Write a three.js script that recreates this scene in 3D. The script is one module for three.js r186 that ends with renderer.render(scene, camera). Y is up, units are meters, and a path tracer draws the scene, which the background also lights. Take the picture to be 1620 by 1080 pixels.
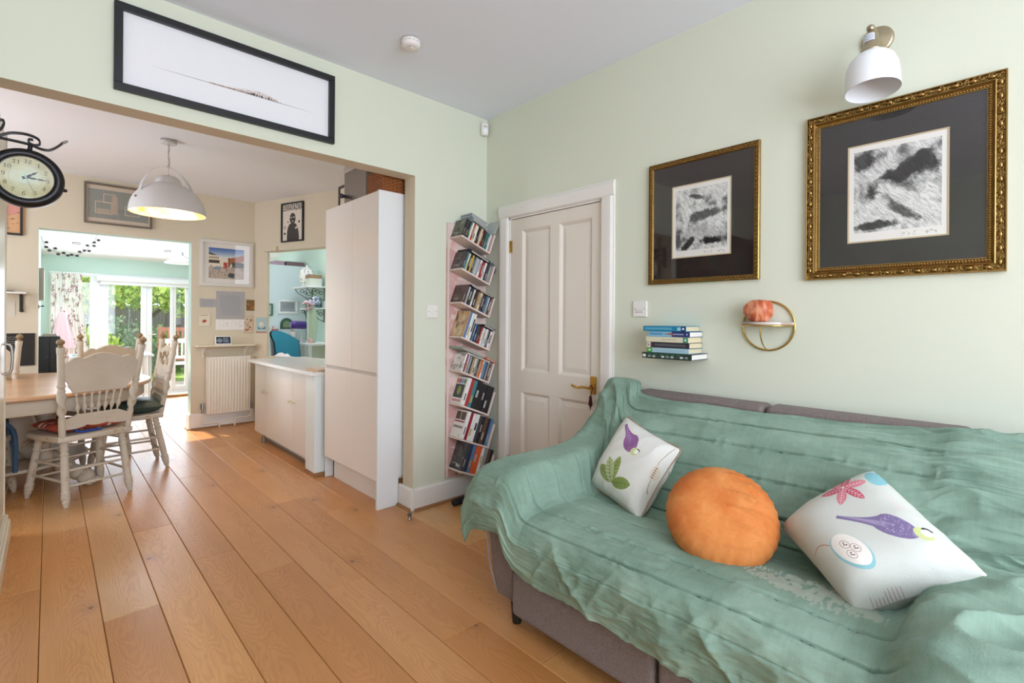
import * as THREE from 'three';
import { RoundedBoxGeometry } from 'three/addons/geometries/RoundedBoxGeometry.js';
import { mergeGeometries, mergeVertices } from 'three/addons/utils/BufferGeometryUtils.js';
import { RectAreaLightUniformsLib } from 'three/addons/lights/RectAreaLightUniformsLib.js';

// ---------------------------------------------------------------- camera, sky, sun, daylight, exposure
const W = 1620, H = 1080, FOCAL = 780, HORIZON = 506, YAW = THREE.MathUtils.degToRad(43.2), ROLL = THREE.MathUtils.degToRad(0.4), EYE = 1.25;
const scene = new THREE.Scene();
const camera = new THREE.PerspectiveCamera(THREE.MathUtils.radToDeg(2 * Math.atan(H / 2 / FOCAL)), W / H, 0.05, 200);
camera.position.set(0, EYE, 0);
camera.rotation.set(0, -YAW, ROLL, 'YXZ');
camera.setViewOffset(W, H, 0, H / 2 - HORIZON, W, H);          // shifted lens: the verticals stay upright
scene.background = new THREE.Color().setRGB(0.80, 0.88, 0.97);
scene.backgroundIntensity = 4.2;
const sun = new THREE.DirectionalLight(0xfff0d8, 11);
sun.position.set(-6, 22, -26); sun.target.position.set(1, 0, -10);
sun.castShadow = true; sun.shadow.mapSize.set(2048, 2048); sun.shadow.radius = 2;
Object.assign(sun.shadow.camera, { left: -14, right: 14, top: 14, bottom: -14, near: 1, far: 70 });
scene.add(sun, sun.target);
RectAreaLightUniformsLib.init();
function daylight(color, intensity, w, h, pos, look) {           // daylight arriving through an opening of that size
  const l = new THREE.RectAreaLight(color, intensity, w, h);
  l.position.set(...pos); l.lookAt(...look); scene.add(l); return l;
}
daylight(0xe6eeff, 10.5, 2.7, 1.9, [0.3, 1.62, 2.02], [0.3, 1.62, -2]);      // front window behind the camera
daylight(0xe6eeff, 6.5, 1.7, 1.75, [0.9, 0.98, -9.58], [0.9, 0.98, -5]);     // glazed garden doors
daylight(0xe6eeff, 12.0, 0.9, 0.95, [0.65, 2.36, -8.2], [0.65, 0, -8.19]);   // roof windows of the extension
daylight(0xe6eeff, 9.0, 0.7, 0.75, [2.38, 2.6, -6.3], [2.38, 0, -6.29]);    // roof window over the study nook
daylight(0xe6eeff, 9.5, 1.5, 1.25, [-1.74, 1.6, -5.0], [2, 1.6, -5.0]);        // added side window, unseen behind the dresser, brightens the dark dining room
const renderer = new THREE.WebGLRenderer();
const PENDANT = 2.2;                                                 // candela of the lamp over the table
renderer.toneMapping = THREE.LinearToneMapping;
renderer.toneMappingExposure = 0.69;
renderer.shadowMap.enabled = true;

// ---------------------------------------------------------------- helpers
const V = (x, y, z) => new THREE.Vector3(x, y, z);
const R = THREE.MathUtils.degToRad;
let seed = 7;
const rnd = () => { seed |= 0; seed = seed + 0x6D2B79F5 | 0; let t = Math.imul(seed ^ seed >>> 15, 1 | seed); t = t + Math.imul(t ^ t >>> 7, 61 | t) ^ t; return ((t ^ t >>> 14) >>> 0) / 4294967296; };
const rr = (a, b) => a + (b - a) * rnd();
const clamp = (x, a = 0, b = 1) => Math.min(b, Math.max(a, x));
const smooth = (a, b, x) => { const t = clamp((x - a) / (b - a)); return t * t * (3 - 2 * t); };
const lerp = (a, b, t) => a + (b - a) * t;
// the direction of a photo pixel, then the point where it meets a wall, floor or other plane
const AX = { f: V(Math.sin(YAW), 0, -Math.cos(YAW)), r: V(Math.cos(YAW), 0, Math.sin(YAW)), u: V(0, 1, 0) };
AX.rr = AX.r.clone().multiplyScalar(Math.cos(ROLL)).addScaledVector(AX.u, Math.sin(ROLL));
AX.uu = AX.u.clone().multiplyScalar(Math.cos(ROLL)).addScaledVector(AX.r, -Math.sin(ROLL));
const ray = (u, v) => AX.f.clone().addScaledVector(AX.rr, (u - W / 2) / FOCAL).addScaledVector(AX.uu, (HORIZON - v) / FOCAL);
const onX = (u, v, x) => { const d = ray(u, v); return d.multiplyScalar(x / d.x).add(V(0, EYE, 0)); };
const onZ = (u, v, z) => { const d = ray(u, v); return d.multiplyScalar(z / d.z).add(V(0, EYE, 0)); };
const onY = (u, v, y) => { const d = ray(u, v); return d.multiplyScalar((y - EYE) / d.y).add(V(0, EYE, 0)); };

const taken = {};
function numbered(n) { taken[n] = (taken[n] ?? -1) + 1; return taken[n] ? n + '_' + String(taken[n]).padStart(3, '0') : n; }
function shade(o) { o.traverse(m => { if (m.isMesh) { m.castShadow = true; m.receiveShadow = true; } }); }
function part(name, geo, mat, parent) { const m = new THREE.Mesh(Array.isArray(geo) ? merge(geo) : geo, mat); m.name = name; parent.add(m); return m; }
function thing(name, label, category, pos = [0, 0, 0], turn = 0, group) {
  const o = new THREE.Group(); o.name = numbered(name); o.position.set(...pos); o.rotation.y = turn;
  o.userData = { label, category }; if (group) o.userData.group = group; scene.add(o); return o;
}
function single(name, geo, mat, label, category, group) {
  const m = part(numbered(name), geo, mat, scene); m.userData = { label, category }; if (group) m.userData.group = group; return m;
}
function struct(name, geo, mat, label, category = 'wall') {
  const m = geo ? part(name, geo, mat, scene) : new THREE.Group(); if (!geo) { m.name = name; scene.add(m); }
  m.userData = { kind: 'structure', label, category }; return m;
}
function copy(o, label, pos, turn) { const c = o.clone(); c.name = numbered(o.name.replace(/_\d+$/, '')); c.userData = { ...o.userData, label: label ?? o.userData.label }; if (pos) c.position.set(...pos); if (turn !== undefined) c.rotation.y = turn; scene.add(c); return c; }
function merge(list) {
  const g = list.map(x => { const n = x.index ? x.toNonIndexed() : x; for (const k of Object.keys(n.attributes)) if (!['position', 'normal', 'uv'].includes(k)) n.deleteAttribute(k); return n; });
  return mergeGeometries(g);
}
const box = (w, h, d, x = 0, y = 0, z = 0) => new THREE.BoxGeometry(w, h, d).translate(x, y, z);
const span = (x0, x1, y0, y1, z0, z1) => box(x1 - x0, y1 - y0, z1 - z0, (x0 + x1) / 2, (y0 + y1) / 2, (z0 + z1) / 2);
const rbox = (w, h, d, r = 0.004, x = 0, y = 0, z = 0, s = 2) => new RoundedBoxGeometry(w, h, d, s, Math.min(r, w / 2.01, h / 2.01, d / 2.01)).translate(x, y, z);
const rspan = (x0, x1, y0, y1, z0, z1, r = 0.004, s = 2) => rbox(x1 - x0, y1 - y0, z1 - z0, r, (x0 + x1) / 2, (y0 + y1) / 2, (z0 + z1) / 2, s);
const cyl = (r0, r1, h, x = 0, y = 0, z = 0, n = 24) => new THREE.CylinderGeometry(r0, r1, h, n).translate(x, y, z);
const ball = (r, x = 0, y = 0, z = 0, n = 16) => new THREE.SphereGeometry(r, n, Math.max(6, n * 0.7 | 0)).translate(x, y, z);
function rod(a, b, r0, r1 = r0, n = 10) {                        // a tapered rod from a to b
  const d = b.clone().sub(a), g = new THREE.CylinderGeometry(r1, r0, d.length(), n);
  g.applyQuaternion(new THREE.Quaternion().setFromUnitVectors(V(0, 1, 0), d.clone().normalize()));
  return g.translate((a.x + b.x) / 2, (a.y + b.y) / 2, (a.z + b.z) / 2);
}
const tube = (pts, r, n = 40, m = 8, closed = false) => new THREE.TubeGeometry(new THREE.CatmullRomCurve3(pts, closed), n, r, m, closed);
const lathe = (pts, n = 32) => new THREE.LatheGeometry(pts.map(p => new THREE.Vector2(p[0], p[1])), n);
function turned(a, b, radius, n = 28, m = 14, twist) {           // a turned post: radius(t), optional rope twist
  const L = a.distanceTo(b), pos = [], idx = [], uv = [], q = new THREE.Quaternion().setFromUnitVectors(V(0, 1, 0), b.clone().sub(a).normalize()), p = V(0, 0, 0);
  for (let i = 0; i <= n; i++) for (let j = 0; j <= m; j++) {
    const t = i / n, th = j / m * Math.PI * 2; let r = radius(t);
    if (twist && t > twist[0] && t < twist[1]) r *= 1 + 0.26 * Math.cos(2 * th + t * twist[2]);
    p.set(Math.cos(th) * r, t * L, -Math.sin(th) * r).applyQuaternion(q).add(a); pos.push(p.x, p.y, p.z); uv.push(j / m * 0.2, t * L);
  }
  for (let i = 0; i < n; i++) for (let j = 0; j < m; j++) { const k = i * (m + 1) + j; idx.push(k, k + 1, k + m + 2, k, k + m + 2, k + m + 1); }
  const g = new THREE.BufferGeometry(); g.setAttribute('position', new THREE.Float32BufferAttribute(pos, 3)); g.setAttribute('uv', new THREE.Float32BufferAttribute(uv, 2)); g.setIndex(idx); g.computeVertexNormals(); return g;
}
function gridSurface(nu, nv, fn, uvfn) {                          // an open surface of (nu+1) x (nv+1) points
  const pos = [], uv = [], idx = [];
  for (let i = 0; i <= nu; i++) for (let j = 0; j <= nv; j++) { const p = fn(i / nu, j / nv); pos.push(p.x, p.y, p.z); const t = uvfn ? uvfn(i / nu, j / nv, p) : [i / nu, j / nv]; uv.push(t[0], t[1]); }
  for (let i = 0; i < nu; i++) for (let j = 0; j < nv; j++) { const k = i * (nv + 1) + j; idx.push(k, k + nv + 1, k + nv + 2, k, k + nv + 2, k + 1); }
  const g = new THREE.BufferGeometry(); g.setAttribute('position', new THREE.Float32BufferAttribute(pos, 3)); g.setAttribute('uv', new THREE.Float32BufferAttribute(uv, 2)); g.setIndex(idx); g.computeVertexNormals(); return g;
}
function extr(shape, depth, bevel = 0, seg = 2, curve = 12) {
  return new THREE.ExtrudeGeometry(shape, { depth: depth - 2 * bevel, bevelEnabled: bevel > 0, bevelSize: bevel, bevelThickness: bevel, bevelOffset: -bevel, bevelSegments: seg, curveSegments: curve }).translate(0, 0, bevel);
}
function poly(pts) { const s = new THREE.Shape(); pts.forEach((p, i) => i ? s.lineTo(...p) : s.moveTo(...p)); s.closePath(); return s; }
function xf(g, m) {                                                // apply a matrix; turn the faces round again if it mirrors
  g.applyMatrix4(m); if (m.determinant() < 0) { const t = g.index ? g.toNonIndexed() : g; for (const k of Object.keys(t.attributes)) { const a = t.attributes[k], n = a.itemSize, d = a.array; for (let i = 0; i + 3 * n <= d.length; i += 3 * n) for (let j = 0; j < n; j++) { const s = d[i + n + j]; d[i + n + j] = d[i + 2 * n + j]; d[i + 2 * n + j] = s; } } return t; } return g;
}
function worldUV(g, scale = 1) {                                 // uv in metres from the face's main direction
  const n0 = g.index ? g.toNonIndexed() : g; n0.computeVertexNormals();
  const p = n0.attributes.position, n = n0.attributes.normal, uv = new Float32Array(p.count * 2);
  for (let i = 0; i < p.count; i++) {
    const ax = Math.abs(n.getX(i)), ay = Math.abs(n.getY(i)), az = Math.abs(n.getZ(i));
    const [a, b] = ax >= ay && ax >= az ? [p.getZ(i), p.getY(i)] : ay >= az ? [p.getX(i), p.getZ(i)] : [p.getX(i), p.getY(i)];
    uv[2 * i] = a * scale; uv[2 * i + 1] = b * scale;
  }
  n0.setAttribute('uv', new THREE.BufferAttribute(uv, 2)); return n0;
}

// ---------------------------------------------------------------- computed textures
const perm = Array.from({ length: 4096 }, () => rnd());
const vn = (x, y, px, py) => {                                   // value noise that repeats every px, py cells
  const x0 = Math.floor(x), y0 = Math.floor(y), fx = x - x0, fy = y - y0, s = fx * fx * (3 - 2 * fx), t = fy * fy * (3 - 2 * fy);
  const h = (i, j) => perm[((((i % px) + px) % px) * 57 + (((j % py) + py) % py) * 131 + px * 17) & 4095];
  return lerp(lerp(h(x0, y0), h(x0 + 1, y0), s), lerp(h(x0, y0 + 1), h(x0 + 1, y0 + 1), s), t);
};
const fbm = (u, v, nx, ny, oct = 4) => { let s = 0, a = 0.5, w = 0; for (let o = 0; o < oct; o++) { s += a * vn(u * nx, v * ny, nx, ny); w += a; a *= 0.5; nx *= 2; ny *= 2; } return s / w; };
function texture(w, h, fn, srgb = true) {
  const d = new Uint8Array(w * h * 4);
  for (let j = 0; j < h; j++) for (let i = 0; i < w; i++) { const c = fn((i + 0.5) / w, (j + 0.5) / h), k = 4 * (j * w + i); if (typeof c === 'number') { d[k] = d[k + 1] = d[k + 2] = clamp(c, 0, 1) * 255; } else { d[k] = clamp(c[0], 0, 255); d[k + 1] = clamp(c[1], 0, 255); d[k + 2] = clamp(c[2], 0, 255); } d[k + 3] = 255; }
  const t = new THREE.DataTexture(d, w, h); t.magFilter = THREE.LinearFilter; t.minFilter = THREE.LinearMipmapLinearFilter; t.wrapS = t.wrapT = THREE.RepeatWrapping; if (srgb) t.colorSpace = THREE.SRGBColorSpace; t.needsUpdate = true; return t;
}
function print(w, h, draw) {                                      // flat print drawn on a canvas
  const c = document.createElement('canvas'); c.width = w; c.height = h; draw(c.getContext('2d'), w, h);
  const t = new THREE.CanvasTexture(c); t.colorSpace = THREE.SRGBColorSpace; return t;
}
const mix3 = (a, b, t) => [lerp(a[0], b[0], t), lerp(a[1], b[1], t), lerp(a[2], b[2], t)];
const std = (color, roughness = 0.6, more = {}) => new THREE.MeshStandardMaterial({ color, roughness, ...more });
const phy = (color, roughness, more = {}) => new THREE.MeshPhysicalMaterial({ color, roughness, ...more });
const plasterBump = texture(256, 256, (u, v) => 0.5 * fbm(u, v, 24, 24, 3) + 0.5 * fbm(u, v, 6, 6, 2), false);
const paint = (color, r = 0.75) => std(color, r, { bumpMap: plasterBump, bumpScale: 0.0012 });

// oak: four plank-wide strips side by side, two metres long
const oakTex = texture(1024, 1024, (u, v) => {
  const k = Math.floor(u * 4), x = (u * 4) % 1, c = [0.42, 0.62, 0.35, 0.5][k], warp = fbm(x * 0.25 + k * 0.25, v, 8, 6, 4);
  const f = [9, 13, 7, 11][k] * (x - c) * (x - c) + 2.5 * v * [1, -1, 1, -1][k] * 2 + 3.0 * warp;
  const ring = Math.pow(0.5 + 0.5 * Math.sin(f * 2 * Math.PI * 3.2), 2), fibre = vn(u * 700, v * 26, 700, 26), pore = Math.pow(vn(u * 500 + 9, v * 60, 500, 60), 6), tone = fbm(u, v, 12, 5, 3);
  const knots = [[0.16, 0.31, 0], [0.81, 0.58, 1], [0.68, 0.83, 3]]; let kn = 0;
  for (const [kx, ky, ks] of knots) if (ks === k) { const dx = (x - kx) * 0.19, dy = (v - ky) * 2, d2 = dx * dx * 2.4 + dy * dy; kn = Math.max(kn, Math.exp(-d2 * (0.6 + warp) / 0.00012) * 0.75 + Math.exp(-d2 / 0.0035) * 0.28 * warp); }
  let c3 = mix3([222, 174, 120], [194, 143, 88], 0.26 * ring + 0.52 * tone + 0.26 * fibre);
  c3 = mix3(c3, [146, 104, 66], 0.16 * pore + 0.10 * fibre * ring);
  return mix3(c3, [86, 56, 34], kn);
});
const oakBump = texture(512, 512, (u, v) => 0.6 * vn(u * 350, v * 14, 350, 14) + 0.4 * fbm(u, v, 16, 8, 3), false);
const oakTints = [0xffffff, 0xf2e0cf, 0xfff0da, 0xecd6bc, 0xf8e6d2, 0xe6cdb2].map(c => phy(c, 0.4, { map: oakTex, bumpMap: oakBump, bumpScale: 0.0005, clearcoat: 0.28, clearcoatRoughness: 0.22 }));

// ---------------------------------------------------------------- the rooms
const XR = 2.345, ZP = -2.78, ZP2 = -2.905, CEIL = 2.72, XL = -2.0, ZF = 2.12, HEAD = 2.185, JAMB = 1.735, JAMBL = -0.36;
const ZB = -6.45, CEILD = 2.64, ZG = -9.75, XG = -0.085, XM = 2.85;
const green = paint(0xd8dcc9), beige = paint(0xd6c9b0), white = paint(0xeaf0fa, 0.8), mint = paint(0xc9dfd2), skyblue = paint(0xd6e3e6, 0.6), gloss = std(0xeae6df, 0.34), skirtM = std(0xe9e6e0, 0.42);

// floor: oak planks laid towards the garden, 190 mm wide
const floor = struct('floor', null, null, 'wide oak plank floor running through to the garden extension', 'floor');
part('subfloor', span(XL - 0.1, 3.0, -0.06, -0.022, -9.7, ZF), std(0x3a2616, 0.9), floor);
const PW = 0.1905, known = { '-1': [-3.14], 0: [-3.88, -1.95], 1: [-2.614, -4.482, -0.7], 2: [-3.583, -1.62], 3: [-2.965, -1.05], 4: [-2.608, -4.56, -0.62], 5: [-2.23, -0.3], 6: [-1.573, -3.5], 7: [-1.23, -3.14], 8: [-2.603, -0.75] };
function plank(x0, x1, z0, z1) {
  const g = 0.0009, c = 0.0022, top = 0, mid = -c, bot = -0.02, X0 = x0 + g, X1 = x1 - g, Z0 = z0 + g, Z1 = z1 - g, strip = Math.floor(rnd() * 4), off = rnd();
  const q = (a, b, d, e) => [a, b, d, a, d, e], P = [];
  const A = [X0 + c, top, Z0 + c], B = [X0 + c, top, Z1 - c], C = [X1 - c, top, Z1 - c], D = [X1 - c, top, Z0 + c], a = [X0, mid, Z0], b = [X0, mid, Z1], cc = [X1, mid, Z1], d = [X1, mid, Z0];
  P.push(...q(A, B, C, D), ...q(a, b, B, A), ...q(b, cc, C, B), ...q(cc, d, D, C), ...q(d, a, A, D));
  const lo = p => [p[0], bot, p[2]]; for (const [p, r] of [[a, b], [b, cc], [cc, d], [d, a]]) P.push(...q(lo(p), lo(r), r, p));
  const geo = new THREE.BufferGeometry(), uv = []; for (const p of P) uv.push((strip + 0.04 + 0.92 * (p[0] - x0) / PW) / 4, p[2] / 2 + off);
  geo.setAttribute('position', new THREE.Float32BufferAttribute(P.flat(), 3)); geo.setAttribute('uv', new THREE.Float32BufferAttribute(uv, 2)); geo.computeVertexNormals();
  part('plank', geo, oakTints[Math.floor(rnd() * oakTints.length)], floor);
}
for (let k = -10; k < 15; k++) {
  const x0 = -0.022 + k * PW; let cuts = (known[k] ?? [rr(-3.2, -1.4)]).slice().sort((a, b) => b - a);
  while (cuts[0] < ZF - 2.0) cuts.unshift(cuts[0] + 1.9); while (cuts[cuts.length - 1] > -7.75) cuts.push(cuts[cuts.length - 1] - 1.9);
  cuts = [ZF, ...cuts, -9.68]; if (cuts[0] - cuts[1] < 0.12) cuts.splice(1, 1);
  for (let i = 0; i + 1 < cuts.length; i++) if (cuts[i] - cuts[i + 1] > 0.02) plank(x0, x0 + PW, cuts[i + 1], cuts[i]);
}
struct('ceiling', span(XL - 0.1, XR + 0.12, CEIL, CEIL + 0.12, ZP - 0.12, ZF + 0.1), white, 'flat white painted ceiling of the sitting room', 'ceiling');
const cd = new THREE.ExtrudeGeometry(poly([[-1.87, -ZP2], [2.86, -ZP2], [2.86, 3.72], [2.78, 3.8], [1.80, 6.45], [1.80, 6.59], [-1.87, 6.59]]), { depth: 0.12, bevelEnabled: false }).rotateX(-Math.PI / 2).translate(0, CEILD, 0);
struct('ceiling_dining', cd, paint(0xeeedee, 0.8), 'flat white ceiling of the dining room with hanging pendant', 'ceiling');

// right wall with the door opening
const D0 = -2.535, D1 = -1.735, DH = 1.962;
const wr = struct('wall_right', null, null, 'pale green wall with the gilt framed pictures and sofa');
for (const g of [span(XR, XR + 0.12, 0, CEIL, D1, ZF + 0.1), span(XR, XR + 0.12, DH, CEIL, D0, D1), span(XR, XR + 0.12, 0, CEIL, ZP - 0.1, D0)]) part('plaster', worldUV(g), green, wr);
part('passage_backing', span(XR + 0.12, XR + 0.14, 0, DH + 0.05, D0 - 0.05, D1 + 0.05), green, wr);
// partition with the wide opening: green room side, beige inside
const wp = struct('wall_partition', null, null, 'pale green partition wall above and beside the wide opening');
const two = [beige, beige, beige, beige, green, beige];
for (const g of [span(JAMB, XR, 0, CEIL, ZP2, ZP), span(JAMBL, JAMB, HEAD, CEIL, ZP2, ZP), span(XL, JAMBL, 0, CEIL, ZP2, ZP)]) { const m = part('plaster', g, two, wp); }
struct('wall_left', span(XL - 0.12, XL, 0, CEIL, ZP - 0.1, ZF + 0.1), green, 'pale green wall facing the sofa');
// front wall with its window
const wf = struct('wall_front', null, null, 'pale green front wall with large window');
for (const g of [span(XL - 0.1, -1.05, 0, CEIL, ZF, ZF + 0.12), span(1.65, XR + 0.12, 0, CEIL, ZF, ZF + 0.12), span(-1.05, 1.65, 0, 0.66, ZF, ZF + 0.12), span(-1.05, 1.65, 2.58, CEIL, ZF, ZF + 0.12)]) part('plaster', g, green, wf);
const pvc = std(0xf2f3f3, 0.35), glass = phy(0xffffff, 0.02, { transmission: 1, thickness: 0, ior: 1.45 });
function glazing(parent, x0, x1, y0, y1, z, fr = 0.05, depth = 0.06) {
  part('frame', [span(x0, x1, y0, y0 + fr, z - depth / 2, z + depth / 2), span(x0, x1, y1 - fr, y1, z - depth / 2, z + depth / 2), span(x0, x0 + fr, y0 + fr, y1 - fr, z - depth / 2, z + depth / 2), span(x1 - fr, x1, y0 + fr, y1 - fr, z - depth / 2, z + depth / 2)], pvc, parent);
  part('pane', span(x0 + fr, x1 - fr, y0 + fr, y1 - fr, z - 0.003, z + 0.003), glass, parent);
}
const w1 = struct('window_1', null, null, 'large white framed window lighting the sitting room', 'window');
for (const [a, b] of [[-1.05, -0.15], [-0.15, 0.75], [0.75, 1.65]]) glazing(w1, a, b, 0.66, 2.58, ZF + 0.06);

// door to the hall
const d1 = struct('door_1', null, null, 'cream four panel interior door with brass handle', 'door');
const arch = [[0, 0], [0, 0.012], [0.008, 0.018], [0.05, 0.022], [0.07, 0.022], [0.085, 0.012], [0.09, 0.012], [0.09, 0]];
function archRail(len) { const s = poly(arch.map(p => [p[0], p[1]])); return new THREE.ExtrudeGeometry(s, { depth: len, bevelEnabled: false }); }
{ // architrave: profile x runs away from the opening, profile y stands off the wall
  const put = (g, m) => part('architrave', xf(g, m), gloss, d1), M4 = (...a) => new THREE.Matrix4().set(...a, 0, 0, 0, 1);
  put(archRail(DH), M4(0, -1, 0, XR, 0, 0, 1, 0, 1, 0, 0, D1));
  put(archRail(DH), M4(0, -1, 0, XR, 0, 0, 1, 0, -1, 0, 0, D0));
  put(archRail(D1 - D0 + 0.18), M4(0, -1, 0, XR, 1, 0, 0, DH, 0, 0, 1, D0 - 0.09));
  part('lining', [span(XR, XR + 0.12, 0, DH, D1 - 0.012, D1), span(XR, XR + 0.12, 0, DH, D0, D0 + 0.012), span(XR, XR + 0.12, DH - 0.012, DH, D0, D1)], gloss, d1);
  const a = D0 + 0.016, b = D1 - 0.016, x0 = XR + 0.008, x1 = XR + 0.043, leaf = [], zs = [a, -2.41, -2.15, -2.073, -1.815, b], ys = [0.008, 0.21, 0.763, 0.906, 1.865, DH - 0.016];
  const rail = (z0, z1, y0, y1) => leaf.push(span(x0, x1, y0, y1, z0, z1));
  rail(zs[0], zs[1], ys[0], ys[5]); rail(zs[2], zs[3], ys[0], ys[5]); rail(zs[4], zs[5], ys[0], ys[5]);
  for (const [p, q] of [[1, 2], [3, 4]]) for (const [s, t] of [[0, 1], [2, 3], [4, 5]]) rail(zs[p], zs[q], ys[s], ys[t]);
  const doorM = std(0xe3dacd, 0.38);
  part('leaf', leaf, doorM, d1);
  for (const [p, q] of [[1, 2], [3, 4]]) for (const [s, t] of [[1, 2], [3, 4]]) {
    const z0 = zs[p], z1 = zs[q], y0 = ys[s], y1 = ys[t], e = 0.02, P = [];   // sloping bead into a sunk, raised panel
    const lay = [[0, x0], [0.006, x0 + 0.004], [e, x0 + 0.016], [e + 0.006, x0 + 0.014], [e + 0.03, x0 + 0.010]], ring = ([o, x]) => [[x, y0 + o, z0 + o], [x, y0 + o, z1 - o], [x, y1 - o, z1 - o], [x, y1 - o, z0 + o]];
    for (let k = 0; k + 1 < lay.length; k++) { const A = ring(lay[k]), B = ring(lay[k + 1]); for (let i = 0; i < 4; i++) { const j = (i + 1) % 4; P.push(A[i], A[j], B[j], A[i], B[j], B[i]); } }
    const C = ring(lay[lay.length - 1]); P.push(C[0], C[1], C[2], C[0], C[2], C[3]);
    const g = new THREE.BufferGeometry(); g.setAttribute('position', new THREE.Float32BufferAttribute(P.flat(), 3)); g.setAttribute('uv', new THREE.Float32BufferAttribute(new Float32Array(P.length * 2), 2)); g.computeVertexNormals();
    part('door_panel', g, doorM, d1);
  }
  const brass = std(0xc9a14e, 0.25, { metalness: 1 });
  for (const y of [1.76, 0.266]) part('hinge', [cyl(0.006, 0.006, 0.085, XR + 0.004, y, D0 + 0.014, 10), span(XR - 0.001, XR + 0.006, y - 0.04, y + 0.04, D0 + 0.004, D0 + 0.03)], brass, d1);
  const hy = 0.845, hz = -1.795, pl = part('handle_plate', rspan(x0 - 0.008, x0, hy - 0.03, hy + 0.075, hz - 0.022, hz + 0.022, 0.006), brass, d1);
  part('handle', [rod(V(x0, hy + 0.01, hz), V(x0 - 0.05, hy + 0.01, hz), 0.009), tube([V(x0 - 0.05, hy + 0.01, hz + 0.008), V(x0 - 0.055, hy + 0.012, hz - 0.04), V(x0 - 0.05, hy + 0.004, hz - 0.085), V(x0 - 0.052, hy + 0.016, hz - 0.125)], 0.0075, 20)], brass, pl);
  const ts = thing('key_tassel', 'dark red tassel hanging from the brass door handle', 'tassel', [x0 - 0.025, hy - 0.005, hz - 0.004]);
  const tm = std(0x4a1220, 0.9); part('cord', tube([V(-0.006, 0.03, 0), V(0, 0.02, 0.012), V(0.004, -0.02, 0.004), V(0, -0.035, 0)], 0.003, 16, 6), tm, ts);
  part('tuft', lathe([[0.001, -0.03], [0.009, -0.04], [0.008, -0.05], [0.013, -0.085], [0.004, -0.1], [0.001, -0.12]], 12), tm, ts);
}
// skirting boards with a small oak bead at the foot
const oakBead = std(0x9c6f45, 0.5);
function skirting(name, a, b, n, label, h = 0.145) {             // along a..b on the floor, n points into the room
  const L = Math.hypot(b[0] - a[0], b[1] - a[1]), dx = (b[0] - a[0]) / L, dz = (b[1] - a[1]) / L, o = struct(name, null, null, label, 'skirting board');
  const mk = (prof) => { const g = new THREE.ExtrudeGeometry(poly(prof), { depth: L, bevelEnabled: false }); return xf(g, new THREE.Matrix4().set(n[0], 0, dx, a[0], 0, 1, 0, 0, n[1], 0, dz, a[1], 0, 0, 0, 1)); };
  part('board', mk([[0, 0.002], [0.016, 0.002], [0.016, h - 0.012], [0.01, h], [0, h]]), skirtM, o);
  part('bead', mk([[0.016, 0.001], [0.032, 0.001], [0.028, 0.012], [0.016, 0.018]]), oakBead, o); return o;
}
skirting('baseboard_partition', [JAMB, ZP], [XR, ZP], [0, 1], 'white skirting board with oak bead under the leaning shelf unit');
skirting('baseboard_jamb', [JAMB, ZP], [JAMB, ZP2 - 0.03], [-1, 0], 'white skirting board round the end of the partition');
skirting('baseboard_right', [XR, D1 + 0.09], [XR, ZF], [-1, 0], 'white skirting board behind the sofa');

// dining room back wall, oblique wall with the serving opening, other dining walls
const OX0 = -0.075, OX1 = 1.153, OH = 2.09, ZB2 = ZB - 0.14, XC = 1.80;
const wb = struct('wall_back', null, null, 'beige dining room end wall around the opening to the extension');
const backM = [beige, mint, beige, mint, beige, mint], jm = std(0xc9e2d6, 0.6);
part('plaster', span(-1.75, OX0, 0, CEILD, ZB2, ZB), [mint, beige, beige, beige, beige, mint], wb);
part('plaster', span(OX1, XC + 0.03, 0, CEILD, ZB2, ZB), [beige, mint, beige, beige, beige, mint], wb);
part('plaster', span(OX0, OX1, OH, CEILD, ZB2, ZB), [beige, beige, beige, mint, beige, mint], wb);
const wdl = struct('wall_dining_left', null, null, 'beige wall of the dining room beyond the tall cupboard');
for (const g of [span(-1.87, -1.75, 0, 0.96, ZB2, ZP2), span(-1.87, -1.75, 2.26, CEILD, ZB2, ZP2), span(-1.87, -1.75, 0.96, 2.26, ZB2, -5.78), span(-1.87, -1.75, 0.96, 2.26, -4.22, ZP2)]) part('plaster', g, beige, wdl);
{ const w6 = struct('window_6', null, null, 'added unseen white framed side window brightening the dining room', 'window'), f = 0.05; part('frame', [span(-1.84, -1.78, 0.96, 0.96 + f, -5.78, -4.22), span(-1.84, -1.78, 2.26 - f, 2.26, -5.78, -4.22), span(-1.84, -1.78, 0.96 + f, 2.26 - f, -5.78, -5.78 + f), span(-1.84, -1.78, 0.96 + f, 2.26 - f, -4.22 - f, -4.22), span(-1.84, -1.78, 0.96 + f, 2.26 - f, -5.025, -4.975)], pvc, w6); for (const [a, b] of [[-5.73, -5.025], [-4.975, -4.27]]) part('pane', span(-1.813, -1.807, 0.96 + f, 2.26 - f, a, b), glass, w6); }  // window added out of view to bring more light into the dining room
skirting('baseboard_back', [OX1, ZB], [XC, ZB], [0, 1], 'white skirting board under the radiator', 0.175);
skirting('baseboard_opening', [OX1, ZB2], [OX1, ZB + 0.016], [-1, 0], 'white skirting board at the end of the radiator wall', 0.175);
const OT = R(20), OD = V(Math.sin(OT), 0, Math.cos(OT)), ON = V(-Math.cos(OT), 0, Math.sin(OT));   // along the oblique wall; into the dining room
const oblique = (s, y, off = 0) => V(XC, 0, ZB).addScaledVector(OD, s).addScaledVector(ON, off).setY(y);
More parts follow.
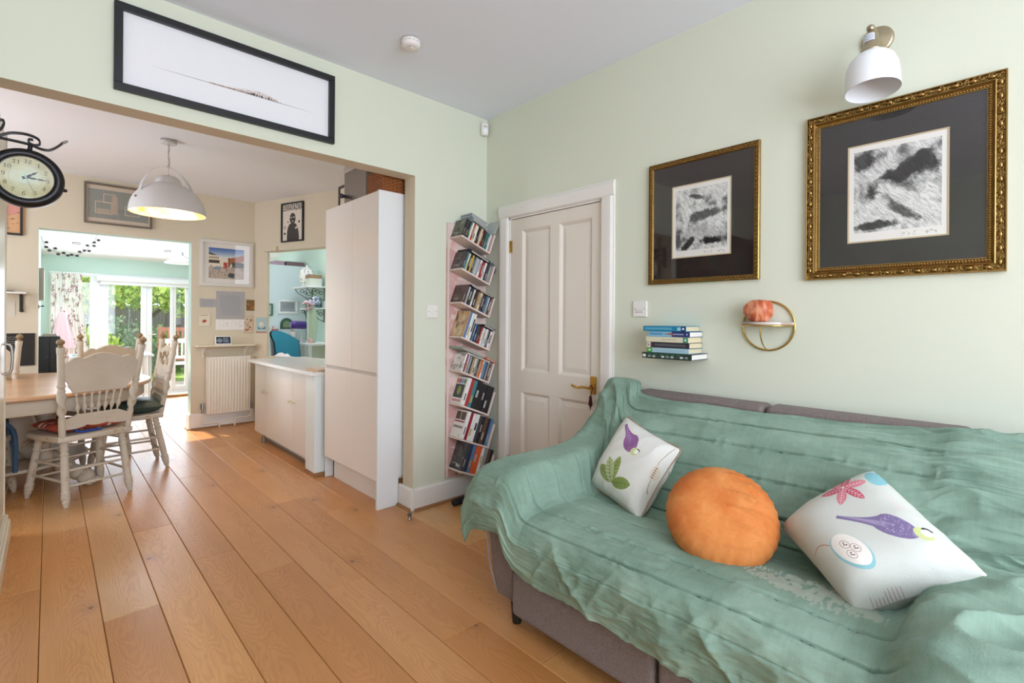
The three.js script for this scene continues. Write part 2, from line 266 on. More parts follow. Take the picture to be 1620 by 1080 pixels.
const onOblique = (u, v, off = 0) => { const d = ray(u, v), A = V(XC, 0, ZB).addScaledVector(ON, off); const t = (ON.x * A.x + ON.z * A.z) / (ON.x * d.x + ON.z * d.z); return d.multiplyScalar(t).add(V(0, EYE, 0)); };
const wo = struct('wall_oblique', null, null, 'beige angled wall with a serving opening to the nook');
function oblBox(s0, s1, y0, y1, t = 0.13) { return xf(span(0, s1 - s0, y0, y1, -t, 0), new THREE.Matrix4().set(OD.x, 0, ON.x, XC + OD.x * s0, 0, 1, 0, 0, OD.z, 0, ON.z, ZB + OD.z * s0, 0, 0, 0, 1)); }
for (const g of [oblBox(0, 0.23, 0, CEILD, 0.03), oblBox(0.23, 2.2, 2.04, CEILD), oblBox(0.23, 2.2, 0, 0.80), oblBox(2.2, 2.9, 0, CEILD), oblBox(0.1, 2.9, CEILD, 3.0)]) part('plaster', g, beige, wo);
part('lintel_end', oblBox(0.20, 0.42, 2.035, 2.085, 0.11).translate(ON.x * 0.03, 0, ON.z * 0.03), beige, wo);
struct('wall_dining_right', span(2.74, 2.86, 0, CEILD, -3.75, ZP2), beige, 'beige wall behind the tall white cupboard');

// garden extension: mint walls, sloping white roof with roof windows
const yRoof = z => 2.145 + (z - ZG) * 0.185;
const we = struct('wall_extension_left', span(XG - 0.15, XG, 0, 3.0, ZG - 0.1, ZB2), mint, 'mint green side wall of the garden extension');
const wg = struct('wall_garden', null, null, 'mint green wall above and beside the garden doors');
for (const g of [span(XG - 0.15, 0.0, 0, 2.3, ZG - 0.12, ZG), span(0.0, 1.76, 1.91, 2.3, ZG - 0.12, ZG), span(1.76, XM + 0.1, 0, 2.3, ZG - 0.12, ZG)]) part('plaster', g, mint, wg);
struct('wall_nook', span(XM, XM + 0.12, 0, 3.2, ZG, -3.9), mint, 'mint green wall of the nook carrying small shelves');
struct('wall_house', span(XG, XC + 0.1, CEILD + 0.12, 3.1, ZB2, ZB2 + 0.1), mint, 'mint green wall over the opening on the extension side');
const roof = struct('ceiling_extension', null, null, 'sloping white ceiling of the extension with roof windows', 'ceiling');
function roofSlab(x0, x1, z0, z1) { const g = span(x0, x1, 0, 0.1, z0, z1), p = g.attributes.position; for (let i = 0; i < p.count; i++) p.setY(i, p.getY(i) + yRoof(p.getZ(i))); g.computeVertexNormals(); return g; }
const SK = [0.2, 0.47, 0.53, 1.09, -8.74, -7.7], NK = [2.0, 2.75, -6.7, -5.9];
const roofM = std(0xf0f0ee, 0.8);
for (const a of [[XG, SK[0], ZG, ZB2], [SK[0], SK[3], ZG, SK[4]], [SK[0], SK[3], SK[5], ZB2], [SK[1], SK[2], SK[4], SK[5]], [SK[3], 1.85, ZG, ZB2], [1.85, XM, ZG, NK[2]], [1.85, NK[0], NK[2], NK[3]], [NK[1], XM, NK[2], NK[3]]]) part('slab', roofSlab(...a), roofM, roof);
part('slab', span(2.15, 3.0, 2.86, 2.96, NK[3], -3.7), roofM, roof);
for (const [i, a] of [[2, [SK[0], SK[1], SK[4], SK[5]]], [3, [SK[2], SK[3], SK[4], SK[5]]], [4, [NK[0], NK[1], NK[2], NK[3]]]]) {
  const o = struct('window_' + i, null, null, ['', '', 'narrow roof window over the extension', 'wide roof window over the extension', 'roof window over the study nook'][i], 'window');
  const g = span(a[0], a[1], 0.05, 0.056, a[2], a[3]), p = g.attributes.position; for (let k = 0; k < p.count; k++) p.setY(k, p.getY(k) + yRoof(p.getZ(k))); part('pane', g, glass, o);
}

// ---------------------------------------------------------------- sofa with the green throw and its cushions
const weave = texture(256, 256, (u, v) => { const a = vn(u * 96, v * 96, 96, 96), b = vn(u * 40, v * 128, 40, 128), c = vn(u * 128, v * 40, 128, 40); const k = 0.55 * a + 0.25 * b + 0.2 * c; return mix3([104, 92, 88], [143, 131, 125], k); });
const weaveB = texture(256, 256, (u, v) => vn(u * 110, v * 110, 110, 110), false);
const sofaM = phy(0xffffff, 0.92, { map: weave, bumpMap: weaveB, bumpScale: 0.001, sheen: 0.4, sheenRoughness: 0.6, sheenColor: new THREE.Color(0x9a8f8f) });
weave.repeat.set(4, 4); weaveB.repeat.set(4, 4);
const sofa = thing('sofa', 'grey fabric two seat sofa half covered by a green throw', 'sofa', [0, 0, 0]);
{
  const z0 = -1.55, z1 = 0.13, za = -1.425, zm = -0.785, zb = -0.13;
  const armShape = (d) => { const s = new THREE.Shape(); s.moveTo(1.37, 0.115); s.quadraticCurveTo(1.325, 0.30, 1.318, 0.47); s.quadraticCurveTo(1.318, 0.59 - d, 1.42, 0.605 - d); s.lineTo(1.80 + d * 0.3, 0.605 - d); s.quadraticCurveTo(1.97, 0.62 - d, 2.06, 0.72); s.quadraticCurveTo(2.12, 0.82 - d, 2.2, 0.83); s.lineTo(2.31, 0.83); s.lineTo(2.31, 0.115); s.closePath(); return s; };
  const arm = (a, b, d = 0) => worldUV(extr(armShape(d), b - a, 0.02, 3, 16).translate(0, 0, a));
  part('arm', arm(z0, za + 0.01), sofaM, sofa); part('arm', arm(zb - 0.01, z1, 0.085), sofaM, sofa);
  part('piping', tube([V(1.372, 0.125, z0 + 0.006), V(1.335, 0.25, z0 + 0.004), V(1.322, 0.36, z0 + 0.004), V(1.318, 0.47, z0 + 0.006), V(1.335, 0.56, z0 + 0.006)], 0.004, 30, 6), std(0x94898a, 0.9), sofa);
  for (const [a, b] of [[za + 0.006, zm - 0.006], [zm + 0.006, zb - 0.006]]) part('base_drawer', worldUV(rspan(1.335, 2.2, 0.085, 0.262, a, b, 0.022, 3)), sofaM, sofa);
  for (const [a, b] of [[za + 0.012, zm - 0.003], [zm + 0.003, zb - 0.012]]) {
    part('seat_cushion', worldUV(rspan(1.335, 2.12, 0.268, 0.455, a, b, 0.05, 4)), sofaM, sofa);
    const g = rbox(0.16, 0.46, b - a - 0.006, 0.05, 0, 0, 0, 4); g.rotateZ(R(-31)); part('back_cushion', worldUV(g.translate(2.082, 0.64, (a + b) / 2)), sofaM, sofa);
    part('back_panel', worldUV(rspan(2.19, 2.322, 0.2, 0.896, a, b, 0.025, 4)), sofaM, sofa);
  }
  for (const [x, z] of [[1.42, -1.47], [1.42, 0.03], [2.2, -1.47], [2.2, 0.03]]) part('leg', turned(V(x, 0, z), V(x, 0.12, z), t => 0.019 + 0.011 * t, 4, 14), std(0x1d1a18, 0.4), sofa);
}
// the throw: one sheet over seat, back and both arms
{
  const seatK = [[1.300, 0.275], [1.288, 0.35], [1.292, 0.42], [1.335, 0.478], [1.45, 0.494], [1.62, 0.486], [1.75, 0.472], [1.815, 0.505], [1.875, 0.59], [1.96, 0.70], [2.045, 0.79], [2.105, 0.848], [2.165, 0.868]];
  const armK = [[1.292, 0.405], [1.280, 0.46], [1.283, 0.53], [1.325, 0.62], [1.45, 0.642], [1.64, 0.640], [1.80, 0.645], [1.91, 0.662], [1.985, 0.715], [2.06, 0.80], [2.12, 0.885], [2.175, 0.928], [2.25, 0.925]];
  const nearK = armK.slice(0, 6).map(([x, y]) => [x, y - 0.06]).concat([[1.77, 0.575], [1.845, 0.585], [1.90, 0.64], [1.97, 0.725], [2.05, 0.80], [2.11, 0.855], [2.165, 0.875]]), cn = new THREE.CatmullRomCurve3(nearK.map(p => V(p[0], p[1], 0)), false, 'catmullrom', 0.5);
  const cs = new THREE.CatmullRomCurve3(seatK.map(p => V(p[0], p[1], 0)), false, 'catmullrom', 0.5), ca = new THREE.CatmullRomCurve3(armK.map(p => V(p[0], p[1], 0)), false, 'catmullrom', 0.5);
  const N = seatK.length - 1;
  // across the sofa: z, how much of the arm's profile, how far the cloth has dropped over the outside
  const acr = [[-1.65, 1, 0.085], [-1.632, 1, 0.05], [-1.61, 1, 0.022], [-1.58, 1, 0.004], [-1.53, 1, 0], [-1.46, 1, 0], [-1.425, 0.92, 0], [-1.395, 0.55, 0], [-1.37, 0.2, 0], [-1.335, 0.04, 0], [-1.27, 0, 0], [-0.9, 0, 0], [-0.5, 0, 0], [-0.29, 0, 0], [-0.235, 0.05, 0], [-0.20, 0.3, 0], [-0.17, 0.7, 0], [-0.135, 0.95, 0], [-0.09, 1, 0], [0.02, 1, 0], [0.1, 1, 0.0], [0.145, 1, 0.03], [0.16, 1, 0.1], [0.17, 1, 0.2]];
  const acc = [0]; for (let i = 1; i < acr.length; i++) acc.push(acc[i - 1] + Math.hypot(acr[i][0] - acr[i - 1][0], (acr[i][1] - acr[i - 1][1]) * 0.16, acr[i][2] - acr[i - 1][2]));
  const across = new THREE.CatmullRomCurve3(acr.map(p => V(...p)), false, 'catmullrom', 0.5), total = acc[acc.length - 1];
  const at = (s) => { const d = s * total; let i = 0; while (i < acc.length - 2 && acc[i + 1] < d) i++; return across.getPoint((i + clamp((d - acc[i]) / (acc[i + 1] - acc[i]))) / (acr.length - 1)); };
  const NS = 320, NT = 520, base = [], P = (i, j) => base[i * (NT + 1) + j];
  for (let i = 0; i <= NS; i++) { const a = at(i / NS), w = clamp(a.y); for (let j = 0; j <= NT; j++) {
    const t = j / NT, p = cs.getPoint(t).lerp((a.x > -0.7 ? cn : ca).getPoint(t), w), z = a.x;
    const hem = smooth(0.16, 0, t);                              // ragged front hem: rises to the arm, dips along the seat
    p.y += hem * (0.03 * (vn(z * 5 + 40, 3, 64, 64) - 0.5) - 0.045 * smooth(-1.42, -1.25, z) * smooth(-0.95, -1.2, z) * 0);
    p.y -= clamp(a.z, 0, 1) * (1 - 0.25 * t); p.z = lerp(z, Math.max(z, -1.49 + (z + 1.49) * 0.35), smooth(0.52, 0.75, t)) - (z < -1 ? 0.012 * Math.sin(t * 9) * smooth(0, 0.15, a.z) : 0);
    if (t > 0.9) p.y += 0.016 * smooth(0.9, 1, t) * (vn(z * 6 + 9, 8, 64, 64) - 0.6) * (1 - w);
    base.push(p);
  } }
  const out = [], n = V(0, 0, 0), e1 = V(0, 0, 0), e2 = V(0, 0, 0);
  const ridge = (x, y) => 1 - Math.abs(2 * vn(x, y, 256, 256) - 1);
  for (let i = 0; i <= NS; i++) for (let j = 0; j <= NT; j++) {
    const p = P(i, j), t = j / NT, k = t * N, z = p.z; let h = 0.004;
    e1.copy(P(Math.min(NS, i + 1), j)).sub(P(Math.max(0, i - 1), j)); e2.copy(P(i, Math.min(NT, j + 1))).sub(P(i, Math.max(0, j - 1))); n.crossVectors(e1, e2).normalize();
    const w = clamp(at(i / NS).y), front = smooth(3.2, 1.5, k), back = smooth(7.2, 8.5, k), seat = (1 - front) * (1 - smooth(6, 7, k)), nearArm = smooth(-0.24, -0.12, z);
    // stitched channels run along the sofa, puckered here and there
    const q = k * 1.05 + 0.06 * Math.sin(z * 3.1) + 0.14 * (vn(z * 2.2 + 5, k * 0.4 + 7, 64, 64) - 0.5), f = Math.abs(q - Math.round(q));
    h += (0.005 * Math.sqrt(f * 2) - 0.011 * Math.exp(-f * f / 0.0016) * (0.55 + 0.7 * vn(z * 22 + 3, Math.round(q) * 3, 128, 64))) * (1 - 0.8 * nearArm) * (1 - 0.85 * front) * (1 - 0.75 * w);
    h += 0.006 * ridge(z * 26 + 1.5 * Math.round(q), q * 1.3 + 8) ** 3 * Math.exp(-f * f / 0.03) * (1 - nearArm);
    // hanging folds on the front
    h += front * (1 - 0.75 * w) * (0.017 * ridge(z * 7.5 + 0.5 * k + 11, k * 0.45) ** 2 + 0.010 * ridge(z * 17 - 0.8 * k, k * 0.9 + 4) ** 2);
    // long slack creases over the back, growing towards the near end
    h += back * (0.0025 + 0.019 * smooth(-0.75, -0.1, z)) * ridge(k * 2.3 + 1.1 * z + 3, z * 1.7 + 9) ** 2 + back * (0.0015 + 0.006 * smooth(-0.7, -0.3, z)) * ridge(k * 4.4 - 2.2 * z, z * 3.1 + 2) ** 3;
    h += back * smooth(-0.55, -0.2, z) * 0.008 * ridge(k * 5.2 + 2.6 * z, z * 2.1 + 20) ** 2;
    // arm: folds gathered in the inner corner
    const corner = w * (1 - w) * 4; h += corner * 0.010 * ridge(k * 2.6 + 6 * z, z * 4 + 6) ** 2 + w * (1 - nearArm) * (0.006 * ridge(k * 0.9 + 2 * z, z * 3 + 1) ** 2 + smooth(6, 9, k) * 0.026 * ridge(z * 8 + 0.6 * k, k * 0.7 + 30) ** 2);
    // near arm: bunched cloth
    h += nearArm * (1 - 0.55 * back) * (0.032 * ridge(k * 1.5 - 5.2 * z + 2, z * 4.5 + 15) ** 3 + 0.013 * ridge(k * 2.9 + 6.5 * z, z * 6 + 5) ** 2 + 0.008);
    h += seat * (0.0035 * fbm(z / 2 + 0.5, k / 13, 14, 22, 2)) + 0.003 * vn(z * 30 + 9, k * 9, 256, 256);
    out.push(p.clone().addScaledVector(n, -0 + (n.y + -n.x > 0 ? 1 : -1) * Math.max(h, -0.004)));
  }
  const green1 = [110, 136, 118], green2 = [144, 169, 151];
  const throwTex = texture(1536, 1024, (u, v) => {               // u along the sofa, v along the profile from hem to back
    const k = v * N, z = at(u).x, nap = fbm(u, v, 14, 10, 5), thread = vn(u * 800, v * 30, 800, 30) * 0.5 + fbm(u, v, 200, 160, 2) * 0.5;
    let c = mix3(green1, green2, clamp(0.5 + (nap - 0.5) * 1.6));
    const inSeat = smooth(2.4, 4.2, k) * smooth(7.2, 6.2, k) * smooth(-1.4, -1.2, z) * smooth(-0.16, -0.34, z), grain = 0.5 * vn(u * 420, v * 90, 420, 90) + 0.5 * fbm(u, v, 40, 60, 3);
    const patch = inSeat > 0.5 && fbm(u, v, 9, 16, 4) * 0.4 + 0.25 * grain + 0.35 * Math.exp(-(((z + 0.46) / 0.3) ** 2 + ((k - 4.6) / 0.6) ** 2)) > 0.55 && vn(u * 260, v * 90, 260, 90) > 0.3 ? 1 : 0;
    c = mix3(c, [162, 168, 152], patch * 0.8);                                      // bald patches with ragged edges, pile worn off
    return c.map(x => x * (0.965 + 0.07 * thread));
  });
  throwTex.wrapS = throwTex.wrapT = THREE.ClampToEdgeWrapping;
  const pile = texture(256, 256, (u, v) => 0.6 * vn(u * 120, v * 120, 120, 120) + 0.4 * fbm(u, v, 20, 20, 3), false); pile.repeat.set(10, 10);
  const velvet = phy(0xffffff, 0.85, { map: throwTex, bumpMap: pile, bumpScale: 0.0008, sheen: 0.5, sheenRoughness: 0.45, sheenColor: new THREE.Color(0xb4c9bf) });
  const under = (i, j) => { const p = out[i * (NT + 1) + j], b = P(i, j), d = p.clone().sub(b); return b; };
  const pos = [], uv = [], idx = [], M = (NS + 1) * (NT + 1);
  for (const p of out) pos.push(p.x, p.y, p.z); for (let i = 0; i <= NS; i++) for (let j = 0; j <= NT; j++) uv.push(i / NS, j / NT);
  for (let i = 0; i <= NS; i++) for (let j = 0; j <= NT; j++) { const b = under(i, j), o = out[i * (NT + 1) + j], d = o.clone().sub(b).normalize().multiplyScalar(-0.004); const p = i === 0 || j === 0 || i === NS || j === NT ? o.clone().addScaledVector(d, 2.2) : o.clone().addScaledVector(d, 2); pos.push(p.x, p.y, p.z); uv.push(i / NS, j / NT); }
  const Q = (a, b, c, d) => idx.push(a, b, c, a, c, d), id = (i, j, l) => l * M + i * (NT + 1) + j;
  for (let i = 0; i < NS; i++) for (let j = 0; j < NT; j++) { Q(id(i, j, 0), id(i, j + 1, 0), id(i + 1, j + 1, 0), id(i + 1, j, 0)); Q(id(i, j, 1), id(i + 1, j, 1), id(i + 1, j + 1, 1), id(i, j + 1, 1)); }
  for (let i = 0; i < NS; i++) { Q(id(i, 0, 0), id(i + 1, 0, 0), id(i + 1, 0, 1), id(i, 0, 1)); Q(id(i + 1, NT, 0), id(i, NT, 0), id(i, NT, 1), id(i + 1, NT, 1)); }
  for (let j = 0; j < NT; j++) { Q(id(0, j + 1, 0), id(0, j, 0), id(0, j, 1), id(0, j + 1, 1)); Q(id(NS, j, 0), id(NS, j + 1, 0), id(NS, j + 1, 1), id(NS, j, 1)); }
  const g = new THREE.BufferGeometry(); g.setAttribute('position', new THREE.Float32BufferAttribute(pos, 3)); g.setAttribute('uv', new THREE.Float32BufferAttribute(uv, 2)); g.setIndex(idx); g.computeVertexNormals();
  single('throw_blanket', g, velvet, 'sage green velvet throw with worn patches spread over the sofa', 'throw');
}
// cushions
const linenB = texture(128, 128, (u, v) => 0.5 * vn(u * 64, v * 20, 64, 20) + 0.5 * vn(u * 20, v * 64, 20, 64), false); linenB.repeat.set(6, 6);
function pillowGeo(T, Rt, B, L, thick, bow = 0.05) {             // corners top, right, bottom, left as seen from the room
  const n = V(0, 0, 0).crossVectors(Rt.clone().sub(L), T.clone().sub(B)).normalize(), N = 44, sides = [];
  for (const s of [1, -1]) sides.push(gridSurface(N, N, (a, b) => {
    const x = a * 2 - 1, y = b * 2 - 1, xx = x * (1 - bow * (1 - y * y) * Math.abs(x)), yy = y * (1 - bow * (1 - x * x) * Math.abs(y)), u = (xx + 1) / 2, v = (yy + 1) / 2;
    const p = L.clone().multiplyScalar((1 - u) * v).addScaledVector(B, (1 - u) * (1 - v)).addScaledVector(T, u * v).addScaledVector(Rt, u * (1 - v));
    const puff = Math.pow(Math.max(0, (1 - x ** 4) * (1 - y ** 4)), 0.6), crease = 0.010 * (1 - Math.abs(2 * vn(x * 2.5 + 9 + 2 * y, y * 2.2 + 5, 64, 64) - 1)) ** 2 * (1 - puff * 0.6) * (puff > 0 ? 1 : 0);
    return p.addScaledVector(n, s * (thick / 2 * puff + crease));
  }, (a, b) => s > 0 ? [a, b] : [1 - a, b]));
  const k = sides[1].index.array; for (let i = 0; i < k.length; i += 3) { const t = k[i]; k[i] = k[i + 1]; k[i + 1] = t; } sides[1].computeVertexNormals();
  return { geo: merge(sides), n, edge: [L, T, Rt, B] };
}
function feather(c, x, y, a, len, wid, col, dots) {               // a plump bird body with a drawn-out tail
  c.save(); c.translate(x, y); c.rotate(a); c.fillStyle = col; c.beginPath(); c.moveTo(-len * 1.15, -wid * 0.12); c.quadraticCurveTo(-len * 0.3, -wid * 0.2, -len * 0.1, -wid * 0.75); c.bezierCurveTo(len * 0.2, -wid * 1.1, len * 0.75, -wid * 0.6, len * 0.72, wid * 0.1); c.bezierCurveTo(len * 0.6, wid * 0.8, 0, wid * 0.95, -len * 0.25, wid * 0.3); c.quadraticCurveTo(-len * 0.5, wid * 0.15, -len * 1.15, wid * 0.14); c.closePath(); c.fill(); c.clip();
  c.fillStyle = dots; for (let i = 0; i < 160; i++) { const px = rr(-len * 0.1, len * 0.7), py = rr(-wid, wid); c.globalAlpha = rr(0.2, 0.7); c.beginPath(); c.arc(px, py, len * 0.014, 0, 7); c.fill(); }
  c.strokeStyle = dots; c.lineWidth = len * 0.01; for (let i = 0; i < 22; i++) { c.globalAlpha = 0.4; c.beginPath(); c.moveTo(-len * 1.1 + i * len * 0.05, -wid * 0.1); c.lineTo(-len * 0.2 + i * len * 0.02, wid * rr(-0.3, 0.3)); c.stroke(); } c.restore();
  c.globalAlpha = 1; c.save(); c.translate(x, y); c.rotate(a); c.fillStyle = '#c9cf8e'; c.beginPath(); c.ellipse(len * 0.78, -wid * 0.15, len * 0.2, wid * 0.42, 0.3, 0, 7); c.fill(); c.fillStyle = '#f2efe4'; c.beginPath(); c.ellipse(len * 0.84, -wid * 0.3, len * 0.11, wid * 0.24, 0.3, 0, 7); c.fill(); c.strokeStyle = '#3a3438'; c.lineWidth = len * 0.05; c.beginPath(); c.arc(len * 0.86, -wid * 0.42, len * 0.11, 3.4, 5.6); c.stroke(); c.restore();
}
function leafShape(c, x, y, a, len, wid, col, vein) { c.save(); c.translate(x, y); c.rotate(a); c.fillStyle = col; c.beginPath(); c.moveTo(0, 0); c.bezierCurveTo(len * 0.2, -wid, len * 0.8, -wid, len, 0); c.bezierCurveTo(len * 0.8, wid, len * 0.2, wid, 0, 0); c.fill(); c.strokeStyle = vein; c.lineWidth = len * 0.02; c.beginPath(); c.moveTo(0, 0); c.lineTo(len * 0.95, 0); for (let i = 1; i < 6; i++) { c.moveTo(len * i / 7, 0); c.lineTo(len * (i / 7 + 0.1), -wid * 0.5); c.moveTo(len * i / 7, 0); c.lineTo(len * (i / 7 + 0.1), wid * 0.5); } c.stroke(); c.restore(); }
function cloth(c, w, h, base) { c.fillStyle = base; c.fillRect(0, 0, w, h); for (let i = 0; i < 5000; i++) { c.globalAlpha = 0.05; c.fillStyle = rnd() < 0.5 ? '#ffffff' : '#b8b0a0'; const x = rnd() * w, y = rnd() * h; if (rnd() < 0.5) c.fillRect(x, y, rr(4, 20), 1); else c.fillRect(x, y, 1, rr(4, 20)); } c.globalAlpha = 1; }
// print coordinates: the canvas square is the cushion lying square, left edge L-B, right edge T-R, top L-T
const printA = print(768, 768, (c, w, h) => {
  cloth(c, w, h, '#dcd9d0');
  feather(c, w * 0.72, h * 0.44, 2.2, w * 0.25, h * 0.15, '#8a5a8c', '#d3b4d6');
  for (const [a, col] of [[-1.55, '#93a062'], [-0.45, '#8f9e58'], [0.95, '#87984e'], [-1.0, '#b3bb8c']]) leafShape(c, w * 0.15, h * 0.50, a + 0.3, w * 0.33, h * 0.095, col, '#5e6a38');
  c.strokeStyle = '#a98f75'; c.lineWidth = 4; c.beginPath(); c.moveTo(w * 0.30, h * 0.985); c.quadraticCurveTo(w * 0.55, h * 0.93, w * 0.97, h * 0.97); c.stroke();
  c.fillStyle = '#d9cbb6'; c.beginPath(); c.ellipse(w * 0.55, h * 0.96, w * 0.1, h * 0.03, 0, 0, 7); c.fill(); c.fillStyle = '#6e5a52'; for (let i = 0; i < 5; i++) { c.beginPath(); c.ellipse(w * (0.49 + i * 0.03), h * 0.96, 5, 8, 0, 0, 7); c.fill(); }
});
const printB = print(768, 768, (c, w, h) => {
  cloth(c, w, h, '#cfd0c7');
  for (let i = 0; i < 6; i++) leafShape(c, w * 0.60, h * 0.20, i * 1.05 + 0.2, w * 0.20, h * 0.052, i % 2 ? '#c4566a' : '#d67a88', '#eccaca');
  c.fillStyle = '#f5dcd6'; c.beginPath(); c.arc(w * 0.60, h * 0.20, 10, 0, 7); c.fill();
  c.fillStyle = '#86bcc3'; c.beginPath(); c.ellipse(w * 0.90, h * 0.20, w * 0.08, h * 0.125, 0.5, 0, 7); c.fill();
  feather(c, w * 0.62, h * 0.645, 0.72, w * 0.29, h * 0.12, '#7d6d94', '#cfc2d8');
  c.strokeStyle = '#e3c3bf'; c.lineWidth = 6; c.beginPath(); c.moveTo(w * 0.83, h * 0.44); c.lineTo(w * 0.84, h * 0.54); c.lineTo(w * 0.80, h * 0.57); c.moveTo(w * 0.84, h * 0.54); c.lineTo(w * 0.88, h * 0.56); c.stroke();
  c.save(); c.translate(w * 0.27, h * 0.72); c.rotate(1.2); c.fillStyle = '#8fc0c4'; c.beginPath(); c.ellipse(0, 0, w * 0.17, h * 0.115, 0, 0, 7); c.fill(); c.fillStyle = '#eee6dd'; c.beginPath(); c.ellipse(-8, -6, w * 0.155, h * 0.104, 0, 0, 7); c.fill();
  for (const [x, y] of [[-45, -8], [12, -28], [20, 22]]) { c.strokeStyle = '#b9968c'; c.lineWidth = 4; c.beginPath(); c.ellipse(x, y, 30, 22, 0, 0, 7); c.stroke(); c.fillStyle = '#7a5f5c'; for (let k = 0; k < 3; k++) { c.beginPath(); c.ellipse(x - 10 + k * 10, y + (k % 2) * 8 - 4, 4, 7, 0.4, 0, 7); c.fill(); } } c.restore();
  c.strokeStyle = '#b98878'; c.lineWidth = 6; c.beginPath(); c.moveTo(w * 0.03, h * 0.52); c.quadraticCurveTo(w * 0.1, h * 0.50, w * 0.16, h * 0.60); c.stroke();
  c.strokeStyle = '#b0707a'; c.lineWidth = 3; c.beginPath(); for (let i = 0; i < 9; i++) { c.moveTo(w * (0.16 + i * 0.03), h); c.lineTo(w * (0.17 + i * 0.03), h * rr(0.975, 0.99)); } c.stroke(); c.fillStyle = '#d8c2b8'; c.beginPath(); c.ellipse(w * 0.04, h * 0.08, 34, 16, -0.7, 0, 7); c.fill(); c.fillStyle = '#4b4a4a'; c.beginPath(); c.ellipse(w * 0.045, h * 0.065, 9, 5, 0, 0, 7); c.fill();
});
{
  const A = pillowGeo(onX(992, 660, 2.0), onX(1077, 711, 1.92), onX(1010, 824, 1.665), onX(935, 766, 1.80), 0.15, 0.04);
  const a = thing('square_cushion', 'cream linen cushion printed with a purple bird and green leaves', 'cushion'); part('cover', A.geo, std(0xffffff, 0.88, { map: printA, bumpMap: linenB, bumpScale: 0.0006 }), a);
  part('piping', tube([A.edge[0], A.edge[1], A.edge[2], A.edge[3]].flatMap((p, i, e) => { const q = e[(i + 1) % 4], m = p.clone().lerp(q, 0.5), c = e.reduce((s, x) => s.add(x), V(0, 0, 0)).multiplyScalar(0.25); return [p, p.clone().lerp(m.clone().lerp(c, 0.05), 0.5), m.lerp(c, 0.05), q.clone().lerp(m, 0.5)]; }), 0.003, 120, 6, true), std(0xa98f75, 0.8), a);
  const B = pillowGeo(onX(1383, 746, 1.97), onX(1568, 914, 1.70), onX(1352, 974, 1.545), onX(1236, 835, 1.76), 0.21, 0.04);
  single('square_cushion', B.geo, std(0xffffff, 0.88, { map: printB, bumpMap: linenB, bumpScale: 0.0006 }), 'pale linen cushion printed with red lily, purple bird and cut fruit', 'cushion');
  // round orange velvet cushion leaning on the back
  const oT = texture(512, 512, (u, v) => { const a = fbm(u, v, 6, 6, 4), b = fbm(u, v, 40, 40, 2); return mix3([200, 106, 40], [224, 146, 78], clamp(a * 1.3 - 0.2 + (b - 0.5) * 0.3)); });
  const orangeM = phy(0xffffff, 0.8, { map: oT, bumpMap: pile2(), bumpScale: 0.001, sheen: 0.5, sheenRoughness: 0.4, sheenColor: new THREE.Color(0xf0b070) });
  const o = thing('round_cushion', 'round orange velvet cushion between the two printed cushions', 'cushion', onX(1142, 812, 1.66).toArray());
  const sidesG = [1, -1].map(s => gridSurface(40, 96, (a, b) => { const th = b * Math.PI * 2, r = a, rim = 1 + 0.008 * Math.sin(th * 31) * smooth(0.9, 1, r), puff = Math.pow(Math.max(0, 1 - Math.pow(r, 3.2)), 0.52);
    const px = r * Math.cos(th), py = r * Math.sin(th), wr = 0.012 * (1 - Math.abs(2 * vn(9 + 6.5 * py + 1.2 * px, 4 + 1.3 * px, 64, 64) - 1)) ** 4 * smooth(1, 0.7, r) * smooth(-0.3, 0.5, px) + 0.006 * smooth(0.7, 0.97, r) * (1 - puff) * Math.sin(th * 31);
    const eg = 1 - 0.07 * Math.sin(th) - 0.03 * Math.cos(th - 0.6); return V(0.176 * eg * r * rim * Math.cos(th), 0.176 * eg * r * rim * Math.sin(th), s * (0.095 * puff + wr)); }, (a, b) => [0.5 + 0.5 * a * Math.cos(b * 6.2832), 0.5 + 0.5 * a * Math.sin(b * 6.2832)]));
  { const k = sidesG[1].index.array; for (let i = 0; i < k.length; i += 3) { const t = k[i]; k[i] = k[i + 1]; k[i + 1] = t; } sidesG[1].computeVertexNormals(); }
  part('cover', sidesG, orangeM, o);
  o.up.set(0, 1, 0); o.lookAt(o.position.clone().add(V(-0.58, 0.72, 0.34)));
}
function pile2() { const t = texture(128, 128, (u, v) => vn(u * 64, v * 64, 64, 64), false); t.repeat.set(8, 8); return t; }

// ---------------------------------------------------------------- pictures, lamp and shelves in the sitting room
const pagesM2 = std(0xe6dcc6, 0.9);
const blackM = std(0x17171a, 0.45), paperM = std(0xf1efea, 0.85);
const picGlass = phy(0xffffff, 0.03, { transmission: 1, thickness: 0, ior: 1.5 });
// a picture lies in its own x-y plane, its back at z = 0, and is then hung on a wall
function hang(o, p, n) { o.position.copy(p); o.lookAt(p.clone().add(n)); }
function rect4(w, h, t, z0, z1, inner = false) { return [[-w / 2, w / 2, h / 2 - t, h / 2], [-w / 2, w / 2, -h / 2, -h / 2 + t], [-w / 2, -w / 2 + t, -h / 2 + t, h / 2 - t], [w / 2 - t, w / 2, -h / 2 + t, h / 2 - t]].map(a => rspan(...a, z0, z1, 0.0025, 1)); }
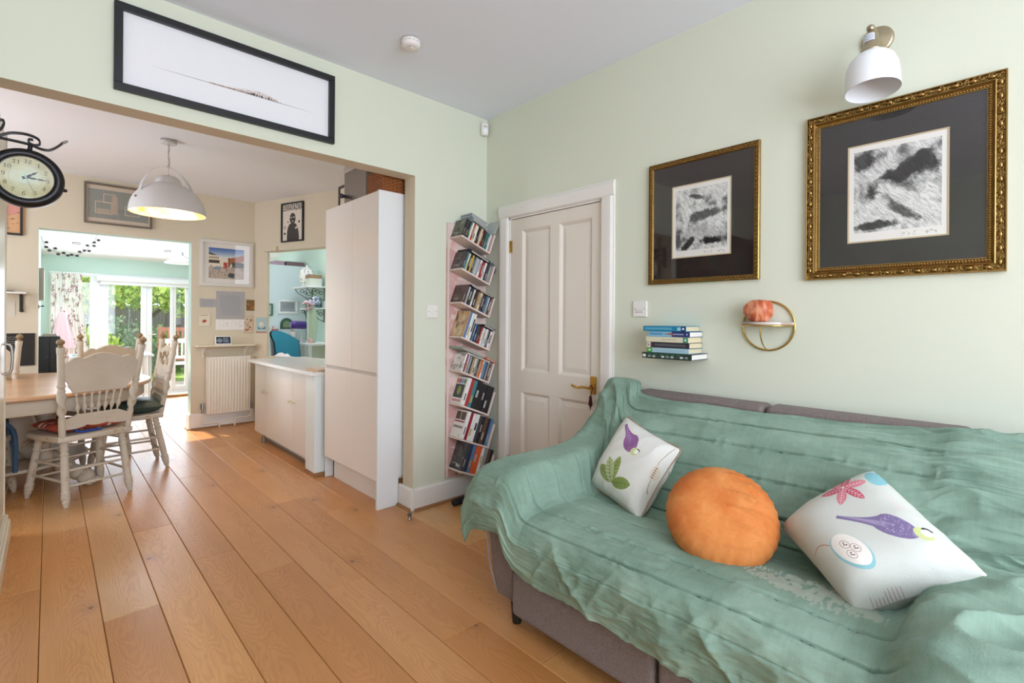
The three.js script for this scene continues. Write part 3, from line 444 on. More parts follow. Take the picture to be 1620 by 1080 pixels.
// mitred frame from a profile: [distance in from the outer edge, height off the wall]
function mitred(w, h, prof) {
  const P = [], c = (o) => [[-w / 2 + o, -h / 2 + o], [w / 2 - o, -h / 2 + o], [w / 2 - o, h / 2 - o], [-w / 2 + o, h / 2 - o]];
  for (let i = 0; i + 1 < prof.length; i++) { const A = c(prof[i][0]), B = c(prof[i + 1][0]), za = prof[i][1], zb = prof[i + 1][1]; for (let k = 0; k < 4; k++) { const m = (k + 1) % 4; P.push([...A[k], za], [...A[m], za], [...B[m], zb], [...A[k], za], [...B[m], zb], [...B[k], zb]); } }
  const g = new THREE.BufferGeometry(); g.setAttribute('position', new THREE.Float32BufferAttribute(P.flat(), 3)); g.setAttribute('uv', new THREE.Float32BufferAttribute(P.flatMap(p => [p[0] * 8, p[1] * 8]), 2)); g.computeVertexNormals(); return g;
}
const goldT = texture(256, 256, (u, v) => { const a = fbm(u, v, 12, 12, 4); return mix3([150, 118, 66], [176, 142, 86], a); });
const gold = std(0xffffff, 0.3, { metalness: 0.95, map: goldT });
// soft grey etching tones, no drawing of anything known
function etching(w, h, ox, oy, shapes) {
  const m = 0.07, b = 0.1, t = texture(w, h, (u, v) => {
    if (u < m || u > 1 - m || v < b || v > 1 - m) { const sig = v < b * 0.75 && v > b * 0.35 && u > 0.55 && u < 0.9 && vn(u * 60, v * 90, 64, 128) > 0.72; return sig ? [190, 187, 180] : [236, 233, 226]; }
    const x = (u - m) / (1 - 2 * m), y = (v - b) / (1 - m - b), wx = fbm((x + ox) % 1, y, 3, 3, 4), hatch = vn((x + y) * 90 + wx * 20, (x - y) * 14, 256, 64), fine = vn(x * 160, y * 160, 160, 160);
    let g = 0.22 + 0.62 * smooth(0.32, 0.68, fbm((x + ox + wx * 0.25) % 1, (y + oy) % 1, 4, 4, 4)); g = shapes(g, x, y, hatch); g = clamp(g + (hatch - 0.5) * 0.26 + (fine - 0.5) * 0.16, 0.04, 0.93) * 255; return [g, g, g * 0.98];
  }); return t; }
const blobAt = (x, y, cx, cy, rx, ry, a = 0) => { const c = Math.cos(a), s = Math.sin(a), p = ((x - cx) * c + (y - cy) * s) / rx, q = (-(x - cx) * s + (y - cy) * c) / ry; return smooth(1.3, 0.6, Math.sqrt(p * p + q * q) + 1.1 * (fbm(x * 0.9 + 0.05, y * 0.9 + 0.05, 12, 12, 4) - 0.5) + 0.25 * (vn(x * 60, y * 60, 64, 64) - 0.5)); };
const etchA = etching(360, 440, 0.1, 0.3, (g, x, y) => { g = lerp(g, 0.8, 0.8 * blobAt(x, y, 0.55, 0.62, 0.5, 0.08, -0.1)); g = lerp(g, 0.22, 0.9 * blobAt(x, y, 0.6, 0.55, 0.34, 0.07, 0.12)); g = lerp(g, 0.86, 0.9 * blobAt(x, y, 0.2, 0.45, 0.05, 0.3, -0.35)); g = lerp(g, 0.75, 0.7 * blobAt(x, y, 0.6, 0.25, 0.4, 0.12)); g = lerp(g, 0.1, blobAt(x, y, 0.7, 0.13, 0.18, 0.06)); g = lerp(g, 0.12, 0.9 * blobAt(x, y, 0.25, 0.1, 0.16, 0.06, 0.7)); return lerp(g, 0.15, 0.85 * blobAt(x, y, 0.42, 0.86, 0.16, 0.04, -0.3)); });
const etchB = etching(460, 520, 0.55, 0.1, (g, x, y) => { g = lerp(g, 0.78, 0.7 * blobAt(x, y, 0.35, 0.75, 0.3, 0.16)); g = lerp(g, 0.1, blobAt(x, y, 0.55, 0.66, 0.42, 0.10, 0.45)); g = lerp(g, 0.08, 0.95 * blobAt(x, y, 0.82, 0.76, 0.16, 0.12)); g = lerp(g, 0.86, 0.95 * blobAt(x, y, 0.66, 0.34, 0.42, 0.10, -0.55)); g = lerp(g, 0.12, 0.9 * blobAt(x, y, 0.25, 0.08, 0.26, 0.05)); g = lerp(g, 0.14, 0.9 * blobAt(x, y, 0.12, 0.9, 0.14, 0.12)); return lerp(g, 0.2, 0.8 * blobAt(x, y, 0.6, 0.2, 0.22, 0.05, -0.55)); });
function giltPicture(label, c, w, h, fw, mat, win, tex, rich) {
  const o = thing('framed_picture', label, 'picture'); hang(o, c, V(-1, 0, 0)); const [ww, wh, wy] = win;
  part('frame', mitred(w, h, rich ? [[0, 0], [0, 0.018], [0.002, 0.021], [0.005, 0.020], [0.007, 0.010], [0.025, 0.009], [0.0265, 0.020], [0.029, 0.021], [0.032, 0.017], [0.036, 0.0105], [0.039, 0.009], [0.0455, 0.0085], [0.047, 0.012], [fw, 0.011], [fw, 0.006]] : [[0, 0], [0, 0.017], [0.003, 0.020], [0.005, 0.012], [0.019, 0.011], [0.021, 0.016], [0.023, 0.015], [fw, 0.008], [fw, 0.006]]), gold, o);
  if (rich) {
    const beads = [], per = 2 * (w + h - 4 * 0.042), nb = Math.round(per / 0.0085), walk = (off, n, fn) => { const hw = w / 2 - off, hh = h / 2 - off, L = [2 * hw, 2 * hh, 2 * hw, 2 * hh], tot = L.reduce((a, b) => a + b); for (let i = 0; i < n; i++) { let d = (i + 0.5) / n * tot, k = 0; while (d > L[k]) d -= L[k++]; fn(...[[-hw + d, -hh, 0], [hw, -hh + d, Math.PI / 2], [hw - d, hh, 0], [-hw, hh - d, Math.PI / 2]][k]); } };
    walk(0.042, nb, (x, y) => beads.push(new THREE.SphereGeometry(0.0038, 6, 4).translate(x, y, 0.0105))); part('bead_moulding', beads, gold, o);
    const egg = new THREE.SphereGeometry(1, 12, 8).scale(0.013, 0.0078, 0.010), curl = [];
    walk(0.016, 52, (x, y, a) => { const e = part('egg_ornament', egg, gold, o); e.position.set(x, y, 0.0125); e.rotation.z = a; });
    walk(0.016, 520, (x, y, a) => curl.push(new THREE.TorusGeometry(rr(0.003, 0.006), 0.0019, 5, 8, rr(3, 6)).rotateZ(rnd() * 6).translate(x + rr(-0.006, 0.006), y + rr(-0.006, 0.006), rr(0.011, 0.018)))); part('scroll_ornament', curl, gold, o);
  } else { const leaf = []; const hw = w / 2 - 0.012, hh = h / 2 - 0.012; for (let i = 0; i < 260; i++) { const t = i / 260 * 4, k = Math.floor(t), f = t - k, p = [[-hw + 2 * hw * f, -hh], [hw, -hh + 2 * hh * f], [hw - 2 * hw * f, hh], [-hw, hh - 2 * hh * f]][k]; leaf.push(new THREE.SphereGeometry(1, 6, 4).scale(0.0075, 0.003, 0.006).rotateZ((k % 2 ? Math.PI / 2 : 0) + (i % 2 ? 0.6 : -0.6)).translate(p[0] + (k % 2 ? (i % 2 ? 0.003 : -0.003) : 0), p[1] + (k % 2 ? 0 : (i % 2 ? 0.003 : -0.003)), 0.0125)); } part('leaf_moulding', leaf, gold, o); }
  const hole = poly([[-w / 2 + fw - 0.004, -h / 2 + fw - 0.004], [w / 2 - fw + 0.004, -h / 2 + fw - 0.004], [w / 2 - fw + 0.004, h / 2 - fw + 0.004], [-w / 2 + fw - 0.004, h / 2 - fw + 0.004]]);
  hole.holes.push(new THREE.Path([[-ww / 2, wy - wh / 2], [-ww / 2, wy + wh / 2], [ww / 2, wy + wh / 2], [ww / 2, wy - wh / 2]].map(p => new THREE.Vector2(...p))));
  part('mount', new THREE.ExtrudeGeometry(hole, { depth: 0.002, bevelEnabled: false }).translate(0, 0, 0.004), std(mat, 0.9), o);
  part('mount_edge', rect4(ww, wh, 0.006, 0.0032, 0.0045).map(g => g.translate(0, wy, 0)), std(0xcdb892, 0.6), o);
  const pr = new THREE.PlaneGeometry(ww, wh).translate(0, wy, 0.0025); part('print', pr, std(0xffffff, 0.9, { map: tex }), o);
  part('backing', span(-w / 2 + 0.01, w / 2 - 0.01, -h / 2 + 0.01, h / 2 - 0.01, 0.0005, 0.002), std(0x4a3a28, 0.9), o);
  part('glazing', span(-w / 2 + fw - 0.002, w / 2 - fw + 0.002, -h / 2 + fw - 0.002, h / 2 - fw + 0.002, 0.0072, 0.0085), picGlass, o); return o;
}
giltPicture('small gilt framed etching with wide dark brown mount beside the door', V(XR - 0.001, 1.757, -1.139), 0.562, 0.63, 0.026, 0x21140e, [0.305, 0.369, -0.003], etchA, false);
giltPicture('large ornate gilt framed etching with charcoal mount under the wall lamp', V(XR - 0.001, 1.764, -0.370), 0.600, 0.677, 0.05, 0x1f1c1b, [0.309, 0.387, -0.006], etchB, true);
{ // long black framed print over the opening
  const o = thing('framed_print', 'long black framed white print over the wide opening', 'picture'); hang(o, V(0.693, 2.442, ZP + 0.001), V(0, 0, 1));
  part('frame', rect4(0.985, 0.385, 0.031, 0, 0.028), blackM, o);
  part('backing', span(-0.48, 0.48, -0.18, 0.18, 0.001, 0.004), blackM, o);
  part('print', new THREE.PlaneGeometry(0.928, 0.328).translate(0, 0, 0.006), std(0xffffff, 0.8, { map: print(1400, 495, (c, w, h) => {
    c.fillStyle = '#eeeef0'; c.fillRect(0, 0, w, h); const y = h * 0.63;
    const gr = c.createLinearGradient(w * 0.1, 0, w * 0.92, 0); gr.addColorStop(0, 'rgba(90,90,90,0)'); gr.addColorStop(0.25, 'rgba(70,65,60,0.9)'); gr.addColorStop(0.75, 'rgba(50,40,35,1)'); gr.addColorStop(1, 'rgba(90,90,90,0)'); c.fillStyle = gr; c.fillRect(w * 0.1, y, w * 0.82, 2.5);
    for (let i = 0; i < 900; i++) { const x = w * (0.36 + 0.34 * Math.pow(rnd(), 0.8)), a = Math.exp(-(((x / w - 0.6) / 0.1) ** 2)); c.fillStyle = 'rgba(170,130,105,0.05)'; c.beginPath(); c.arc(x, y - rnd() * 40 * a, 6, 0, 7); c.fill(); }
    c.fillStyle = '#33231b'; for (let i = 0; i < 120; i++) { const x = w * (0.36 + 0.36 * rnd()), t = x / w, hh = 3 + 20 * Math.exp(-(((t - 0.585) / 0.05) ** 2)) * rnd() + 22 * Math.exp(-(((t - 0.65) / 0.02) ** 2)) * rnd(); c.fillRect(x, y - hh, rr(2, 7), hh + 1); }
  }) }), o);
  part('glazing', span(-0.464, 0.464, -0.164, 0.164, 0.010, 0.0115), picGlass, o);
}
// wall lamp: brass plate, arm and holder, white bell shade
const brassA = std(0xb3a58a, 0.32, { metalness: 1 });
{
  const o = thing('wall_lamp', 'white bell shade wall lamp with antique brass fitting above the large picture', 'wall lamp', [XR, 2.345, -0.43]);
  part('wall_plate', lathe([[0, 0.022], [0.01, 0.022], [0.045, 0.012], [0.052, 0.008], [0.053, 0]], 40).rotateZ(Math.PI / 2), brassA, o);
  part('arm', tube([V(-0.01, 0.0, 0), V(-0.06, 0.006, 0.006), V(-0.105, 0.008, 0.004), V(-0.125, 0, 0.002)], 0.006, 24), brassA, o);
  part('knuckle', ball(0.0135, -0.128, -0.004, 0.002), brassA, o);
  const tilt = new THREE.Group(); const axis = V(-0.11, -1, 0.05).normalize(), q = new THREE.Quaternion().setFromUnitVectors(V(0, -1, 0), axis), place = g => g.applyQuaternion(q).translate(-0.128, -0.005, 0.002);
  part('holder', [place(lathe([[0, -0.008], [0.012, -0.012], [0.013, -0.022], [0.0235, -0.028], [0.0245, -0.076], [0.033, -0.082], [0.037, -0.094], [0.037, -0.104], [0.02, -0.106]], 28))], brassA, o);
  const tag = gridSurface(12, 1, (a, b) => { const t = 2.5 + a * 1.7; return V(0.0252 * Math.cos(t), -0.032 - 0.028 * (1 - b), 0.0252 * -Math.sin(t) * -1); }); part('sticker', place(tag), std(0xe4e6ea, 0.6, { side: THREE.DoubleSide, map: print(128, 64, (c, w, h) => { c.fillStyle = '#eef0f4'; c.fillRect(0, 0, w, h); c.fillStyle = '#9aa3b4'; for (let i = 0; i < 6; i++) c.fillRect(8, 8 + i * 9, 100 - (i % 3) * 18, 3); }) }), o);
  part('shade', place(lathe([[0.022, -0.102], [0.037, -0.103], [0.055, -0.112], [0.070, -0.130], [0.080, -0.158], [0.0835, -0.195], [0.085, -0.245], [0.083, -0.245], [0.0815, -0.195], [0.078, -0.159], [0.068, -0.132], [0.054, -0.115], [0.037, -0.106], [0.022, -0.105]], 56)), std(0xeceef0, 0.42, { side: THREE.DoubleSide }), o);
  part('bulb', place(lathe([[0.001, -0.185], [0.018, -0.178], [0.026, -0.16], [0.024, -0.14], [0.012, -0.125], [0.012, -0.108]], 20)), std(0xf2f2ee, 0.3), o);
}
// round brass shelf with rock
{
  const o = thing('round_shelf', 'round brass hoop wall shelf with white stone plate', 'shelf', [XR, 1.232, -0.822]), br = std(0xcfae6a, 0.25, { metalness: 1 });
  part('hoop', new THREE.TorusGeometry(0.109, 0.0042, 10, 64).rotateY(Math.PI / 2).translate(-0.006, 0, 0), br, o);
  part('support_rail', [rod(V(-0.008, 0.001, -0.107), V(-0.008, 0.001, 0.107), 0.0035), new THREE.TorusGeometry(0.105, 0.0035, 8, 40, Math.PI).rotateX(Math.PI / 2).rotateY(-Math.PI / 2).translate(-0.006, 0.001, 0)], br, o);
  part('brace', tube([V(-0.10, 0, 0), V(-0.088, -0.05, 0), V(-0.05, -0.092, 0), V(-0.007, -0.108, 0)], 0.003, 24), br, o);
  const s = new THREE.Shape(); s.absarc(0, 0, 0.108, 0, Math.PI); s.closePath(); part('plate', extr(s, 0.012, 0.002, 2, 32).rotateX(-Math.PI / 2).rotateY(Math.PI / 2).translate(0, 0.005, 0), std(0xe6e0da, 0.3, { map: texture(128, 128, (u, v) => mix3([236, 230, 226], [196, 178, 168], smooth(0.6, 0.75, fbm(u, v, 5, 5, 4)))) }), o);
}
{
  const g = mergeVertices(new THREE.IcosahedronGeometry(1, 4).deleteAttribute('normal').deleteAttribute('uv')), p = g.attributes.position, dirs = Array.from({ length: 13 }, () => V(rr(-1, 1), rr(-0.7, 0.9), rr(-1, 1)).normalize().multiplyScalar(rr(0.8, 0.95))).concat([V(0.05, 0.72, 0), V(0, -0.74, 0.02)]);
  for (let i = 0; i < p.count; i++) { const d = V(p.getX(i), p.getY(i), p.getZ(i)).normalize(); let r = 1; for (const m of dirs) { const l = m.length(), c = d.dot(m) / l; if (c > 0.1) r = Math.min(r, l / c); } r *= 1 + 0.05 * vn(d.x * 8 + 20, d.y * 8 + d.z * 5 + 20, 64, 64); p.setXYZ(i, d.x * r * 0.05, d.y * r * 0.062, d.z * r * 0.064); }
  const ng = g.toNonIndexed(); ng.computeVertexNormals(); ng.setAttribute('uv', new THREE.Float32BufferAttribute(new Float32Array(ng.attributes.position.count * 2).map((_, i) => i % 2 ? ng.attributes.position.getY(i >> 1) * 9 : ng.attributes.position.getZ(i >> 1) * 9 + ng.attributes.position.getX(i >> 1) * 5), 2));
  const yb = (() => { ng.computeBoundingBox(); return ng.boundingBox.min.y; })();
  const m = single('salt_rock', ng, phy(0xffffff, 0.45, { map: texture(256, 256, (u, v) => mix3([198, 92, 52], [240, 168, 132], smooth(0.35, 0.75, fbm(u, v, 7, 3, 5)))), transmission: 0.15, thickness: 0 }), 'rough orange rock salt candle holder on the round shelf', 'salt rock'); m.position.set(2.287, 1.2495 - yb, -0.842);
}
// books stacked on the hidden wall shelf
{
  const cols = [['turquoise', 0x1f93ae, '#1b7fa5', 0.232, -0.012], ['pale blue and navy', 0x2c3a6b, '#7fb9d6', 0.222, 0.004], ['cream', 0xd9d3b8, '#d9d3b8', 0.228, 0], ['black', 0x33333a, '#33333a', 0.226, 0.002], ['pale blue with green end', 0xa8c9d4, '#a8c9d4', 0.225, 0.002], ['dark green illustrated', 0x22342f, '#22342f', 0.262, 0.0]];
  const ys = [1.226, 1.200, 1.173, 1.146, 1.118, 1.094, 1.066], zr = -1.128, pagesM = std(0xe2d3ae, 0.9), pagesW = std(0xece9e2, 0.9);
  const what = ['', '', '', '', '', ''];
  cols.forEach(([nm, col, css, len, dx], i) => {
    const y1 = ys[i] - 0.0006, y0 = ys[i + 1], h = y1 - y0, dep = i === 5 ? 0.165 : 0.138 - (i % 2) * 0.005, z1 = i === 5 ? zr + 0.03 : zr + dx, z0 = z1 - len;
    const o = thing('book', `${nm} book lying ${['on top of', 'second in', 'third in', 'fourth in', 'fifth in', 'at the bottom of'][i]} the wall mounted stack`, 'book', [XR - 0.003, y0, 0], 0, 'books stacked on the wall');
    const cm = std(col, 0.5), t = 0.0022;
    const spine = print(512, 64, (c, w, hh) => { c.fillStyle = css; c.fillRect(0, 0, w, hh);
      if (i === 0) { c.fillStyle = '#cfe6ee'; c.font = 'bold 30px sans-serif'; c.globalAlpha = 0.35; c.fillRect(20, 18, 330, 28); c.globalAlpha = 1; c.fillStyle = '#9cc7d8'; c.fillRect(415, 14, 40, 40); c.fillStyle = '#163f70'; c.fillRect(455, 0, 57, hh); c.fillStyle = '#d9edf5'; c.beginPath(); c.arc(482, 32, 13, 0, 7); c.fill(); }
      if (i === 1) { c.fillStyle = '#2b3768'; c.fillRect(300, 0, 212, hh); c.fillStyle = '#a2553c'; c.beginPath(); c.moveTo(190, 32); c.lineTo(300, 18); c.lineTo(330, 46); c.fill(); c.fillStyle = '#3d6d96'; for (let k = 0; k < 12; k++) c.fillRect(20 + k * 14, 20, 9, 22); c.fillStyle = '#b9c2dc'; for (let k = 0; k < 9; k++) c.fillRect(320 + k * 14, 24, 8, 16); c.beginPath(); c.arc(482, 32, 10, 0, 7); c.fill(); }
      if (i === 2) { c.fillStyle = '#9f9678'; for (let k = 0; k < 11; k++) c.fillRect(200 + k * 16, 26, 9, 13); c.fillStyle = '#4a8d74'; c.fillRect(452, 0, 60, hh); c.fillStyle = '#c5dfd2'; c.beginPath(); c.arc(482, 32, 12, 0, 7); c.fill(); }
      if (i === 3) { c.fillStyle = '#d9d4c8'; c.fillRect(0, 0, 46, hh); c.fillStyle = '#55343a'; c.fillRect(46, 0, 24, hh); c.fillStyle = '#6c6c74'; for (let k = 0; k < 22; k++) c.fillRect(100 + k * 17, 20, 10, 22); c.fillStyle = '#8a4a4a'; c.beginPath(); c.arc(22, 32, 9, 0, 7); c.fill(); }
      if (i === 4) { c.fillStyle = '#5da63f'; c.fillRect(0, 0, 72, hh); c.fillStyle = '#e9f3df'; c.beginPath(); c.arc(36, 32, 13, 0, 7); c.fill(); c.fillStyle = '#8fb2bf'; for (let k = 0; k < 20; k++) c.fillRect(110 + k * 18, 22, 11, 18); }
      if (i === 5) { c.fillStyle = '#d8d4c4'; c.beginPath(); c.arc(24, 34, 20, 0, 7); c.fill(); c.fillStyle = '#2f6b52'; for (let k = 0; k < 6; k++) c.fillRect(70 + k * 60, 8, 34, 14); for (let k = 0; k < 9; k++) { c.fillStyle = ['#7c8f88', '#a8b3ad', '#39443f', '#c6cdc8'][k % 4]; c.beginPath(); c.ellipse(80 + k * 48, 40, 18, 13, 0, 0, 7); c.fill(); } }
    });
    const sp = rspan(-dep, -dep + 0.003, 0, h, z0, z1, 0.0012), face = new THREE.PlaneGeometry(len - 0.002, h - 0.001).rotateY(-Math.PI / 2).translate(-dep - 0.0006, h / 2, (z0 + z1) / 2);
    part('cover', [span(-dep, 0, 0, t, z0, z1), span(-dep, 0, h - t, h, z0, z1), sp], cm, o); part('spine', face, std(0xffffff, 0.5, { map: spine }), o);
    part('page_block', span(-dep + 0.003, -0.003, t, h - t, z0 + 0.003, z1 - 0.003), i === 5 || i === 1 ? pagesW : pagesM, o);
  });
  single('book_support', [span(XR - 0.14, XR, 1.0625, 1.0655, -1.34, -1.12)], blackM, 'thin black metal bracket hidden under the stacked books', 'bracket');
}
// switches, detector, sensor, door stop
function switchPlate(label, p, n, rockers, screws) { const o = thing('wall_plate', label, 'switch'); hang(o, p, n); part('plate', rbox(0.086, 0.086, 0.010, 0.004, 0, 0, 0.005), gloss, o); const dark = std(0x8d8a86, 0.5); for (const x of [-0.03, 0.03]) part('screw', cyl(0.003, 0.003, 0.002, 0, 0, 0, 10).rotateX(Math.PI / 2).translate(x, screws, 0.0105), dark, o); if (rockers) part('rocker', rbox(0.02, 0.03, 0.006, 0.003, 0, 0, 0.011), gloss, o); else part('aerial_outlet', [rbox(0.05, 0.018, 0.004, 0.002, 0, -0.012, 0.0105)], std(0xd9d7d2, 0.4), o); return o; }
switchPlate('white blanking plate on the wall above the stacked books', onX(1013.5, 488.5, XR), V(-1, 0, 0), false, 0);
switchPlate('white light switch on the partition beside the leaning shelf unit', onZ(683, 492.5, ZP), V(0, 0, 1), true, 0);
{
  const o = thing('smoke_detector', 'round white smoke detector on the sitting room ceiling', 'smoke detector', [1.385, CEIL, -2.27]);
  part('base', lathe([[0, 0], [0.052, 0], [0.052, -0.012], [0.046, -0.014]], 40), gloss, o); part('cover', lathe([[0.044, -0.012], [0.05, -0.016], [0.05, -0.028], [0.043, -0.038], [0.028, -0.042], [0, -0.043]], 40), std(0xe9e4e1, 0.5), o);
  for (let i = 0; i < 14; i++) { const a = i / 14 * 6.283; part('vent', box(0.004, 0.004, 0.010, 0.0455 * Math.cos(a), -0.0145, 0.0455 * Math.sin(a)), std(0x77736f, 0.7), o); } part('test_button', cyl(0.012, 0.012, 0.003, 0.005, -0.0435, 0.006), gloss, o); part('indicator', ball(0.0025, -0.02, -0.042, 0.018, 8), std(0x4a3a35, 0.4), o);
  const s = thing('motion_sensor', 'small white alarm motion sensor high in the room corner', 'sensor', [2.312, 2.635, ZP + 0.001]); s.rotation.y = R(-25);
  part('body', rbox(0.058, 0.098, 0.04, 0.018, 0, 0, 0.026, 4), gloss, s); part('lens', new THREE.SphereGeometry(0.021, 20, 14).scale(1, 1.15, 0.5).translate(0, -0.02, 0.044), std(0xf5f6f6, 0.5), s); part('logo_bar', box(0.028, 0.005, 0.002, 0, 0.012, 0.0465), std(0x8d9490, 0.5), s);
  const d = thing('door_stop', 'small chrome door stop standing on the oak floor', 'door stop', [1.645, 0.0, -2.672]); const ch = std(0xb9b9b9, 0.2, { metalness: 1 }); part('post', lathe([[0, 0], [0.014, 0], [0.014, 0.006], [0.011, 0.008], [0.011, 0.026]], 20), ch, d); part('buffer', lathe([[0.0125, 0.026], [0.0135, 0.03], [0.0135, 0.038], [0.011, 0.042], [0, 0.043]], 20), std(0x55524e, 0.5), d);
}

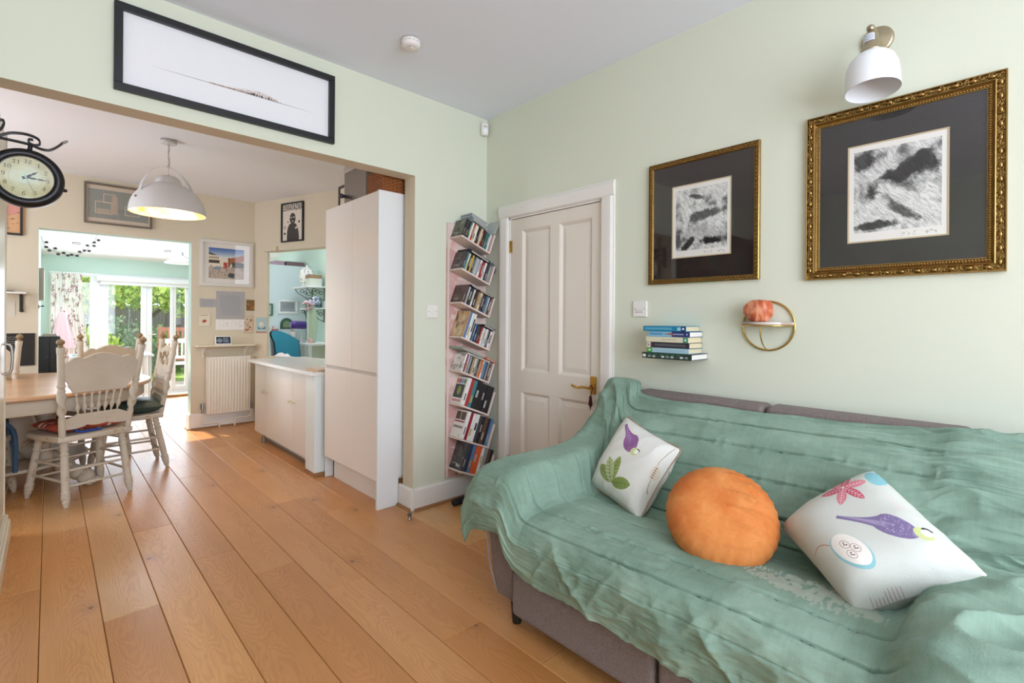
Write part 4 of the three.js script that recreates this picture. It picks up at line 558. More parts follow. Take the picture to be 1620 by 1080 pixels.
// ---------------------------------------------------------------- leaning pink shelf unit with discs
{
  const pinkT = texture(256, 512, (u, v) => { const a = fbm(u, v, 4, 8, 5), b = fbm(u, v, 18, 30, 3); let c = mix3([228, 206, 196], [206, 160, 152], smooth(0.42, 0.68, a)); c = mix3(c, [238, 226, 214], smooth(0.6, 0.75, b) * 0.6); return vn(u * 40, v * 80, 40, 80) > 0.965 ? [110, 96, 90] : c; });
  const pink = std(0xffffff, 0.75, { map: pinkT }), pinkS = std(0xdcc8be, 0.7);
  const unit = thing('disc_shelf', 'tall pink painted wall unit of eight slanting shelves', 'shelf unit', [0, 0, ZP]);
  part('backboard', worldUV(rspan(1.985, 2.335, 0.16, 1.915, 0.001, 0.014, 0.003)), pink, unit);
  part('edge_strip', rspan(1.985, 2.0, 0.16, 1.915, 0.014, 0.022, 0.003), pinkS, unit);
  const A = R(-21.3), L = 0.268, D = 0.152, tops = [1.810, 1.590, 1.363, 1.132, 0.902, 0.676, 0.448, 0.232];
  const pal = { black: 0x1d1c1f, charcoal: 0x3b3b40, white: 0xe3e1db, grey: 0x8e9194, silver: 0xb4bbbf, red: 0xa8332f, crimson: 0x8e1f33, orange: 0xd05a2a, cream: 0xd9cda9, green: 0x3f6e5a, teal: 0x3c7f86, navy: 0x25314f, blue: 0x4f7aa5, brown: 0x5b4033, tan: 0xa9825a, yellow: 0xc9a83a };
  const mats = Object.fromEntries(Object.entries(pal).map(([k, c]) => [k, std(c, 0.35)]));
  const inks = [0xa9a69e, 0x2a2a2c, 0x8c3a34, 0xb09a52].map(c => std(c, 0.4)), paper = std(0xcfcabf, 0.6), clear = std(0xaeb4b4, 0.15);
  const rows = ['black charcoal black green white red cream white black brown cream red black charcoal green teal white crimson', 'charcoal teal cream black yellow charcoal grey silver grey white crimson red white black charcoal grey cream', 'brown charcoal silver black charcoal white black brown tan cream brown navy charcoal blue silver brown', 'tan blue white white charcoal blue navy charcoal black red white silver white grey black white cream', 'white crimson silver grey charcoal tan cream grey charcoal tan orange white blue charcoal grey brown', 'white red teal black black black black black', 'white crimson white white charcoal black brown black blue', 'charcoal navy blue orange orange white grey brown black'].map(r => r.split(' '));
  const ord = ['top', 'second', 'third', 'fourth', 'fifth', 'sixth', 'seventh', 'lowest'];
  const dir = V(Math.cos(A), Math.sin(A), 0), up = V(-Math.sin(A), Math.cos(A), 0);
  const labelFor = (row, i, col, nm, sh) => { const same = row.map((c, j) => c === col && j > 0 ? j : -1).filter(j => j > 0); if (same.length < 2) return `only thin ${col} spined ${nm} standing on the ${sh} slanting shelf`; const r = same.length - 1 - same.indexOf(i); return `${['first', 'second', 'third', 'fourth', 'fifth', 'sixth'][r]} ${col} spined ${nm} from the end board on the ${sh} slanting shelf`; };
  const geoCache = {}, G = (w, h, d) => geoCache[[w, h, d]] ??= rbox(w, h, d, 0.0012, 0, 0, 0, 1);
  rows.forEach((row, k) => {
    const org = V(2.004, tops[k] + 0.002, 0), put = (m, x, y, z) => { m.position.copy(org.clone().addScaledVector(dir, x).addScaledVector(up, y)).setZ(z); m.rotation.z = A; return m; };
    put(part('shelf_board', worldUV(rbox(L, 0.012, D - 0.016, 0.002)), pinkS, unit), L / 2, 0.0, 0.016 + (D - 0.016) / 2);
    put(part('end_board', worldUV(rbox(0.012, k > 4 ? 0.16 : 0.135, D - 0.016, 0.002)), pinkS, unit), L - 0.006, 0.006 + (k > 4 ? 0.08 : 0.0675), 0.016 + (D - 0.016) / 2);
    const dvd = k >= 5, n = row.length, room = L - 0.016; let x = 0.004; const w = dvd ? room / n - 0.0012 : Math.min(0.0142, room / n - 0.001), hh = dvd ? 0.187 : 0.125, dd = dvd ? 0.128 : 0.128;
    row.forEach((col, i) => {
      const big = k === 3 && i < 4, ww = (k === 3 ? (big ? 0.018 : 0.0135) : w), h2 = big ? 0.185 : k === 4 ? 0.118 + (i % 3) * 0.006 : dvd ? hh : hh - (i % 4 === 3 ? 0.003 : 0), d2 = dd - (i % 3) * 0.003; if (x + ww > L - 0.012) return;
      const nm = dvd ? 'film case' : k === 4 || big ? 'paperback' : 'disc case';
      const o = thing(dvd ? 'film_case' : k === 4 || big ? 'paperback_book' : 'disc_case', i === 0 ? `${col} ${nm} showing its front cover on the ${ord[k]} slanting shelf` : labelFor(row, i, col, nm, ord[k]), dvd || !(k === 4 || big) ? 'disc case' : 'book', [0, 0, ZP], 0, `${nm}s on the ${ord[k]} slanting shelf`);
      const c = put(part('case', G(ww, h2, d2), mats[col], o), x + ww / 2, 0.0075 + h2 / 2, 0.017 + d2 / 2);
      if (i % 3 !== 1) put(part('spine_label', G(ww * (0.28 + 0.1 * (i % 4)), dvd ? 0.05 : h2 * (i % 2 ? 0.5 : 0.34), 0.0016), col === 'white' || col === 'cream' || col === 'silver' ? inks[1 + (i % 3)] : inks[i % 5 === 2 ? 3 : 0], o), x + ww / 2, 0.0075 + h2 * (i % 2 ? 0.55 : 0.3), 0.017 + d2 + 0.0002);
      if (i === 0) { // cover art of the first case, facing the opening
        const tex = print(160, dvd ? 230 : 160, (g, W2, H2) => { const base = { black: ['#565a4d', '#8d8c72'], charcoal: ['#4a4a4c', '#7b7470'], brown: ['#4c423f', '#7a5d58'], tan: ['#c9a97c', '#d7cdb5'], white: ['#e2dcd6', '#b9aca6'] }[col]; g.fillStyle = base[0]; g.fillRect(0, 0, W2, H2); g.fillStyle = base[1];
          if (k === 5) { ['#c4574a', '#8a4d59', '#6a98b8', '#3d7f58'].forEach((q, j) => { g.fillStyle = q; g.fillRect(14 + j * 34, 14, 28, 40); }); g.fillStyle = '#39453f'; g.fillRect(14, 62, 132, 120); g.fillStyle = '#8a8a4a'; g.beginPath(); g.ellipse(80, 118, 26, 40, 0, 0, 7); g.fill(); g.fillStyle = '#b2433d'; for (let j = 0; j < 6; j++) g.fillRect(20 + j * 21, 194, 14, 24); }
          else if (k === 6) { g.fillStyle = '#5c4c44'; g.fillRect(10, 10, 66, 70); g.fillRect(82, 10, 66, 70); g.fillStyle = '#8e3b40'; g.fillRect(8, 90, 144, 12); g.fillStyle = '#8b8884'; g.fillRect(14, 132, 132, 22); g.fillStyle = '#c8b24c'; g.fillRect(104, 210, 30, 8); }
          else { for (let j = 0; j < 26; j++) { g.globalAlpha = 0.35; g.fillStyle = j % 3 ? base[1] : '#22201f'; g.beginPath(); g.ellipse(rnd() * W2, rnd() * H2, rr(8, 40), rr(5, 26), rnd() * 3, 0, 7); g.fill(); } g.globalAlpha = 0.8; g.fillStyle = '#cfc8b4'; g.fillRect(W2 * 0.15, H2 * 0.8, W2 * 0.5, 6); if (k === 7) { g.fillStyle = '#d8d2c8'; g.fillRect(80, 190, 26, 20); g.fillRect(112, 190, 20, 20); } } });
        const f = put(part('cover_art', new THREE.PlaneGeometry(d2 - 0.006, h2 - 0.006).rotateY(-Math.PI / 2), std(0xffffff, 0.3, { map: tex }), o), x - 0.0008, 0.0075 + h2 / 2, 0.017 + d2 / 2); f.rotation.z = A;
      }
      x += ww + 0.0011;
    });
  });
  // loose things lying on top of the rows
  const flat = (name, label, cat, k, x, y, w, h, d, z, turn, mat) => { const o = thing(name, label, cat, V(2.004, tops[k] + 0.002, ZP + z).addScaledVector(dir, x).addScaledVector(up, y).toArray(), 0); o.rotation.set(0, turn, A); part('case', rbox(w, h, d, 0.0015, 0, 0, 0, 1), mat, o); part('edge_label', rbox(w * 0.82, h * 0.5, 0.0016, 0.0004, 0, 0, d / 2 + 0.0003), inks[0], o); return o; };
  ['upper', 'middle', 'lower', 'bottom'].forEach((q, i) => flat('disc_case', `clear disc case, ${['topmost', 'second', 'third', 'lowest'][i]} of four lying across the top shelf row`, 'disc case', 0, 0.098 + i * 0.006, 0.185 - i * 0.0125, 0.142, 0.0112, 0.125, 0.082, 0.05 * (i - 1), i % 2 ? clear : std(0x93a4a8, 0.2)));
  { const o = thing('disc_case', 'clear open disc case leaning out at the end of the top shelf', 'disc case', V(2.004, tops[0] + 0.002, ZP + 0.09).addScaledVector(dir, 0.262).addScaledVector(up, 0.205).toArray()); o.rotation.z = A - 0.12; part('case', rbox(0.006, 0.125, 0.12, 0.001), clear, o); part('edge_label', rbox(0.004, 0.11, 0.0016, 0.0005, 0, 0, 0.0605), paper, o); }
  flat('book', 'black covered book lying on the second shelf row', 'book', 1, 0.115, 0.146, 0.20, 0.022, 0.135, 0.082, 0.03, std(0x1b1a1c, 0.5));
  flat('disc_case', 'brown disc case lying on the third shelf row', 'disc case', 2, 0.19, 0.143, 0.14, 0.011, 0.125, 0.084, -0.06, mats.brown);
  flat('disc_case', 'black disc case lying flat on the third shelf row', 'disc case', 2, 0.075, 0.143, 0.085, 0.010, 0.12, 0.08, 0.1, mats.black);
  flat('disc_case', 'dark disc case lying at the end of the fourth shelf row', 'disc case', 3, 0.215, 0.147, 0.11, 0.016, 0.125, 0.084, 0.0, mats.charcoal);
  flat('book', 'green grey book lying across the fifth shelf row', 'book', 4, 0.05, 0.150, 0.21, 0.016, 0.14, 0.082, 0.05, std(0x8f9788, 0.5));
  flat('book', 'white covered book lying under the green grey book', 'book', 4, 0.12, 0.1365, 0.2, 0.010, 0.14, 0.083, -0.08, std(0xd2cfc6, 0.5));
  flat('book', 'orange edged book lying at the end of the fifth shelf row', 'book', 4, 0.225, 0.152, 0.10, 0.014, 0.13, 0.083, 0.05, mats.orange);
  // hand-sized hat of grey felt at the end of the second row
  { const o = thing('felt_pouch', 'small grey felt pouch slumped over the end of the second shelf', 'pouch', V(2.004, tops[1] + 0.002, ZP + 0.1).addScaledVector(dir, 0.258).addScaledVector(up, 0.147).toArray()); part('bag', new THREE.SphereGeometry(0.03, 18, 12).scale(0.9, 0.75, 1.3), std(0x5c6062, 0.95), o); part('flap', new THREE.SphereGeometry(0.024, 14, 10).scale(0.55, 1.4, 1.1).translate(0.022, -0.025, 0.01), std(0x6c7072, 0.95), o); }
  // black bags on the floor under the unit
  const b = thing('shoulder_bag', 'black folded shoulder bag lying against the skirting board', 'bag', [2.145, 0.002, -2.60]);
  b.rotation.y = R(12); const bm = std(0x1a1a1c, 0.7);
  part('body', new THREE.SphereGeometry(1, 24, 16).scale(0.13, 0.05, 0.075).translate(0.05, 0.05, 0.0), bm, b); part('strap', tube([V(-0.06, 0.035, 0.05), V(-0.065, 0.085, 0.06), V(0.02, 0.11, 0.075), V(0.12, 0.10, 0.07), V(0.06, 0.05, 0.09), V(-0.02, 0.03, 0.08)], 0.009, 40, 8), bm, b);
  const t = thing('folding_umbrella', 'short black folded umbrella lying on the floor by the bag', 'umbrella', [2.035, 0.026, -2.665]); part('sleeve', rod(V(-0.045, 0, 0.0), V(0.06, 0, -0.01), 0.024, 0.024, 18), bm, t); part('cap', ball(0.024, -0.045, 0, 0, 14), bm, t);
}

// ---------------------------------------------------------------- dining room furniture
const cupM = std(0xeae2d8, 0.32), steel = std(0xa9a7a4, 0.28, { metalness: 1 }), chrome = std(0xc6c6c6, 0.15, { metalness: 1 });
{ // tall cupboard
  const o = thing('tall_cupboard', 'tall glossy white handleless cupboard behind the partition end', 'cupboard'), z0 = -3.80, z1 = -2.962, zm = -3.335;
  part('carcass', rspan(1.592, 2.17, 0.17, 2.092, z0 + 0.002, z1, 0.002, 1), cupM, o);
  for (const [a, b] of [[z0, zm - 0.0015], [zm + 0.0015, z1]]) { part('door', rspan(1.57, 1.590, 0.183, 0.868, a, b, 0.003), cupM, o); part('door', rspan(1.57, 1.590, 0.893, 2.094, a, b, 0.003), cupM, o); }
  part('handle_channel', span(1.586, 1.592, 0.868, 0.893, z0, z1), std(0xcfc6bb, 0.5), o);
  part('plinth', span(1.65, 1.666, 0.001, 0.178, z0, z1), cupM, o);
  const s = poly([[1.566, 0.0005], [1.70, 0.0005], [1.722, 0.02], [1.722, 0.19], [2.17, 0.19], [2.17, 2.096], [1.566, 2.096]]); part('end_panel', new THREE.ExtrudeGeometry(s, { depth: 0.018, bevelEnabled: false }).translate(0, 0, -2.961), std(0xe9ebea, 0.35), o);
  part('filler_panel', span(1.60, 1.66, 0.001, 0.18, -3.86, -3.845), std(0xe9ebea, 0.4), o);
  part('end_panel', rspan(1.58, 2.17, 0.18, 2.094, -3.82, -3.802, 0.002, 1), std(0xe9ebea, 0.35), o);
}
{ // low cupboards with worktop
  const grp = 'low cupboards under the worktop', spl = [-5.544, -4.829, -4.12];
  [['at the far end beside the radiator wall', 0], ['beside the tall cupboard', 1]].forEach(([w, i]) => {
    const a = spl[i], b = spl[i + 1], m = [-5.196, -4.453][i], o = thing('base_cupboard', `cream two door low cupboard ${w}`, 'cupboard', [0, 0, 0], 0, grp);
    part('carcass', span(1.582, 2.085, 0.09, 0.79, a + 0.002, b - 0.002), cupM, o);
    for (const [p, q, s] of [[a, m - 0.002, 1], [m + 0.002, b, -1]]) { const d = part('door', rspan(1.56, 1.58, 0.088, 0.786, p, q, 0.003), cupM, o), kz = s > 0 ? q - 0.045 : p + 0.045; part('knob', lathe([[0, 0.032], [0.012, 0.031], [0.016, 0.024], [0.012, 0.015], [0.007, 0.01], [0.008, 0]], 18).rotateZ(Math.PI / 2).translate(1.56, 0.52, kz), std(0xd9cdb4, 0.3), d); }
    part('plinth', span(1.635, 1.65, 0.02, 0.09, a, b), cupM, o); part('kick_strip', span(1.632, 1.636, 0.001, 0.02, a, b), std(0x8f877e, 0.4), o);
    if (!i) part('foot', [rod(V(1.585, 0.004, -5.33), V(1.585, 0.09, -5.33), 0.012), cyl(0.02, 0.02, 0.006, 1.585, 0.004, -5.33)], steel, o);
  });
  const e = thing('boxed_end', 'white boxed end post between low and tall cupboards', 'end panel'); part('side_panel', rspan(1.56, 2.12, 0.09, 0.79, -4.116, -4.085, 0.002, 1), std(0xe6ece8, 0.4), e); part('post', rspan(1.53, 1.615, 0.03, 0.795, -4.082, -3.895, 0.002, 1), std(0xe8eeea, 0.4), e); part('post_foot', span(1.525, 1.62, 0.001, 0.03, -4.082, -3.89), oakBead, e);
  single('worktop', rspan(1.505, 2.09, 0.795, 0.826, -5.60, -3.885, 0.004), std(0xe9e6e3, 0.25), 'pale worktop over the low cream cupboards', 'worktop');
  const tr = thing('wooden_tray', 'thin wooden board lying at the near end of the worktop', 'tray', [1.66, 0.827, -4.02]); part('board', rbox(0.22, 0.012, 0.24, 0.004, 0, 0.006, 0), std(0xc9a888, 0.5), tr); part('magazine', rbox(0.19, 0.008, 0.2, 0.002, 0.005, 0.016, 0.005), std(0xd9c4b4, 0.5), tr);
  single('splash_panel', rspan(1.75, 2.12, 0.827, 1.0, -3.905, -3.885, 0.002), std(0xe6e4df, 0.4), 'short white upstand at the end of the worktop', 'panel');
}
{ // things on top of the tall cupboard
  const t = 2.097, b = thing('wicker_basket', 'brown wicker basket on top of the tall cupboard', 'basket', [1.735, t, -3.06]); const wk = std(0x9a5c2c, 0.6), wk2 = std(0x6e3c1a, 0.65), w = 0.27, d = 0.2, h = 0.14, rows = [], stakes = [];
  for (let k = 0; k < 12; k++) { const y = 0.008 + k * h / 12, pts = []; for (let i = 0; i < 72; i++) { const s = i / 72 * 4, q = Math.floor(s), f = s - q, p = [[-w / 2 + w * f, -d / 2], [w / 2, -d / 2 + d * f], [w / 2 - w * f, d / 2], [-w / 2, d / 2 - d * f]][q], o = 0.004 * Math.sin(i * Math.PI / 2 + k * Math.PI); pts.push(V(p[0] * (1 + o * 6 / w * 0.2), y, p[1] * (1 + o * 6 / d * 0.2))); } rows.push(tube(pts, 0.0062, 144, 5, true)); }
  part('weave', rows, wk, b); for (let i = 0; i < 36; i++) { const s = (i + 0.5) / 36 * 4, q = Math.floor(s), f = s - q, p = [[-w / 2 + w * f, -d / 2], [w / 2, -d / 2 + d * f], [w / 2 - w * f, d / 2], [-w / 2, d / 2 - d * f]][q]; stakes.push(rod(V(p[0], 0, p[1]), V(p[0], h, p[1]), 0.005, 0.005, 6)); } part('stakes', stakes, wk2, b); part('base', box(w - 0.01, 0.008, d - 0.01, 0, 0.004, 0), wk2, b);
  const c = thing('steel_bin', 'brushed steel storage canister with clear lid on the tall cupboard', 'canister', [1.735, t, -3.40]); const s = new THREE.Shape(), W2 = 0.125, R2 = 0.05; s.moveTo(-W2 + R2, -0.2); s.lineTo(W2 - R2, -0.2); s.absarc(W2 - R2, -0.2 + R2, R2, -Math.PI / 2, 0); s.lineTo(W2, 0.2 - R2); s.absarc(W2 - R2, 0.2 - R2, R2, 0, Math.PI / 2); s.lineTo(-W2 + R2, 0.2); s.absarc(-W2 + R2, 0.2 - R2, R2, Math.PI / 2, Math.PI); s.lineTo(-W2, -0.2 + R2); s.absarc(-W2 + R2, -0.2 + R2, R2, Math.PI, Math.PI * 1.5);
  part('body', extr(s, 0.24, 0.004, 2, 12).rotateX(-Math.PI / 2), std(0x8c837b, 0.3, { metalness: 0.9 }), c); part('lid', extr(s, 0.05, 0.012, 3, 12).rotateX(-Math.PI / 2).scale(1.04, 1, 1.03).translate(0, 0.241, 0), phy(0xb8aca2, 0.25, { metalness: 0.2 }), c); part('tap', [rod(V(-0.125, 0.06, -0.12), V(-0.165, 0.06, -0.12), 0.012), ball(0.018, -0.165, 0.06, -0.12)], std(0x2b2a2a, 0.4), c);
  const p = thing('framed_picture', 'dark framed picture propped on the tall cupboard', 'picture', [1.68, t, -3.712]); p.rotation.set(0, Math.PI / 2 + Math.PI, 0); part('frame', rect4(0.19, 0.2, 0.02, -0.008, 0.01).map(g => g.translate(0, 0.1, 0)), std(0x2b2624, 0.4), p); part('print', span(-0.08, 0.08, 0.015, 0.185, -0.002, 0.002), std(0xd8c9b4, 0.8), p);
}
// radiator with shelf over it
{
  const o = thing('radiator', 'white ribbed panel radiator below the wooden shelf', 'radiator', [0, 0, ZB]), x0 = 1.297, x1 = 1.735, y0 = 0.16, y1 = 0.81, n = 14, w = x1 - x0; const rm = std(0xece4d4, 0.4);
  const ribs = gridSurface(n * 8, 12, (a, b) => { const t = a * n, f = t - Math.floor(t), e = smooth(0.02, 0.09, b) * smooth(0.98, 0.91, b) * smooth(0, 0.02, a) * smooth(1, 0.98, a), r = 0.012 * smooth(0.08, 0.28, f) * smooth(0.92, 0.72, f) * e; return V(x0 + 0.01 + a * (w - 0.02), lerp(y0 + 0.008, y1 - 0.008, b), 0.082 + r); });
  part('front_panel', ribs, rm, o); part('body', rspan(x0, x1, y0, y1, 0.04, 0.084, 0.008, 3), rm, o); for (const x of [x0, x1]) part('side_cover', rspan(x - 0.004, x + 0.004, y0, y1, 0.03, 0.09, 0.003), rm, o);
  const grille = []; for (let i = 0; i < 20; i++) grille.push(box(0.006, 0.003, 0.04, x0 + 0.02 + i * (w - 0.04) / 19, y1 + 0.001, 0.06)); part('top_grille', grille, std(0xb9b2a5, 0.5), o);
  for (const [x, k] of [[x0 - 0.04, 1], [x1 + 0.025, 0]]) { part('valve', [rod(V(x, 0.2, 0.055), V(x < 1.5 ? x0 : x1, 0.2, 0.055), 0.011), rod(V(x, 0.18, 0.055), V(x, 0.225, 0.055), 0.013), k ? cyl(0.02, 0.022, 0.06, x, 0.29 - 0.03, 0.055, 18) : rod(V(x, 0.22, 0.055), V(x, 0.26, 0.055), 0.012)], k ? chrome : steel, o); }
  part('pipe', tube([V(x0 - 0.04, 0.18, 0.055), V(x0 - 0.04, 0.09, 0.055), V(x0 - 0.02, 0.062, 0.055), V(x0 + 0.1, 0.058, 0.055), V(x0 + 0.125, 0.045, 0.055), V(x0 + 0.13, 0.002, 0.055)], 0.0085, 60), rm, o);
  part('pipe', tube([V(x1 + 0.025, 0.18, 0.055), V(x1 + 0.025, 0.12, 0.055), V(x1 + 0.0, 0.09, 0.055), V(x1 - 0.12, 0.085, 0.055), V(x1 - 0.145, 0.07, 0.055), V(x1 - 0.15, 0.002, 0.055)], 0.0085, 60), rm, o);
  for (const x of [x0 + 0.08, x1 - 0.08]) part('wall_bracket', span(x - 0.012, x + 0.012, 0.25, 0.75, 0.001, 0.04), steel, o);
  const s = thing('wall_shelf', 'narrow pale wooden shelf above the radiator', 'shelf', [0, 0, ZB]); part('board', rspan(1.185, 1.775, 0.925, 0.945, 0.001, 0.15, 0.006), std(0xe6d9c0, 0.5), s); for (const x of [1.27, 1.70]) part('bracket', [span(x - 0.01, x + 0.01, 0.80, 0.925, 0.001, 0.012), span(x - 0.01, x + 0.01, 0.912, 0.925, 0.001, 0.12), rod(V(x, 0.82, 0.01), V(x, 0.915, 0.1), 0.006)], std(0xe9e1d0, 0.5), s);
  const d = thing('digital_frame', 'small white digital display standing on the radiator shelf', 'display', [1.455, 0.946, ZB + 0.09]); d.rotation.x = R(-14); part('case', rbox(0.165, 0.098, 0.014, 0.005, 0, 0.049, 0), std(0xeeeeee, 0.4), d);
  part('screen', new THREE.PlaneGeometry(0.145, 0.078).translate(0, 0.05, 0.0078), std(0x222222, 0.15, { emissive: 0xffffff, emissiveIntensity: 0.35, emissiveMap: print(256, 138, (c, w2, h2) => { c.fillStyle = '#141820'; c.fillRect(0, 0, w2, h2); c.fillStyle = '#cfdcf2'; c.beginPath(); c.ellipse(60, 74, 52, 46, 0, 0, 7); c.fill(); c.fillStyle = '#aebfdd'; c.fillRect(120, 50, 100, 66); c.fillStyle = '#e6edf8'; c.fillRect(116, 20, 96, 18); }) }), d);
}
// papers and cards pinned to the radiator wall
function sheet(name, label, cat, a, b, col, z = 0.003, draw, group) { const p = onZ(a[0], a[1], ZB), q = onZ(b[0], b[1], ZB), w = q.x - p.x, h = p.y - q.y, o = thing(name, label, cat, [(p.x + q.x) / 2, (p.y + q.y) / 2, ZB], 0, group); part('sheet', box(w, h, 0.002, 0, 0, z), std(col, 0.8), o); if (draw) part('print', new THREE.PlaneGeometry(w - 0.004, h - 0.004).translate(0, 0, z + 0.0012), std(0xffffff, 0.8, { map: print(160, Math.max(40, Math.round(160 * h / w)), draw) }), o); return o; }
const greyPrint = (a, b) => (c, w, h) => { c.fillStyle = a; c.fillRect(0, 0, w, h); for (let i = 0; i < 400; i++) { c.globalAlpha = 0.03; c.fillStyle = b; c.beginPath(); c.arc(w * 0.5 + rr(-0.35, 0.35) * w, h * 0.5 + rr(-0.35, 0.35) * h, 12, 0, 7); c.fill(); } c.globalAlpha = 1; };
sheet('calendar', 'tall grey wall calendar picture between the greeting cards', 'calendar', [342, 460], [387, 504.5], 0xa9a4a6, 0.003, greyPrint('#aeaaa8', '#8a8488'));
sheet('wall_note', 'narrow grey note pinned beside the calendar', 'note', [316, 472], [341, 486], 0xaaa6a6, 0.003, greyPrint('#b0acaa', '#8c888c'));
sheet('calendar_page', 'white calendar month page below its grey picture', 'calendar page', [341, 505], [386.5, 521.5], 0xe8e2dc, 0.003, (c, w, h) => { c.fillStyle = '#ece6e0'; c.fillRect(0, 0, w, h); c.fillStyle = '#8e8a90'; for (let i = 0; i < 7; i++) for (let j = 0; j < 3; j++) if (rnd() < 0.6) c.fillRect(14 + i * 20, 10 + j * 15, rr(3, 12), 2); c.strokeStyle = '#cfc6c0'; for (let i = 1; i < 7; i++) c.strokeRect(i * 22, 4, 0.5, h - 8); });
const blot = (base, cols) => (c, w, h) => { c.fillStyle = base; c.fillRect(0, 0, w, h); for (let i = 0; i < 26; i++) { c.fillStyle = cols[i % cols.length]; c.globalAlpha = 0.7; c.beginPath(); c.ellipse(rr(0.1, 0.9) * w, rr(0.1, 0.9) * h, rr(5, 26), rr(4, 18), rnd() * 3, 0, 7); c.fill(); } c.globalAlpha = 1; };
sheet('postcard', 'small brown and gold postcard beside the calendar', 'card', [389.5, 474], [410, 491.5], 0x8a6a40, 0.003, blot('#7d6238', ['#b98a3a', '#5a3b2a', '#a8643a']), 'cards on the radiator wall');
sheet('postcard', 'red and cream picture card under the brown postcard', 'card', [386.5, 500], [400, 526.5], 0xb05a45, 0.003, blot('#d6c2a4', ['#a83c34', '#4b3a34', '#d98a6a']), 'cards on the radiator wall');
sheet('tin_plaque', 'small framed plaque with a red animal under pinned note', 'plaque', [314, 496], [332, 515.5], 0xd6ccb4, 0.006, (c, w, h) => { c.fillStyle = '#ded4bc'; c.fillRect(0, 0, w, h); c.fillStyle = '#b5473c'; c.beginPath(); c.ellipse(w * 0.5, h * 0.6, w * 0.2, h * 0.12, -0.4, 0, 7); c.fill(); c.fillStyle = '#a26a58'; for (let i = 0; i < 7; i++) c.fillRect(24 + i * 16, 14, 10, 14); });
{ // card that hangs on the oblique wall next to the corner
  const p = onOblique(405, 502, 0.003), q = onOblique(422, 527, 0.003), o = thing('postcard', 'pale teal card with a dark blue boat on the angled wall', 'card'); hang(o, p.clone().add(q).multiplyScalar(0.5), ON); const w = Math.hypot(q.x - p.x, q.z - p.z), h = p.y - q.y;
  part('sheet', box(w, h, 0.002), std(0x9db4b0, 0.8), o); part('print', new THREE.PlaneGeometry(w - 0.004, h - 0.004).translate(0, 0, 0.0013), std(0xffffff, 0.8, { map: print(128, 150, (c, W2, H2) => { c.fillStyle = '#a9c0bc'; c.fillRect(0, 0, W2, H2); c.fillStyle = '#2f4a68'; c.beginPath(); c.moveTo(14, 84); c.quadraticCurveTo(64, 130, 116, 84); c.lineTo(110, 110); c.lineTo(30, 112); c.fill(); c.fillStyle = '#d9d2c2'; c.beginPath(); c.ellipse(64, 64, 26, 22, 0, 0, 7); c.fill(); c.fillStyle = '#b8805f'; c.fillRect(0, 136, W2, 14); }) }), o);
}
function framed(label, a, b, wallZ, fw, fcol, mount, win, draw, rough = 0.5) {
  const p = onZ(a[0], a[1], wallZ), q = onZ(b[0], b[1], wallZ), w = q.x - p.x, h = p.y - q.y, o = thing('framed_picture', label, 'picture', [(p.x + q.x) / 2, (p.y + q.y) / 2, wallZ]);
  part('frame', rect4(w, h, fw, 0.001, 0.025), std(fcol, rough), o); part('mount', span(-w / 2 + fw, w / 2 - fw, -h / 2 + fw, h / 2 - fw, 0.002, 0.006), std(mount, 0.85), o);
  part('print', new THREE.PlaneGeometry(win[0], win[1]).translate(win[2] ?? 0, win[3] ?? 0, 0.0068), std(0xffffff, 0.85, { map: print(320, Math.round(320 * win[1] / win[0]), draw) }), o); part('glazing', span(-w / 2 + fw, w / 2 - fw, -h / 2 + fw, h / 2 - fw, 0.012, 0.0135), picGlass, o); return o;
}
framed('white framed colourful street scene print above the radiator', [315, 377], [399, 455], ZB, 0.035, 0xd9d2c8, 0xe8e0d6, [0.362, 0.35], (c, w, h) => {
  c.fillStyle = '#e9dcc6'; c.fillRect(0, 0, w, h); const g = c.createLinearGradient(0, 0, 0, h * 0.3); g.addColorStop(0, '#3d62a8'); g.addColorStop(1, '#dfe0dc'); c.fillStyle = g; c.fillRect(0, 0, w, h * 0.32);
  c.fillStyle = '#565548'; c.beginPath(); c.moveTo(0, h * 0.14); c.lineTo(w * 0.26, h * 0.25); c.lineTo(w * 0.26, h * 0.30); c.lineTo(0, h * 0.22); c.fill(); c.fillStyle = '#e6d8b8'; c.fillRect(0, h * 0.24, w * 0.27, h * 0.2); c.fillStyle = '#4a4038'; for (let i = 0; i < 5; i++) c.fillRect(6 + i * 18, h * 0.29, 8, 18); c.fillRect(0, h * 0.4, w * 0.3, h * 0.1);
  c.fillStyle = '#a9623f'; c.beginPath(); c.moveTo(w * 0.55, h * 0.33); c.lineTo(w, h * 0.18); c.lineTo(w, h * 0.4); c.lineTo(w * 0.6, h * 0.52); c.fill(); c.fillStyle = '#3c3a30'; c.fillRect(w * 0.66, h * 0.44, w * 0.34, h * 0.18); c.fillStyle = '#7a4a38'; c.fillRect(w * 0.54, h * 0.3, w * 0.06, h * 0.3);
  c.fillStyle = '#c0a894'; c.fillRect(0, h * 0.62, w, h * 0.38); c.fillStyle = '#b43c2e'; c.fillRect(w * 0.41, h * 0.46, w * 0.11, h * 0.2); for (let i = 0; i < 240; i++) { c.fillStyle = ['#8a7768', '#d8c8b2', '#5a564f', '#a3aab0', '#40362f'][i % 5]; c.globalAlpha = 0.7; c.fillRect(rnd() * w, h * (0.55 + 0.43 * rnd()), rr(3, 12), rr(4, 12)); } c.globalAlpha = 1; c.fillStyle = '#8d97a3'; c.beginPath(); c.ellipse(w * 0.24, h * 0.66, 34, 17, 0, 0, 7); c.fill(); c.fillStyle = '#3c4248'; c.beginPath(); c.ellipse(w * 0.63, h * 0.88, 30, 24, 0, 0, 7); c.fill();
});
